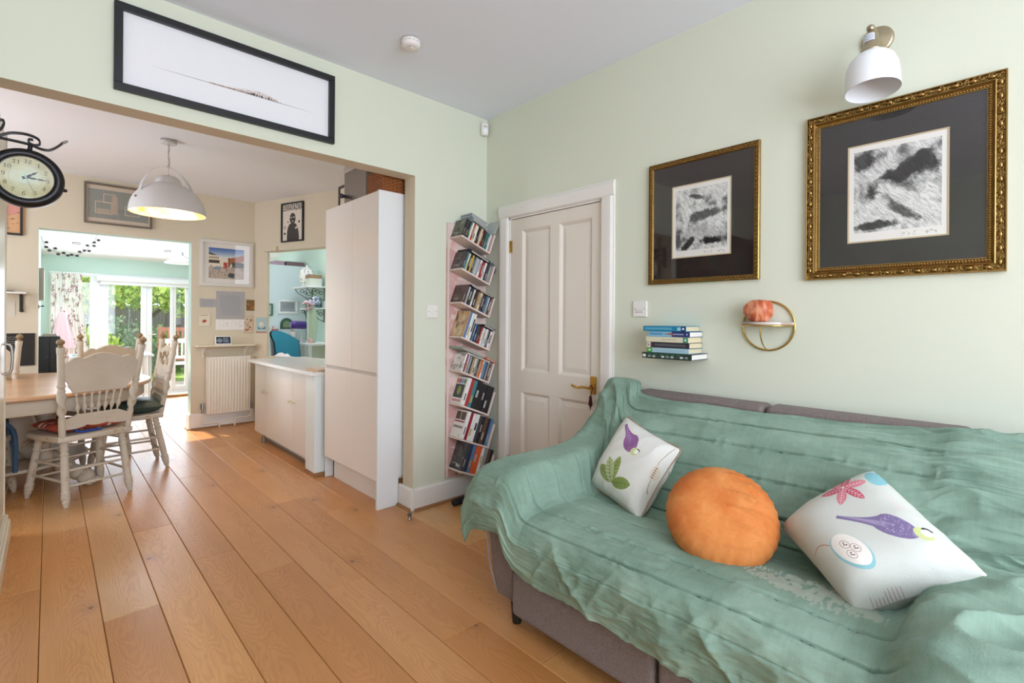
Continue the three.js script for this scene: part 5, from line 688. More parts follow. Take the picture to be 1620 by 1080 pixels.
framed('grey brown framed pastel drawing above the extension opening', [133, 286.5], [240, 363], ZB, 0.018, 0x6f6354, 0xd3c2ac, [0.49, 0.29, 0, 0], (c, w, h) => { c.fillStyle = '#8e9288'; c.fillRect(0, 0, w, h); for (let i = 0; i < 900; i++) { c.globalAlpha = 0.15; c.fillStyle = ['#a7aaa0', '#74786f', '#9a948a'][i % 3]; c.fillRect(rnd() * w, rnd() * h, 3, rr(10, 40)); } c.globalAlpha = 1; c.strokeStyle = '#d3bca4'; c.lineWidth = 5; c.strokeRect(w * 0.12, h * 0.42, w * 0.26, h * 0.4); c.strokeRect(w * 0.25, h * 0.14, w * 0.18, h * 0.3); c.fillStyle = '#c9ad92'; c.globalAlpha = 0.7; c.fillRect(w * 0.38, h * 0.2, w * 0.1, h * 0.62); c.fillRect(w * 0.14, h * 0.66, w * 0.22, h * 0.14); c.globalAlpha = 1; c.strokeRect(w * 0.6, h * 0.5, w * 0.24, h * 0.3); });
framed('small dark framed pink and yellow print near the tall dresser', [4, 310], [36, 373], ZB, 0.018, 0x2c2320, 0xe0b48a, [0.16, 0.30], (c, w, h) => { c.fillStyle = '#e2b183'; c.fillRect(0, 0, w, h); c.fillStyle = '#de9a8a'; c.beginPath(); c.ellipse(w * 0.5, h * 0.3, w * 0.3, h * 0.16, 0, 0, 7); c.fill(); c.fillStyle = '#4a4038'; for (let i = 0; i < 9; i++) c.fillRect(rr(0.1, 0.8) * w, rr(0.1, 0.9) * h, rr(6, 50), rr(4, 12)); });
{ // poster on the oblique wall
  const p = onOblique(446, 323), q = onOblique(482, 379.5), o = thing('framed_poster', 'black framed monochrome poster of a hooded figure with Greek lettering', 'poster'); const w = 0.362, h = 0.448; hang(o, p.clone().add(q).multiplyScalar(0.5), ON); o.position.y = 2.35;
  part('frame', rect4(w, h, 0.016, 0.001, 0.022), blackM, o); part('print', span(-w / 2 + 0.014, w / 2 - 0.014, -h / 2 + 0.014, h / 2 - 0.014, 0.002, 0.006), paperM, o);
  part('poster_art', new THREE.PlaneGeometry(w - 0.03, h - 0.03).translate(0, 0, 0.0068), std(0xffffff, 0.85, { map: print(320, 400, (c, W2, H2) => {
    c.fillStyle = '#ddd2c2'; c.fillRect(0, 0, W2, H2); c.fillStyle = '#3a3532'; c.save(); c.translate(W2 / 2, 70); c.scale(0.78, 1.35); c.font = 'bold 66px sans-serif'; c.textAlign = 'center'; c.fillText('ΞΕΜΑΠΑΣΜΑ', 0, 0); c.restore();
    c.fillStyle = '#45413e'; c.beginPath(); c.ellipse(160, 160, 46, 60, 0, 0, 7); c.fill(); c.beginPath(); c.moveTo(70, 400); c.quadraticCurveTo(60, 250, 120, 215); c.lineTo(200, 215); c.quadraticCurveTo(262, 250, 262, 400); c.fill(); c.fillStyle = '#cfc4b4'; c.fillRect(128, 142, 24, 14); c.fillRect(170, 140, 24, 14); c.beginPath(); c.ellipse(160, 190, 10, 8, 0, 0, 7); c.fill(); c.beginPath(); c.moveTo(196, 262); c.lineTo(240, 240); c.lineTo(236, 270); c.lineTo(206, 280); c.fill();
    c.strokeStyle = '#3a3532'; c.lineWidth = 5; c.strokeRect(26, 240, 24, 26); c.fillStyle = '#3a3532'; c.beginPath(); c.arc(262, 200, 13, 0, 7); c.fill(); c.beginPath(); c.arc(36, 320, 14, 0, 7); c.fill(); c.beginPath(); c.arc(86, 196, 9, 0, 7); c.fill(); }) }), o);
}
// left end of the dining room: shelf, hat, blackboard, note
{
  const s = thing('wall_shelf', 'white shelf on a dark iron bracket near the dresser', 'shelf', [0, 0, ZB]); part('board', rspan(-0.62, -0.15, 1.455, 1.475, 0.001, 0.17, 0.005), std(0xe2dccf, 0.5), s); part('bracket', [span(-0.2, -0.175, 1.30, 1.455, 0.001, 0.01), rspan(-0.197, -0.178, 1.445, 1.455, 0.001, 0.14, 0.003), tube([V(-0.187, 1.32, 0.01), V(-0.187, 1.36, 0.05), V(-0.187, 1.44, 0.11)], 0.006, 16), ball(0.016, -0.187, 1.305, 0.012, 12)], std(0x2c2826, 0.5), s);
  const hat = thing('black_hat', 'black felt hat lying on the white shelf', 'hat', [-0.35, 1.476, ZB + 0.09]); const hm = std(0x17161a, 0.9); part('brim', lathe([[0, 0.004], [0.05, 0.003], [0.12, 0.001], [0.125, 0.004], [0.05, 0.01], [0, 0.011]], 28).scale(1, 1, 0.62), hm, hat); part('crown', new THREE.SphereGeometry(0.06, 20, 12, 0, 6.3, 0, 1.6).scale(1, 0.75, 0.8).translate(0, 0.006, 0), hm, hat);
  const b = thing('blackboard', 'chalk marked blackboard on the beige wall behind the chairs', 'blackboard', [-0.33, 0.945, ZB]); part('board', rspan(-0.24, 0.235, -0.15, 0.15, 0.001, 0.012, 0.002), std(0x2d2a28, 0.8), b); part('chalk_writing', new THREE.PlaneGeometry(0.46, 0.29).translate(0, 0, 0.0128), std(0xffffff, 0.9, { map: print(320, 200, (c, w, h) => { c.fillStyle = '#2e2b29'; c.fillRect(0, 0, w, h); c.strokeStyle = '#a9a59c'; c.lineWidth = 2; for (let i = 0; i < 4; i++) { c.beginPath(); for (let x = 0; x < 90; x += 4) c.lineTo(150 + x, 20 + i * 14 + rr(-3, 3)); c.stroke(); } }) }), b);
  sheet('wall_note', 'plain paper note pinned under the white shelf', 'note', [12, 478], [24, 500], 0xd6cdbb, 0.003);
}
// tall dresser at the left, with bow handle
{
  const o = thing('tall_dresser', 'tall cream dresser cupboard with metal bow handle', 'dresser'), dm = std(0xe6e1cf, 0.3), x = -0.182;
  part('carcass', span(-0.75, x - 0.022, 0.1, 2.28, -3.985, -2.98), dm, o); part('door', rspan(x - 0.02, x, 0.14, 2.26, -3.982, -3.49, 0.006), dm, o); part('door', rspan(x - 0.02, x, 0.14, 2.26, -3.485, -2.985, 0.006), dm, o);
  part('corner_bead', rspan(x - 0.012, x + 0.006, 0.12, 2.28, -3.998, -3.984, 0.005), dm, o); part('plinth', rspan(-0.75, x + 0.029, 0.0005, 0.105, -3.99, -2.97, 0.008), dm, o); part('plinth_cap', rspan(-0.75, x + 0.02, 0.105, 0.13, -3.99, -2.97, 0.006), dm, o);
  part('handle', tube([V(x, 1.10, -3.90), V(x + 0.025, 1.09, -3.90), V(x + 0.034, 1.04, -3.90), V(x + 0.034, 0.99, -3.90), V(x + 0.025, 0.94, -3.90), V(x, 0.93, -3.90)], 0.007, 40, 10), steel, o);
}
// station clock on its scroll bracket, fixed to the opening's far jamb
{
  const o = thing('station_clock', 'black double sided station clock on a scrolled iron bracket', 'clock', [-0.072, 1.818, -2.855]), iron = std(0x1b1b1d, 0.38, { metalness: 0.3 }); o.rotation.z = R(-5);
  const rim = s => lathe([[0.084, 0.026], [0.088, 0.034], [0.098, 0.038], [0.108, 0.034], [0.117, 0.024], [0.119, 0.012], [0.119, 0]], 72).rotateX(Math.PI / 2 * s); part('rim', [rim(1), rim(-1)], std(0x1b1b1d, 0.35, { metalness: 0.3, side: THREE.DoubleSide }), o);
  const dial = print(512, 512, (c, w) => { c.fillStyle = '#c7c49c'; c.fillRect(0, 0, w, w); for (let i = 0; i < 900; i++) { c.globalAlpha = 0.05; const d = rnd(), a = rnd() * 6.283, r = d * 250; c.fillStyle = r > 170 ? (i % 2 ? '#8a8a4c' : '#b9b078') : (i % 2 ? '#dfe3d6' : '#cfd4c0'); c.beginPath(); c.arc(256 + Math.cos(a) * r, 256 + Math.sin(a) * r, rr(10, 40), 0, 7); c.fill(); } c.globalAlpha = 1;
    c.strokeStyle = '#8d8460'; c.lineWidth = 2; for (const r of [150, 245]) { c.beginPath(); c.arc(256, 256, r, 0, 7); c.stroke(); } c.fillStyle = '#2c291e'; c.font = '64px serif'; c.textAlign = 'center'; c.textBaseline = 'middle'; for (let i = 1; i <= 12; i++) { const a = i * Math.PI / 6; c.fillText(String(i), 256 + Math.sin(a) * 196, 256 - Math.cos(a) * 196); } });
  const face = part('dial', new THREE.CircleGeometry(0.086, 64).translate(0, 0, 0.026), std(0xffffff, 0.7, { map: dial }), o), hm = std(0x1f1d1a, 0.5);
  const hand = (len, a, w) => { const g = extr(poly([[-w, -0.012], [w, -0.012], [w * 1.6, len * 0.35], [w * 0.5, len * 0.5], [w * 1.5, len * 0.62], [0, len], [-w * 1.5, len * 0.62], [-w * 0.5, len * 0.5], [-w * 1.6, len * 0.35]]), 0.001).rotateZ(-a).translate(0, 0, 0.028); part('hand', g, hm, face); };
  hand(0.046, R(47), 0.003); hand(0.068, R(88), 0.0022); { const g = box(0.001, 0.078, 0.0008, 0, 0.026, 0.0302).rotateZ(R(-153)); part('hand', g, hm, face); } part('hub', cyl(0.003, 0.003, 0.004, 0, 0, 0, 12).rotateX(Math.PI / 2).translate(0, 0, 0.031), std(0xd8d4c8, 0.3), face);
  part('clock_glass', new THREE.CircleGeometry(0.086, 64).translate(0, 0, 0.034), picGlass, o); part('rear_dial', new THREE.CircleGeometry(0.086, 48).rotateY(Math.PI).translate(0, 0, -0.026), std(0xc7c49c, 0.7), o);
  part('adjust_knob', [rod(V(0.112, -0.016, 0.005), V(0.121, -0.018, 0.005), 0.006), ball(0.0075, 0.122, -0.018, 0.005, 12)], iron, o);
  part('hanger', [rod(V(0.0, 0.115, 0), V(0.0, 0.142, 0), 0.008, 0.007, 14)], iron, o);
  const strip = (pts, w = 0.022) => { const c = new THREE.CatmullRomCurve3(pts.map(p => V(p[0], p[1], 0))); const n = 60, P = c.getSpacedPoints(n); const top = gridSurface(n, 1, (a, b) => { const p = P[Math.round(a * n)]; return V(p.x, p.y, (b - 0.5) * w); }); const ridge = new THREE.TubeGeometry(c, 60, 0.0032, 6); return [top, ridge, ridge.clone().translate(0, 0, w / 2), ridge.clone().translate(0, 0, -w / 2)]; };
  const im = std(0x232224, 0.35, { metalness: 0.4, side: THREE.DoubleSide });
  part('bracket_bar', strip([[-0.284, 0.14], [-0.1, 0.142], [0.0, 0.143], [0.03, 0.136], [0.055, 0.138], [0.075, 0.155], [0.095, 0.182]]), im, o);
  part('leaf_tip', new THREE.SphereGeometry(1, 12, 8).scale(0.016, 0.006, 0.007).rotateZ(R(42)).translate(0.10, 0.188, 0), std(0x8d8a86, 0.4), o);
  part('scroll', strip([[-0.09, 0.150], [-0.06, 0.172], [-0.01, 0.182], [0.022, 0.172], [0.026, 0.153], [0.010, 0.145], [-0.006, 0.152], [-0.006, 0.164], [0.006, 0.166]]), im, o);
  part('scroll', strip([[-0.284, 0.20], [-0.2, 0.195], [-0.12, 0.20], [-0.085, 0.215], [-0.088, 0.18], [-0.11, 0.162], [-0.13, 0.175], [-0.12, 0.19]]), im, o);
  part('scroll', strip([[-0.284, 0.05], [-0.2, 0.08], [-0.11, 0.085], [-0.088, 0.11], [-0.10, 0.132], [-0.125, 0.125], [-0.12, 0.11]]), im, o);
  part('wall_plate', rspan(-0.289, -0.281, 0.0, 0.23, -0.02, 0.02, 0.003), iron, o);
}
// pendant over the table
{
  const o = thing('pendant_lamp', 'large grey dome pendant lamp with gold leaf inside', 'pendant lamp', [0.678, CEILD, -4.67]); const gm = std(0xcfcac6, 0.55), tiltQ = new THREE.Quaternion().setFromEuler(new THREE.Euler(R(-3), 0, R(-3)));
  part('ceiling_rose', lathe([[0, 0], [0.055, 0], [0.055, -0.026], [0.05, -0.03], [0, -0.03]], 40), gm, o);
  const links = []; for (let i = 0; i < 11; i++) links.push(new THREE.TorusGeometry(0.008, 0.0018, 6, 14).scale(0.75, 1.35, 1).rotateY(i % 2 * Math.PI / 2).translate(0.002 * Math.sin(i), -0.04 - i * 0.0165, 0)); part('chain', links, steel, o);
  part('cable', tube([V(0.002, -0.03, 0.004), V(-0.006, -0.1, 0.004), V(0.008, -0.17, -0.004), V(0, -0.235, 0), V(-0.002, -0.29, 0)], 0.0028, 40), std(0xd8d4cc, 0.5), o);
  const RY = -0.575, rad = 0.252, prof = []; for (let i = 0; i <= 22; i++) { const a = i / 22 * Math.PI / 2 * 0.93; prof.push([Math.cos(a) * rad, RY + Math.sin(a) * 0.245]); }
  const outer = [[rad + 0.003, RY - 0.004], ...prof, [0.05, RY + 0.244], [0.05, RY + 0.25], [0.085, RY + 0.252 - 0.012]].slice(0, 25), inner = prof.map(p => [p[0] - 0.004, p[1] - 0.004 * (p[1] - RY) / 0.245]);
  part('shade', lathe(outer, 72), std(0xd3cfcb, 0.5, { side: THREE.DoubleSide }), o); part('cap', lathe([[0.088, RY + 0.215], [0.086, RY + 0.245], [0.07, RY + 0.275], [0.04, RY + 0.292], [0.012, RY + 0.298], [0.006, RY + 0.305]], 36), gm, o);
  const leafT = texture(512, 256, (u, v) => { const a = fbm(u, v, 10, 5, 4), b = vn(u * 26, v * 9, 26, 9); return mix3([176, 128, 74], [252, 238, 206], clamp(a * 2.4 - 0.75 + (b > 0.6 ? 0.2 : 0))); });
  part('gold_lining', lathe([[rad + 0.003, RY - 0.004], [rad - 0.004, RY - 0.003], ...inner], 72), std(0xffffff, 0.4, { metalness: 0.4, map: leafT, side: THREE.DoubleSide }), o);
  part('yoke', [gridSurface(40, 1, (a, b) => { const t = lerp(-0.12, Math.PI + 0.12, a); return V(Math.cos(t) * 0.215 * (0.75 + 0.25 * Math.abs(Math.cos(t))), RY + 0.10 + Math.sin(t) * 0.265, (b - 0.5) * 0.03); })].map(g => g.rotateY(R(25))), std(0xc9c5c1, 0.5, { side: THREE.DoubleSide }), o);
  for (const s of [1, -1]) part('bolt', cyl(0.009, 0.009, 0.02, 0, 0, 0, 14).rotateZ(Math.PI / 2).translate(s * 0.232, RY + 0.085, 0).rotateY(R(25)), std(0x8a7f74, 0.3, { metalness: 1 }), o);
  part('lamp_holder', cyl(0.022, 0.026, 0.07, 0, RY + 0.2, 0), gm, o); const bulb = part('bulb', new THREE.SphereGeometry(0.034, 20, 14).translate(0, RY + 0.125, 0), std(0xfff2d8, 0.4, { emissive: 0xffdca8, emissiveIntensity: 4 }), o);
  const l = new THREE.PointLight(0xffe4c0, PENDANT, 0, 2); l.position.set(0, RY + 0.125, 0); l.castShadow = true; l.shadow.radius = 2; o.add(l);
}
// round pedestal table
let worn;
{
  const o = thing('round_table', 'round pine topped table on carved cream pedestal', 'table', [-0.28, 0, -5.24]); const pine = texture(512, 512, (u, v) => { const k = Math.floor(v * 9), f = v * 9 - k, a = fbm(u, v, 3, 60, 3), b = fbm(u + k * 0.37, v, 5, 18, 4); let c = mix3([198, 152, 110], [220, 184, 146], clamp(a * 0.7 + b * 0.6 - 0.15)); c = mix3(c, [178, 118, 68], vn(k, 3, 16, 16) * 0.35); return f < 0.02 ? mix3(c, [120, 74, 40], 0.6) : c; });
  const g = lathe([[0, 0.745], [0.905, 0.745], [0.915, 0.742], [0.92, 0.735], [0.92, 0.722], [0.912, 0.714], [0, 0.714]], 96); const p = g.attributes.position, uv = g.attributes.uv; for (let i = 0; i < p.count; i++) uv.setXY(i, p.getX(i) / 1.9 + 0.5, p.getZ(i) / 1.9 + 0.5); part('table_top', g, phy(0xffffff, 0.3, { map: pine, clearcoat: 0.4, clearcoatRoughness: 0.2 }), o);
  worn = texture(256, 256, (u, v) => { const a = fbm(u, v, 5, 9, 5), b = fbm(u, v, 20, 40, 3); let c = mix3([214, 205, 188], [190, 178, 158], a); c = mix3(c, [172, 136, 96], 0.75 * smooth(0.66, 0.78, a * 0.5 + b * 0.5)); return vn(u * 60, v * 60, 60, 60) > 0.985 ? [150, 128, 100] : c; });
  const cream = std(0xffffff, 0.55, { map: worn }); part('apron', lathe([[0.86, 0.714], [0.872, 0.70], [0.872, 0.625], [0.86, 0.615], [0.85, 0.615], [0.85, 0.714]], 96), cream, o);
  part('pedestal', [lathe([[0, 0.66], [0.26, 0.66], [0.27, 0.64], [0.22, 0.6], [0.2, 0.5], [0.22, 0.42], [0.24, 0.36], [0.2, 0.3], [0.16, 0.22], [0.2, 0.14], [0, 0.13]], 12), box(0.5, 0.05, 0.5, 0, 0.68, 0)], cream, o);
  for (let k = 0; k < 4; k++) { const a = R(-37 + 90 * k), q = (r, y) => V(Math.cos(a) * r, y, -Math.sin(a) * r); part('carved_foot', [turned(q(0.12, 0.34), q(0.36, 0.20), t => 0.07 - 0.015 * t + 0.01 * Math.sin(t * 14), 16, 14), turned(q(0.34, 0.21), q(0.60, 0.065), t => 0.056 - 0.008 * t + 0.008 * Math.sin(t * 17), 16, 14), ball(0.055, q(0.61, 0.056).x, 0.056, q(0.61, 0.056).z, 18), ...[-0.3, 0, 0.3].map(d => new THREE.SphereGeometry(0.024, 12, 8).scale(1, 1, 1).translate(Math.cos(a + d * 0.18) * 0.66, 0.025, -Math.sin(a + d * 0.18) * 0.66))], cream, o); }
  for (let k = 0; k < 3; k++) { const a = R(65 + 120 * k); part('turned_leg', turned(V(Math.cos(a) * 0.46, 0.16, -Math.sin(a) * 0.46), V(Math.cos(a) * 0.46, 0.63, -Math.sin(a) * 0.46), t => 0.03 + 0.016 * Math.sin(t * 9) ** 2, 28, 14), cream, o); }
  part('pedestal_shelf', lathe([[0, 0.2], [0.5, 0.2], [0.52, 0.185], [0.5, 0.165], [0, 0.165]], 40), cream, o);
}
// press-back dining chairs
{
  const cm = std(0xffffff, 0.55, { map: worn }), tip = std(0x8d7550, 0.5);
  const c = thing('dining_chair', 'worn cream spindle back chair carrying the red patterned cushion', 'chair', [0, 0, 0], 0, 'press back dining chairs');
  const seatS = new THREE.Shape(); seatS.moveTo(-0.215, -0.21); seatS.quadraticCurveTo(-0.25, 0, -0.235, 0.17); seatS.quadraticCurveTo(-0.22, 0.235, -0.1, 0.24); seatS.lineTo(0.1, 0.24); seatS.quadraticCurveTo(0.22, 0.235, 0.235, 0.17); seatS.quadraticCurveTo(0.25, 0, 0.215, -0.21); seatS.quadraticCurveTo(0, -0.245, -0.215, -0.21);
  part('seat', worldUV(extr(seatS, 0.04, 0.012, 3, 14).rotateX(Math.PI / 2).translate(0, 0.462, 0)), cm, c);
  const rings = t => 0.0065 * Math.max(0, Math.sin(t * 90)) ** 2;
  for (const s of [-1, 1]) {
    const a = V(s * 0.188, 0.455, -0.195), b = V(s * 0.236, 1.055, -0.285), f = part('post', turned(a, b, t => 0.0195 + (t > 0.26 && t < 0.5 ? 0.002 : 0) + (t > 0.50 && t < 0.62 ? rings(t) : 0) + (t > 0.93 ? 0.002 : 0), 70, 14, [0.22, 0.5, 44]), cm, c), d = b.clone().sub(a).normalize(), e = b.clone().addScaledVector(d, 0.006);
    part('finial', [rod(e.clone().addScaledVector(d, -0.008), e.clone().addScaledVector(d, 0.012), 0.015, 0.012, 14), new THREE.SphereGeometry(0.0225, 18, 12).scale(1, 0.88, 1).translate(e.x + d.x * 0.026, e.y + d.y * 0.026, e.z + d.z * 0.026), ball(0.006, e.x + d.x * 0.047, e.y + d.y * 0.047, e.z + d.z * 0.047, 8)], tip, f);
    part('leg', turned(V(s * 0.185, 0, -0.245), V(s * 0.165, 0.43, -0.16), t => t < 0.07 ? 0.011 + t * 0.10 : t < 0.1 ? 0.022 : 0.0185 + 0.007 * (t > 0.12 && t < 0.24 ? Math.sin(t * 110) ** 2 : 0) + 0.004 * Math.sin(Math.PI * t) + (t > 0.72 ? rings(t) : 0), 60, 12), cm, c);
    part('leg', turned(V(s * 0.215, 0, 0.215), V(s * 0.17, 0.43, 0.155), t => t < 0.07 ? 0.011 + t * 0.10 : t < 0.1 ? 0.022 : 0.0185 + 0.007 * (t > 0.12 && t < 0.24 ? Math.sin(t * 110) ** 2 : 0) + 0.004 * Math.sin(Math.PI * t) + (t > 0.72 ? rings(t) : 0), 60, 12), cm, c);
    for (const y of [0.16, 0.26]) part('stretcher', rod(V(s * (0.183 - 0.02 * y), y, -0.245 + 0.2 * y), V(s * (0.215 - 0.1 * y), y, 0.215 - 0.14 * y), 0.0085), cm, c);
  }
  for (const y of [0.13, 0.23]) part('stretcher', rod(V(-0.178, y, -0.245 + 0.2 * y), V(0.178, y, -0.245 + 0.2 * y), 0.0085), cm, c);
  for (const y of [0.14, 0.235, 0.32]) part('stretcher', rod(V(-0.2, y, 0.215 - 0.14 * y), V(0.2, y, 0.215 - 0.14 * y), 0.0085), cm, c);
  const lean = g => { const p = g.attributes.position; for (let i = 0; i < p.count; i++) { const y = p.getY(i); p.setZ(i, p.getZ(i) - 0.195 - 0.15 * (y - 0.455)); } g.computeVertexNormals(); return g; };
  const crest = new THREE.Shape(); crest.moveTo(-0.212, 0.945); crest.quadraticCurveTo(-0.19, 0.955, -0.165, 0.985); crest.quadraticCurveTo(-0.14, 0.99, -0.11, 0.975); crest.quadraticCurveTo(-0.05, 1.01, 0, 1.012); crest.quadraticCurveTo(0.05, 1.01, 0.11, 0.975); crest.quadraticCurveTo(0.14, 0.99, 0.165, 0.985); crest.quadraticCurveTo(0.19, 0.955, 0.212, 0.945);
  crest.lineTo(0.208, 0.835); crest.quadraticCurveTo(0.175, 0.82, 0.182, 0.79); crest.quadraticCurveTo(0.16, 0.775, 0.155, 0.745); crest.lineTo(-0.155, 0.745); crest.quadraticCurveTo(-0.16, 0.775, -0.182, 0.79); crest.quadraticCurveTo(-0.175, 0.82, -0.208, 0.835); crest.closePath();
  const cr = part('crest_panel', worldUV(lean(extr(crest, 0.022, 0.005, 2, 10).translate(0, 0, -0.011))), cm, c);
  const scroll = []; for (let i = 0; i < 34; i++) { const x = rr(-0.17, 0.17), y = rr(0.86, 0.955); scroll.push(new THREE.TorusGeometry(rr(0.008, 0.018), 0.003, 5, 12, rr(2.5, 5.5)).rotateZ(rnd() * 6).translate(x, y, 0.012)); } part('pressed_scroll', lean(merge(scroll)), tip, cr);
  const low = new THREE.Shape(); low.moveTo(-0.192, 0.565); low.quadraticCurveTo(-0.15, 0.585, -0.12, 0.60); low.lineTo(0.12, 0.60); low.quadraticCurveTo(0.15, 0.585, 0.192, 0.565); low.lineTo(0.19, 0.505); low.quadraticCurveTo(0.1, 0.495, 0.06, 0.52); low.quadraticCurveTo(0, 0.50, -0.06, 0.52); low.quadraticCurveTo(-0.1, 0.495, -0.19, 0.505); low.closePath(); part('lower_rail', worldUV(lean(extr(low, 0.02, 0.004, 2, 10).translate(0, 0, -0.01))), cm, c);
  for (let i = 0; i < 7; i++) { const x = -0.118 + i * 0.0394; part('spindle', lean(turned(V(x * 0.95, 0.595, 0), V(x * 1.12, 0.752, 0), t => 0.005 + 0.0085 * Math.exp(-(((t - 0.3) / 0.13) ** 2)) + 0.005 * Math.exp(-(((t - 0.88) / 0.05) ** 2)) + 0.003 * Math.exp(-(((t - 0.6) / 0.04) ** 2)), 24, 10)), cm, c); }
  const face = (fx, fz) => Math.atan2(fx, fz);
  c.position.set(0.172, 0, -4.633); c.rotation.y = face(-0.36, -0.93);
  copy(c, 'worn cream spindle back chair carrying the dark green cushion', [0.476, 0, -5.16], face(-1, -0.05));
  copy(c, 'worn cream spindle back chair standing in front of the extension opening', [0.258, 0, -5.749], face(-0.482, 0.876));
  copy(c, 'worn cream spindle back chair in front of the blackboard', [-0.40, 0, -5.93], face(0.04, 1));
  copy(c, 'worn cream spindle back chair half hidden by the dresser, bag on its seat', [-0.41, 0, -4.79], face(1, -0.1));
  // seat cushions
  const redP = print(256, 256, (g, w, h) => { g.fillStyle = '#b5523c'; g.fillRect(0, 0, w, h); for (let i = 0; i < 60; i++) { g.fillStyle = ['#e6d9c4', '#d07a54', '#3c4a58', '#8f3a2c'][i % 4]; g.beginPath(); g.ellipse(rnd() * w, rnd() * h, rr(5, 22), rr(5, 14), rnd() * 3, 0, 7); g.fill(); } });
  const pad = (w, d, h, seed0) => { const top = (s) => gridSurface(24, 24, (a, b) => { const x = a * 2 - 1, y = b * 2 - 1, puff = Math.pow(Math.max(0, (1 - x ** 6) * (1 - y ** 6)), 0.5); return V(x * w / 2, h / 2 + s * h / 2 * puff * (0.85 + 0.3 * vn(a * 4 + seed0, b * 4, 32, 32)), y * d / 2); }); const A = top(1), B = top(-1), k = A.index.array; for (let i = 0; i < k.length; i += 3) { const t = k[i]; k[i] = k[i + 1]; k[i + 1] = t; } A.computeVertexNormals(); return [A, B]; };
  const r = thing('seat_cushion', 'red patterned seat cushion with blue ties on a chair', 'cushion', [0.172 - 0.012, 0.468, -4.633 - 0.03]); r.rotation.y = face(-0.36, -0.93); part('pad', pad(0.40, 0.38, 0.06, 3), std(0xffffff, 0.85, { map: redP }), r); part('tie', tube([V(0.12, 0.03, -0.19), V(0.13, 0.045, -0.215), V(0.10, 0.01, -0.225), V(0.04, 0.004, -0.215), V(-0.04, 0.004, -0.21)], 0.008, 24, 6), std(0x27459a, 0.8), r);
  const gR = thing('seat_cushion', 'dark green padded seat cushion on a chair', 'cushion', [0.50, 0.468, -5.16]); part('pad', pad(0.40, 0.42, 0.10, 9), phy(0x3a4a42, 0.45, {}), gR);
  const bag = thing('hand_bag', 'black bag with blue strap slumped on a chair', 'bag', [-0.30, 0.465, -4.70]); part('body', new THREE.SphereGeometry(1, 22, 14).scale(0.11, 0.085, 0.13).translate(0, 0.085, 0), std(0x1e1f20, 0.8), bag); part('strap', tube([V(0.08, 0.1, 0.06), V(0.13, 0.03, 0.06), V(0.145, -0.12, 0.05), V(0.14, -0.26, 0.05), V(0.13, -0.10, 0.02), V(0.10, 0.06, 0.0)], 0.012, 40, 8), std(0x39536e, 0.85), bag);
}

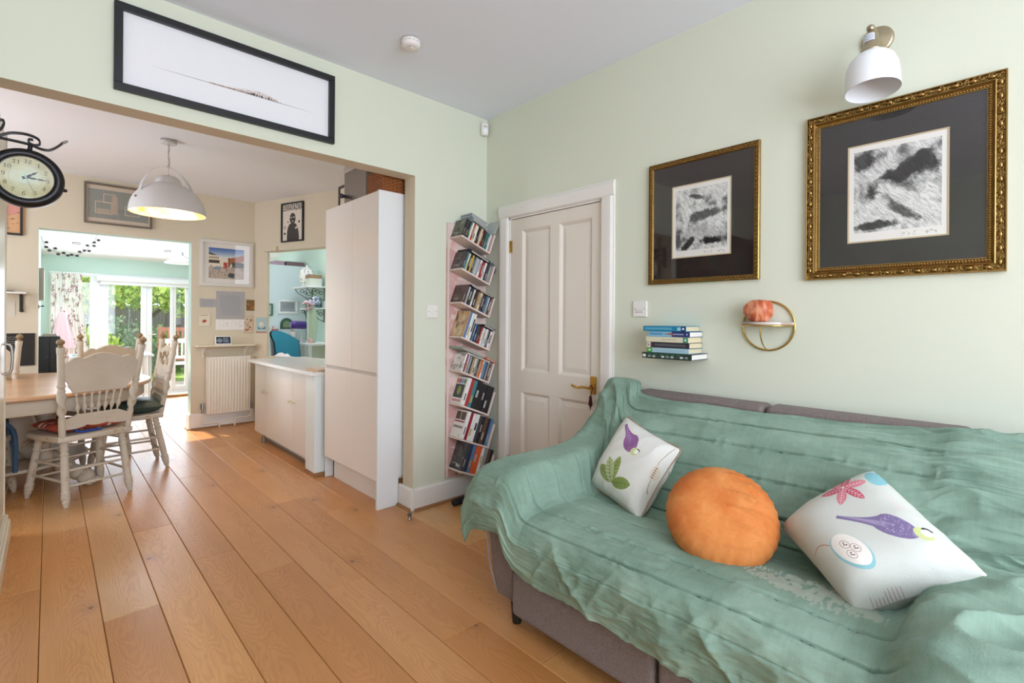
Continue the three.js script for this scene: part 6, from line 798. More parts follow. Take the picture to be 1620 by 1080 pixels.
// ---------------------------------------------------------------- garden extension
{
  const w5 = struct('window_5', null, null, 'tall fixed window light beside the garden doors, half behind the curtain', 'window'); glazing(w5, 0.0, 0.50, 0.02, 1.91, ZG - 0.06, 0.05, 0.07);
  const d2 = struct('door_2', null, null, 'white glazed double doors to the garden', 'door');
  const leafDoor = (a, b, s0, s1) => { const z = ZG - 0.06, n = part('door_leaf', [span(a, a + s0, 0.03, 1.86, z - 0.035, z + 0.035), span(b - s1, b, 0.03, 1.86, z - 0.035, z + 0.035), span(a + s0, b - s1, 0.03, 0.12, z - 0.035, z + 0.035), span(a + s0, b - s1, 1.79, 1.86, z - 0.035, z + 0.035)], pvc, d2); part('pane', span(a + s0, b - s1, 0.12, 1.79, z - 0.003, z + 0.003), glass, n); return n; };
  part('door_frame', [span(0.50, 0.56, 0, 1.91, ZG - 0.11, ZG - 0.01), span(1.70, 1.76, 0, 1.91, ZG - 0.11, ZG - 0.01), span(0.56, 1.70, 1.86, 1.91, ZG - 0.11, ZG - 0.01), span(0.56, 1.70, 0, 0.03, ZG - 0.11, ZG - 0.01)], pvc, d2);
  leafDoor(0.56, 1.140, 0.105, 0.068); const l2 = leafDoor(1.143, 1.500, 0.068, 0.035); leafDoor(1.503, 1.70, 0.03, 0.03);
  part('handle', [rspan(1.15, 1.175, 0.86, 1.04, ZG - 0.025, ZG - 0.012, 0.004), rod(V(1.163, 0.98, ZG - 0.015), V(1.163, 0.98, ZG + 0.035), 0.008), rod(V(1.163, 0.98, ZG + 0.035), V(1.26, 0.98, ZG + 0.035), 0.009)], pvc, l2);
  struct('trim_1', rspan(0.6, 1.8, 0.001, 0.035, -9.46, -9.30, 0.006), oakBead, 'raised oak threshold strip before the garden doors', 'threshold');
  const bl = thing('roller_blind', 'white roller blind cassette over the garden doors', 'blind', [0, 0, ZG]); part('cassette', rspan(0.52, 1.80, 1.80, 1.875, 0.002, 0.075, 0.01, 3), pvc, bl); part('bottom_bar', rspan(0.56, 1.78, 1.745, 1.775, 0.03, 0.045, 0.005), pvc, bl); part('fabric', span(0.57, 1.77, 1.77, 1.81, 0.036, 0.038), std(0xf3f3f0, 0.9), bl);
  // curtain
  const ct = print(512, 768, (c, w, h) => { c.fillStyle = '#f4efe6'; c.fillRect(0, 0, w, h); for (let i = 0; i < 46; i++) { const x = rnd() * w, y = rnd() * h; c.strokeStyle = '#7c7a5c'; c.lineWidth = 4; c.beginPath(); c.moveTo(x, y); c.quadraticCurveTo(x + rr(-50, 50), y + 40, x + rr(-30, 30), y + 90); c.stroke(); for (let k = 0; k < 4; k++) leafShape(c, x + rr(-20, 20), y + rr(0, 80), rnd() * 6, rr(22, 44), rr(7, 12), ['#8d9a62', '#b66a86', '#a8506e', '#9fae78', '#d79ab0'][(i + k) % 5], '#6a6a4a'); } });
  ct.wrapS = ct.wrapT = THREE.RepeatWrapping;
  const cu = thing('curtain', 'white curtain printed with pink flowers and leaves beside garden doors', 'curtain', [0.02, 0, ZG + 0.09]);
  part('drape', gridSurface(120, 30, (a, b) => { const y = lerp(1.885, 0.42, b), wv = lerp(0.33, 0.40, smooth(0.2, 1, b)); return V(a * wv + 0.03 * b * a, y, 0.028 * Math.sin(a * 44 + 0.6 * Math.sin(b * 5)) * (0.55 + 0.45 * b)); }, (a, b) => [a * 1.3, 1.5 - b * 1.5]), std(0xffffff, 0.9, { map: ct, side: THREE.DoubleSide }), cu);
  part('rail', rod(V(-0.02, 1.895, 0), V(0.52, 1.895, 0), 0.008), pvc, cu);
  const dr = thing('pink_dress', 'pale pink gathered dress hanging in front of the curtain', 'dress', [0.135, 0, -9.56]); part('fabric', gridSurface(80, 24, (a, b) => { const t = a * Math.PI * 2, r = lerp(0.035, 0.13, Math.pow(b, 0.8)) * (1 + 0.12 * Math.sin(t * 9) * b); return V(Math.cos(t) * r, lerp(1.31, 0.80, b), Math.sin(t) * r * 0.45); }), std(0xf0c9d0, 0.9, { side: THREE.DoubleSide }), dr); part('hanger', [tube([V(0, 1.30, 0), V(0, 1.5, -0.01), V(0, 1.85, -0.06), V(0, 1.905, -0.095), V(0, 1.89, -0.115)], 0.003, 40, 6)], steel, dr);
  // string of black pompons across the opening
  const pts = [[85, 210], [83, 258], [115, 292], [175, 272], [204, 330], [259, 317], [301, 343], [338, 335], [393, 346], [419, 306], [467, 293], [514, 297], [497, 243], [564, 247], [566, 212], [609, 190]].map(([x, y]) => onZ(60 + x / 6.352, 350 + y / 6.352, -6.66));
  const ga = thing('pompom_garland', 'string of small dark discs looped across the extension opening', 'garland', [0, 0, 0]), gm = std(0x5b5860, 0.7); for (const p of pts) part('disc', new THREE.SphereGeometry(0.0155, 14, 10).scale(1, 0.75, 0.6).translate(p.x, p.y, p.z), gm, ga);
  const line = [[30, 150], [60, 225], [110, 275], [190, 308], [290, 335], [390, 338], [470, 300], [520, 255], [575, 195], [592, 135]].map(([x, y]) => onZ(60 + x / 6.352, 350 + y / 6.352, -6.66)); part('cord', tube(line, 0.0016, 80, 5), gm, ga);
  // downlights and the white pendant
  for (const [u, v, w] of [[121, 384.5, 'near the side wall'], [265, 397, 'near the white pendant']]) { let z = -9.3, p; for (let i = 0; i < 30; i++) { p = onY(u, v, yRoof(z)); z = lerp(z, p.z, 0.5); } const o = thing('downlight', `round steel recessed downlight ${w}`, 'downlight', [p.x, yRoof(z), z], 0, 'downlights in the sloping ceiling'); o.rotation.x = Math.atan(-0.185); part('bezel', new THREE.TorusGeometry(0.04, 0.008, 8, 32).rotateX(Math.PI / 2), std(0x8d8a86, 0.35, { metalness: 0.8 }), o); part('lens', cyl(0.034, 0.034, 0.004, 0, -0.001, 0), std(0xd8d4cc, 0.3), o); }
  const pp = thing('pendant_lamp', 'small white cone pendant lamp in the extension', 'pendant lamp', [1.40, yRoof(-8.5), -8.5]); const top = yRoof(-8.5); part('cable', rod(V(0, 0, 0), V(0, 2.17 - top, 0), 0.004), pvc, pp); part('rose', cyl(0.04, 0.045, 0.025, 0, -0.004, 0), pvc, pp); part('holder', cyl(0.02, 0.024, 0.06, 0, 2.165 - top, 0), std(0xc9ccd0, 0.4), pp); part('shade', lathe([[0.022, 2.15 - top], [0.06, 2.135 - top], [0.2, 2.05 - top], [0.215, 2.035 - top], [0.198, 2.045 - top], [0.058, 2.128 - top], [0.02, 2.142 - top]], 48), std(0xf4f4f2, 0.5, { side: THREE.DoubleSide }), pp);
  // black cabinet, books on it, canvas on the side wall, white table
  const bc = thing('black_cabinet', 'narrow black cabinet inside the extension opening', 'cabinet', [0.0, 0, -7.2]); part('body', rspan(-0.078, 0.087, 0.02, 1.045, -0.18, 0.18, 0.004), std(0x1f1e20, 0.45), bc); part('door', rspan(-0.073, 0.004, 0.05, 1.03, 0.18, 0.19, 0.002), std(0x242325, 0.45), bc); part('door', rspan(0.007, 0.083, 0.05, 1.03, 0.18, 0.19, 0.002), std(0x242325, 0.45), bc); for (const x of [-0.01, 0.075]) part('knob', ball(0.006, x - 0.004, 0.835, 0.194, 8), steel, bc); part('plinth', span(-0.07, 0.08, 0.001, 0.02, -0.17, 0.17), blackM, bc);
  [['grey', 0x8a8484, 0], ['plum', 0x6a4a55, 1]].forEach(([c, h, i]) => { const o = thing('book', `${c} covered book lying on the black cabinet`, 'book', [0.005, 1.0455 + i * 0.0125, -7.1]); part('cover', rbox(0.11 - i * 0.01, 0.012, 0.15, 0.002, 0, 0.006, 0), std(h, 0.5), o); part('page_block', box(0.10 - i * 0.01, 0.008, 0.002, 0, 0.006, 0.0755), pagesM2, o); });
  const cv = thing('canvas_picture', 'thick edged canvas picture on the mint side wall', 'picture', [XG + 0.001, 1.63, -8.0]); part('canvas', rspan(0, 0.038, -0.19, 0.17, -0.3, 0.3, 0.003), std(0xb3a291, 0.8), cv); part('edge_strip', rspan(0.038, 0.042, -0.19, 0.17, -0.3, 0.3, 0.001), std(0xe6dccf, 0.8), cv);
  const hk = thing('coat_hook', 'round dark metal coat hook on the mint side wall', 'hook', [XG + 0.001, 1.36, -7.4]); part('plate', cyl(0.022, 0.022, 0.008, 0, 0, 0, 18).rotateZ(Math.PI / 2).translate(0.004, 0, 0), std(0x6a6870, 0.4), hk); part('peg', [rod(V(0.006, 0, 0), V(0.03, 0.005, 0), 0.005), ball(0.011, 0.034, 0.006, 0, 12)], std(0x6a6870, 0.4), hk);
  const tb = thing('garden_room_table', 'plain white table in the extension', 'table', [0.62, 0, -8.55]); part('table_top', rbox(0.85, 0.03, 0.7, 0.006, 0, 0.735, 0), pvc, tb); for (const [x, z] of [[-0.38, -0.3], [0.38, -0.3], [-0.38, 0.3], [0.38, 0.3]]) part('leg', rod(V(x, 0, z), V(x, 0.72, z), 0.018, 0.022), pvc, tb);
  const tq = thing('book', 'turquoise book lying on the white extension table', 'book', [0.32, 0.751, -8.42]); part('cover', rbox(0.2, 0.02, 0.15, 0.002, 0, 0.01, 0), std(0x2d9bbf, 0.5), tq); part('page_block', box(0.19, 0.014, 0.002, 0, 0.01, 0.0755), pagesM2, tq);
  const bn = thing('white_bench', 'white painted slatted bench outside the garden doors', 'bench', [2.05, -0.03, -11.0]); const wm = std(0xefeee8, 0.6); part('seat', rbox(1.1, 0.03, 0.42, 0.005, 0, 0.43, 0), wm, bn); part('top_rail', rbox(1.1, 0.08, 0.03, 0.008, 0, 0.84, -0.2), wm, bn); part('bottom_rail', rbox(1.1, 0.05, 0.03, 0.005, 0, 0.53, -0.2), wm, bn); for (let i = 0; i < 14; i++) part('slat', rbox(0.028, 0.27, 0.018, 0.003, -0.5 + i * 0.077, 0.68, -0.2), wm, bn); for (const [x, z] of [[-0.52, -0.2], [0.52, -0.2], [-0.52, 0.19], [0.52, 0.19]]) part('leg', rbox(0.05, z < 0 ? 0.86 : 0.62, 0.05, 0.004, x, z < 0 ? 0.43 : 0.31, z), wm, bn); for (const x of [-0.52, 0.52]) part('armrest', rbox(0.06, 0.025, 0.46, 0.006, x, 0.63, 0), wm, bn);
}
// ---------------------------------------------------------------- study nook behind the serving opening
{
  const wd = thing('wardrobe', 'pale blue full height cupboard closing off the nook', 'wardrobe'); part('body', span(1.98, 2.845, 0.001, 2.03, -8.15, -7.615), skyblue, wd); part('door', rspan(1.985, 2.842, 0.01, 2.034, -7.613, -7.6, 0.002), skyblue, wd);
  const bx = thing('storage_box', 'long plum storage box on top of the pale blue cupboard', 'box', [2.69, 2.035, -7.75]); part('body', rbox(0.26, 0.05, 0.25, 0.004, 0, 0.025, 0), std(0x7a6266, 0.6), bx); part('lid', rbox(0.265, 0.014, 0.255, 0.003, 0, 0.058, 0), std(0x8a7276, 0.6), bx);
  const b2 = thing('storage_box', 'short mauve storage box on top of the pale blue cupboard', 'box', [2.47, 2.035, -7.75]); part('body', rbox(0.13, 0.05, 0.25, 0.004, 0, 0.025, 0), std(0xb59aa8, 0.6), b2); part('lid', rbox(0.135, 0.012, 0.255, 0.003, 0, 0.056, 0), std(0xc2a8b4, 0.6), b2);
  const zf = -7.6; framed('white framed grey picture on the pale blue cupboard', [439.5, 474], [470, 496], zf, 0.025, 0xf0f0ee, 0xd5d8dc, [0.2, 0.13], greyPrint('#a9adb4', '#93979e'));
  framed('small dark green framed picture on the pale blue cupboard', [420, 480], [431, 499], zf, 0.018, 0x2f6b4c, 0xd8e2d8, [0.05, 0.1], greyPrint('#b9c4be', '#6a7a70'));
  const cup = (x, y, c, lab, pens) => { const o = thing('pencil_cup', lab, 'cup', [x, y, zf]); part('cup', lathe([[0, -0.05], [0.04, -0.05], [0.046, 0.04], [0.042, 0.04], [0.036, -0.044], [0, -0.044]], 24).translate(0, 0, 0.05), std(c, 0.5), o); pens.forEach((p, i) => part('pencil', rod(V(-0.02 + i * 0.018, -0.03, 0.05), V(-0.03 + i * 0.025, 0.085 - (i % 2) * 0.02, 0.05), 0.005), std(p, 0.5), o)); part('clip', span(-0.01, 0.01, -0.02, 0.03, 0.001, 0.008), steel, o); };
  cup(2.385, 1.055, 0xb4696a, 'dusty red pencil cup hung on the pale blue cupboard', [0xd0574a, 0xf0ece4, 0xf0ece4]); cup(2.645, 1.015, 0xe4dcdc, 'white pencil cup hung on the pale blue cupboard', [0xe0866a, 0xd86a50]);
  const ar = thing('arched_plaque', 'dark green arched plaque on the pale blue cupboard', 'plaque', [2.56, 1.165, zf]); const s = new THREE.Shape(); s.moveTo(-0.09, -0.07); s.lineTo(0.09, -0.07); s.lineTo(0.09, 0); s.absarc(0, 0, 0.09, 0, Math.PI); s.closePath(); part('plaque', extr(s, 0.015, 0.004).translate(0, 0, 0.001), std(0x39584a, 0.6), ar); const s2 = new THREE.Shape(); s2.moveTo(-0.05, -0.05); s2.lineTo(0.05, -0.05); s2.lineTo(0.05, 0); s2.absarc(0, 0, 0.05, 0, Math.PI); s2.closePath(); part('relief', extr(s2, 0.006, 0.002).translate(0, 0, 0.016), std(0x7d8f6a, 0.6), ar);
  switchPlate('white socket plate on the pale blue cupboard', V(2.50, 0.99, zf), V(0, 0, 1), false, 0);
  const shelfOn = (y, z0, z1, x0, lab) => { const o = thing('wall_shelf', lab, 'shelf'); part('board', rspan(x0, XM, y - 0.018, y, z0, z1, 0.004), pvc, o); for (const z of [z0 + 0.08, z1 - 0.08]) part('bracket', [span(XM - 0.008, XM, y - 0.2, y - 0.018, z - 0.008, z + 0.008), tube([V(XM - 0.01, y - 0.19, z), V(XM - 0.09, y - 0.15, z), V(x0 + 0.04, y - 0.06, z), V(x0 + 0.02, y - 0.024, z)], 0.005, 20, 6), ...[0.05, 0.1, 0.15].map(d => new THREE.TorusGeometry(0.022, 0.004, 6, 16).translate(XM - d, y - 0.05 - (0.15 - d) * 0.4, z))], std(0x37413d, 0.5), o); };
  shelfOn(1.70, -7.45, -6.85, 2.585, 'white shelf on scrolled iron brackets carrying the patterned jar'); shelfOn(1.40, -7.4, -6.85, 2.68, 'lower white shelf on scrolled brackets behind the vase');
  const jt = print(256, 256, (c, w, h) => { c.fillStyle = '#eceae4'; c.fillRect(0, 0, w, h); for (let i = 0; i < 90; i++) { c.fillStyle = ['#8a8f8c', '#b9a3a0', '#c9d3c6', '#6f7a78'][i % 4]; c.beginPath(); c.ellipse(rnd() * w, rnd() * h, rr(5, 13), rr(3, 9), rnd() * 3, 0, 7); c.fill(); } });
  const jr = thing('lidded_jar', 'white patterned lidded jar on the upper nook shelf', 'jar', [2.69, 1.701, -7.17]); part('body', lathe([[0, 0], [0.055, 0], [0.075, 0.03], [0.095, 0.1], [0.098, 0.18], [0.08, 0.235], [0.06, 0.25]], 36), std(0xffffff, 0.4, { map: jt }), jr); part('lid', lathe([[0.066, 0.248], [0.06, 0.265], [0.02, 0.28], [0.014, 0.295], [0.018, 0.31], [0, 0.32]], 28), std(0xd9d6ce, 0.4), jr);
  const b1 = thing('storage_box', 'cream box with brown lid on the upper nook shelf', 'box', [2.71, 1.701, -6.96]); part('body', rbox(0.17, 0.11, 0.16, 0.003, 0, 0.055, 0), std(0xd9dccf, 0.6), b1); part('lid', rbox(0.175, 0.05, 0.165, 0.003, 0, 0.135, 0), std(0x9a7a5c, 0.6), b1);
  [['navy', 0x4a5a86, 0], ['white', 0xe6e6ea, 1], ['violet', 0x7a6a98, 2], ['blue', 0x6a86b0, 3]].forEach(([c, h, i]) => { const o = thing('book', `${c} spined book standing on the lower nook shelf`, 'book', [2.76, 1.4005, -7.13 + i * 0.034], 0, 'books on the lower nook shelf'); part('cover', rbox(0.12, 0.15 - i * 0.012, 0.028, 0.002, 0, 0.075 - i * 0.006, 0), std(h, 0.5), o); part('page_block', box(0.11, 0.002, 0.022, 0, 0.1505 - i * 0.012, 0), pagesM2, o); });
  const dk = thing('desk', 'white desk against the mint nook wall', 'desk'); part('desk_top', rspan(2.44, XM - 0.002, 0.895, 0.925, -7.5, -6.45, 0.004), pvc, dk); for (const z of [-7.46, -6.49]) part('leg_frame', [span(2.46, 2.50, 0, 0.895, z - 0.02, z + 0.02), span(2.79, 2.83, 0, 0.895, z - 0.02, z + 0.02)], pvc, dk);
  const va = thing('tall_vase', 'tall pale green vase of flowers on the white desk', 'vase', [2.58, 0.9255, -6.68]); part('vase', lathe([[0, 0], [0.045, 0], [0.05, 0.02], [0.062, 0.15], [0.066, 0.3], [0.055, 0.42], [0.045, 0.47], [0.056, 0.50], [0.05, 0.50], [0.04, 0.47]], 32), std(0xc6d6bd, 0.35), va);
  const bloom = (n, r, x, y, z, cols) => { for (let i = 0; i < n; i++) { const a = rnd() * 6.283, b = Math.acos(rr(-1, 1)); const m = part('blossom', new THREE.SphereGeometry(0.022, 8, 6).scale(1, 0.7, 1).translate(x + r * Math.sin(b) * Math.cos(a), y + r * Math.cos(b), z + r * Math.sin(b) * Math.sin(a)), cols[i % cols.length], va); } };
  bloom(26, 0.055, -0.07, 0.50, 0.03, [std(0xe9b9c9, 0.8), std(0xf2d3da, 0.8)]); bloom(22, 0.055, 0.05, 0.56, -0.03, [std(0xb9c4e0, 0.8), std(0xe4e6f2, 0.8)]); for (const [x, y, z] of [[-0.06, 0.48, 0.03], [0.045, 0.53, -0.03], [0.06, 0.40, 0.04]]) part('stem', tube([V(0, 0.35, 0), V(x * 0.4, 0.45, z * 0.4), V(x, y, z)], 0.004, 12, 6), std(0x5d7a4a, 0.7), va); leafs(va, 2);
  function leafs(p) { for (let i = 0; i < 5; i++) { const a = i * 1.3; part('leaf', new THREE.SphereGeometry(1, 8, 6).scale(0.05, 0.006, 0.018).rotateZ(0.6).rotateY(a).translate(0.05 * Math.cos(a), 0.49, -0.05 * Math.sin(a)), std(0x5d7a4a, 0.7), p); } }
  const dl = thing('desk_lamp', 'purple metal desk lamp on the white desk', 'desk lamp', [2.515, 0.9255, -6.88]); part('base', lathe([[0, 0], [0.06, 0], [0.06, 0.012], [0.02, 0.02], [0, 0.02]], 28), chrome, dl); part('stem', tube([V(0, 0.015, 0), V(0.005, 0.1, 0), V(0.0, 0.17, 0), V(-0.02, 0.2, 0)], 0.006, 20), chrome, dl); part('shade', lathe([[0, 0.12], [0.03, 0.118], [0.05, 0.1], [0.054, 0.06], [0.054, -0.08], [0.046, -0.1], [0.05, -0.06], [0.05, 0.06], [0, 0.115]], 32).rotateZ(Math.PI / 2 - 0.05).translate(-0.03, 0.235, 0), std(0x52388c, 0.3, { side: THREE.DoubleSide }), dl);
  const cp = thing('pink_pot', 'small pink pot on the white desk', 'pot', [2.53, 0.9255, -6.60]); part('pot', lathe([[0, 0], [0.028, 0], [0.034, 0.05], [0.026, 0.06], [0, 0.062]], 20), std(0xe6b9b4, 0.6), cp);
  const ch0 = thing('desk_chair', 'turquoise upholstered swivel chair at the white desk', 'chair', [2.13, 0, -6.66]); ch0.scale.setScalar(1.14); const tq = std(0x3a93ab, 0.85), dkb = std(0x1f2a30, 0.6); const ch = ch0; ch.rotation.y = R(40);
  part('backrest', gridSurface(30, 16, (a, b) => { const t = (a - 0.5) * 2.2; return V(Math.sin(t) * 0.26, 0.60 + b * 0.36 - 0.10 * t * t * b, 0.24 - Math.cos(t) * 0.26 + 0.03 * (1 - b)); }), std(0x3f9ab4, 0.85, { side: THREE.DoubleSide }), ch); part('back_shell', gridSurface(30, 16, (a, b) => { const t = (a - 0.5) * 2.2; return V(Math.sin(t) * 0.28, 0.59 + b * 0.37 - 0.10 * t * t * b, 0.25 - Math.cos(t) * 0.29 + 0.03 * (1 - b)); }), std(0x23333c, 0.7, { side: THREE.DoubleSide }), ch);
  part('seat', rbox(0.46, 0.08, 0.44, 0.035, 0, 0.47, 0.2, 4), tq, ch); part('post', rod(V(0, 0.08, 0.2), V(0, 0.44, 0.2), 0.025), dkb, ch); for (let k = 0; k < 5; k++) part('base_arm', [rod(V(0, 0.085, 0.2), V(Math.cos(k * 1.2566) * 0.26, 0.055, 0.2 + Math.sin(k * 1.2566) * 0.26), 0.02, 0.013), ball(0.028, Math.cos(k * 1.2566) * 0.26, 0.028, 0.2 + Math.sin(k * 1.2566) * 0.26, 12)], dkb, ch);
  const to = thing('white_towel', 'crumpled white towel on the sill of serving opening', 'towel', oblique(0.42, 0.801, -0.06).toArray()); part('cloth', gridSurface(24, 16, (a, b) => { const e = smooth(0, 0.25, a) * smooth(1, 0.75, a) * smooth(0, 0.3, b) * smooth(1, 0.7, b); return V((a - 0.5) * 0.24, 0.003 + e * (0.02 + 0.03 * vn(a * 5 + 3, b * 4, 32, 32)), (b - 0.5) * 0.1); }), std(0xf0eeea, 0.95, { side: THREE.DoubleSide }), to); to.rotation.y = R(-70);
}

// ---------------------------------------------------------------- garden beyond the glass
{
  const paving = texture(256, 256, (u, v) => mix3([196, 190, 178], [222, 216, 204], fbm(u, v, 8, 8, 4)));
  struct('ground_patio', worldUV(span(-6, 8, -0.12, -0.03, -11.9, -9.88)), std(0xffffff, 0.9, { map: paving }), 'pale stone patio outside the garden doors', 'patio');
  const lawnT = texture(256, 256, (u, v) => mix3([108, 140, 62], [160, 186, 96], fbm(u, v, 20, 20, 4)));
  struct('ground_lawn', worldUV(span(-14, 18, -0.14, -0.05, -26, -11.9)), std(0xffffff, 0.95, { map: lawnT }), 'sunlit lawn beyond the patio', 'lawn');
  const fenceT = texture(128, 256, (u, v) => mix3([104, 96, 98], [150, 140, 138], fbm(u, v, 12, 3, 4)));
  const fe = thing('garden_fence', 'weathered grey board fence at the end of the garden', 'fence', [0, -0.05, -15.2]), fm = std(0xffffff, 0.9, { map: fenceT }), bg = rbox(0.148, 1.55, 0.02, 0.003, 0, 0.775, 0); for (let i = 0; i < 60; i++) { const b = part('board', bg, fm, fe); b.position.set(-3 + i * 0.15, 0, rr(-0.01, 0.01)); } part('top_rail', box(9.1, 0.06, 0.05, 1.45, 1.56, 0), fm, fe); for (let i = 0; i < 5; i++) part('post', box(0.1, 1.65, 0.1, -2.9 + i * 2.1, 0.825, -0.07), fm, fe);
  const sh = thing('play_house', 'blue grey wooden shed at the end of the garden', 'shed', [3.35, -0.05, -14.1]); const sm = std(0x8f8ea6, 0.8); for (let i = 0; i < 12; i++) part('board', rbox(0.118, 1.5, 0.02, 0.002, -0.66 + i * 0.12, 0.75, 0.5), sm, sh); part('shell', span(-0.72, 0.72, 0, 1.5, -0.5, 0.488), std(0x7d7c94, 0.8), sh); part('roof', new THREE.CylinderGeometry(0.02, 0.9, 0.4, 4, 1).rotateY(Math.PI / 4).scale(1, 1, 0.8).translate(0, 1.7, 0), std(0x4c4a4e, 0.8), sh); part('window_ledge', rbox(0.5, 0.06, 0.06, 0.004, 0, 0.72, 0.54), std(0xdfe6ee, 0.6), sh);
  const wood = std(0xa8705a, 0.7), ac = thing('garden_chair', 'red brown wooden garden chair on the patio', 'chair', [1.95, -0.03, -11.75]); ac.scale.setScalar(1.1); ac.rotation.y = R(15);
  for (const [x, z, h] of [[-0.26, -0.24, 1.0], [0.26, -0.24, 1.0], [-0.26, 0.24, 0.62], [0.26, 0.24, 0.62]]) part('leg', rbox(0.05, h, 0.05, 0.004, x, h / 2, z), wood, ac); for (const x of [-0.27, 0.27]) part('armrest', rbox(0.07, 0.03, 0.56, 0.006, x, 0.635, 0), wood, ac); part('seat', rbox(0.52, 0.03, 0.5, 0.005, 0, 0.42, 0), wood, ac); part('back_rail', rbox(0.5, 0.07, 0.03, 0.005, 0, 0.95, -0.24), wood, ac); for (let i = 0; i < 6; i++) part('slat', rbox(0.04, 0.48, 0.016, 0.003, -0.19 + i * 0.076, 0.68, -0.24), wood, ac);
  const barkM = std(0x5e4c3c, 0.9), leafG = new THREE.BufferGeometry(); leafG.setAttribute('position', new THREE.Float32BufferAttribute([0, 0, 0, 0.32, 0.5, 0.06, 0, 1, 0, -0.32, 0.5, 0.06], 3)); leafG.setAttribute('uv', new THREE.Float32BufferAttribute([0.5, 0, 1, 0.5, 0.5, 1, 0, 0.5], 2)); leafG.setIndex([0, 1, 2, 0, 2, 3]); leafG.computeVertexNormals();
  const leafM = (c) => phy(c, 0.9, { side: THREE.DoubleSide, transmission: 0.35, thickness: 0 });
  function foliage(o, blobs, n, size, mat, cols) { const m = new THREE.InstancedMesh(leafG, mat, n), d = new THREE.Object3D(), c = new THREE.Color(); m.name = 'foliage'; m.userData.kind = 'stuff'; for (let i = 0; i < n; i++) { const b = blobs[i % blobs.length], a = rnd() * 6.283, z = rr(-1, 1), r = Math.pow(rnd(), 0.45), q = Math.sqrt(1 - z * z); d.position.set(b[0] + b[3] * r * q * Math.cos(a), b[1] + b[4] * r * z, b[2] + b[5] * r * q * Math.sin(a)); d.rotation.set(rr(-1.5, 1.5), rnd() * 6.283, rr(-1.5, 1.5)); const s = size * rr(0.7, 1.3); d.scale.set(s, s, s); d.updateMatrix(); m.setMatrixAt(i, d.matrix); m.setColorAt(i, c.set(cols[Math.floor(rnd() * cols.length)])); } o.add(m); }
  const LG = [0xb9cf5c, 0xa4c24c, 0xcbd878, 0x8fae48], MG = [0x6f9a4a, 0x86ac58, 0x5f8a44, 0xa2bf6c];
  const tree = (x, z, lab, blobs, n, size, cols) => { const o = thing('garden_tree', lab, 'tree', [x, -0.05, z], 0, 'trees in the garden'); part('trunk', turned(V(0, 0, 0), V(0.1, 2.2, 0), t => 0.12 - 0.05 * t, 8, 12), barkM, o); for (const [a, h] of [[0.4, 1.2], [2.6, 1.4], [4.4, 1.3]]) part('branch', rod(V(0.06, h, 0), V(0.06 + Math.cos(a) * 0.9, h + 0.9, Math.sin(a) * 0.9), 0.045, 0.02), barkM, o); foliage(o, blobs, n, size, leafM(0xffffff), cols); };
  tree(-0.1, -13.2, 'leafy light green tree near the garden side fence', [[0.2, 1.85, 0.3, 1.0, 0.55, 0.8], [0.5, 1.7, 0.9, 0.6, 0.4, 0.4], [0.6, 2.9, 0, 1.2, 0.8, 1], [-0.5, 2.6, 0, 1, 0.8, 0.9]], 4200, 0.13, LG);
  tree(1.5, -13.6, 'leafy yellow green tree in the middle of the garden', [[0, 1.9, 0.4, 1.05, 0.5, 0.8], [0.1, 1.75, 1.1, 0.8, 0.32, 0.4], [0.3, 2.9, 0, 1.2, 0.8, 1], [-0.4, 2.7, 0.2, 1, 0.7, 0.9]], 4200, 0.12, LG);
  tree(3.2, -12.9, 'leafy green tree overhanging the shed', [[-0.5, 1.75, 0.3, 0.8, 0.6, 0.7], [-0.9, 1.65, 0.6, 0.6, 0.45, 0.5], [0.3, 2.6, 0, 1.2, 0.8, 1], [0, 2.1, 0.5, 0.9, 0.5, 0.7]], 4200, 0.12, LG);
  const bush = (x, z, lab, blobs, n, size, cols) => { const o = thing('garden_shrub', lab, 'shrub', [x, -0.05, z], 0, 'shrubs in the garden'); for (const [a, l] of [[0.3, 0.5], [1.6, 0.6], [3.1, 0.5], [4.7, 0.55]]) part('stem', rod(V(0, 0, 0), V(Math.cos(a) * 0.3, l, Math.sin(a) * 0.3), 0.018, 0.008, 6), barkM, o); foliage(o, blobs, n, size, leafM(0xffffff), cols); };
  bush(0.55, -11.7, 'bright leafy shrub outside the fixed window', [[0, 0.55, 0, 0.5, 0.6, 0.35]], 1300, 0.1, LG);
  bush(1.1, -13.9, 'dense grey green shrub against the fence', [[0, 0.6, 0, 0.9, 0.75, 0.5]], 1500, 0.1, [0x7d9a86, 0x93ad98, 0x6a8a6c, 0xa9bda6]);
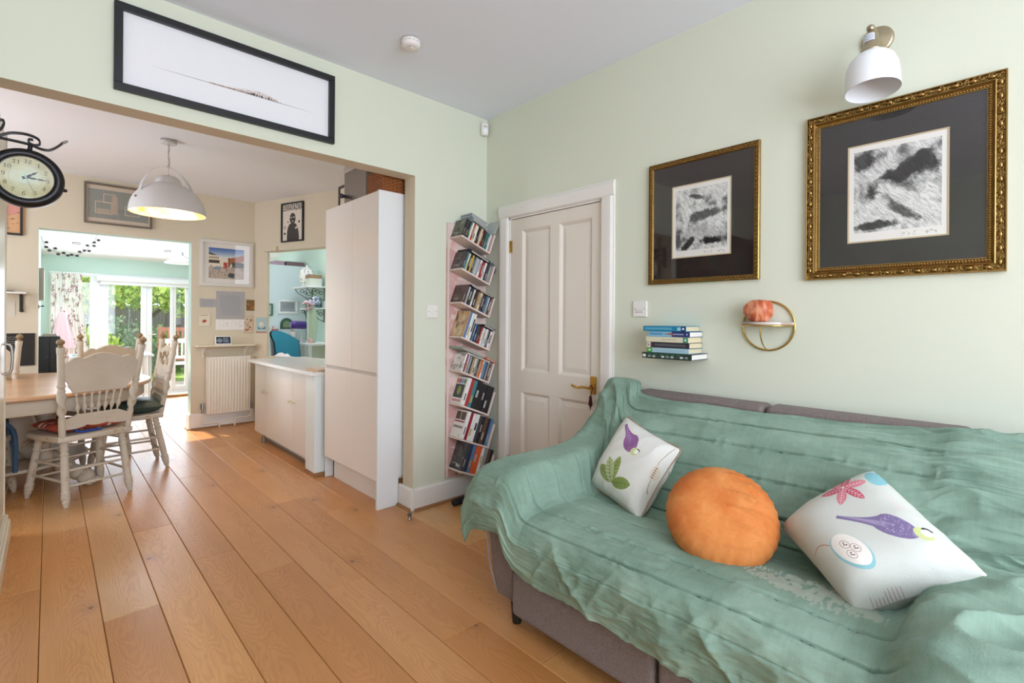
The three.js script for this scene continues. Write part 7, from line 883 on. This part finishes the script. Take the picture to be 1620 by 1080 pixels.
  bush(1.95, -14.2, 'mid green shrub beside the shed', [[0, 0.5, 0, 0.6, 0.6, 0.4]], 900, 0.1, MG);
  bush(-1.2, -12.6, 'mid green shrub by the side boundary', [[0, 0.8, 0, 0.7, 0.85, 0.6]], 1200, 0.11, MG);
}

// ---------------------------------------------------------------- bookcase beside the opening: the small picture's glass mirrors it
{
  const o = thing('bookcase', 'tall dark wooden bookcase against the partition beyond the clock', 'bookcase', [-1.16, 0, ZP + 0.001]), wm = std(0x3a261a, 0.5), cols = { brown: 0x5a3c2a, 'dark red': 0x6e2a26, 'dark green': 0x2f4234, navy: 0x27304a, black: 0x1f1d1c, tan: 0x9a7a56 }, names = Object.keys(cols), mats = names.map(c => std(cols[c], 0.6)), sh = ['lowest', 'second lowest', 'middle', 'second highest', 'highest'];
  for (const x of [-0.7, 0.68]) part('side_panel', span(x, x + 0.02, 0, 2.3, 0, 0.3), wm, o); part('back_panel', span(-0.68, 0.68, 0.05, 2.3, 0, 0.01), wm, o); for (let k = 0; k < 6; k++) part('shelf_board', span(-0.68, 0.68, 0.06 + k * 0.44, 0.08 + k * 0.44, 0.01, 0.29), wm, o);
  for (let k = 1; k < 5; k++) for (let i = 0; i < 12; i++) { const c = (i * 5 + k * 7 + (i * i) % 4) % 6, count = Array.from({ length: i + 1 }, (_, j) => (j * 5 + k * 7 + (j * j) % 4) % 6).filter(q => q === c).length, h = 0.24 + 0.1 * ((i * 7 + k * 3) % 5) / 5, w = 0.085 + 0.02 * ((i * 3 + k) % 3) / 2; const b = thing('bookcase_book', `${['first', 'second', 'third', 'fourth', 'fifth', 'sixth'][count - 1]} ${names[c]} book from the left wall on the ${sh[k]} bookcase shelf`, 'book', [-1.16 - 0.655 + i * 0.11 + w / 2, 0.0805 + k * 0.44, ZP + 0.16], 0, 'books in the dark bookcase'); part('cover', rbox(w, h, 0.2, 0.004, 0, h / 2, 0), mats[c], b); }
}

scene.traverse(o => { if (o.isMesh) { o.castShadow = true; o.receiveShadow = true; } });
renderer.render(scene, camera);
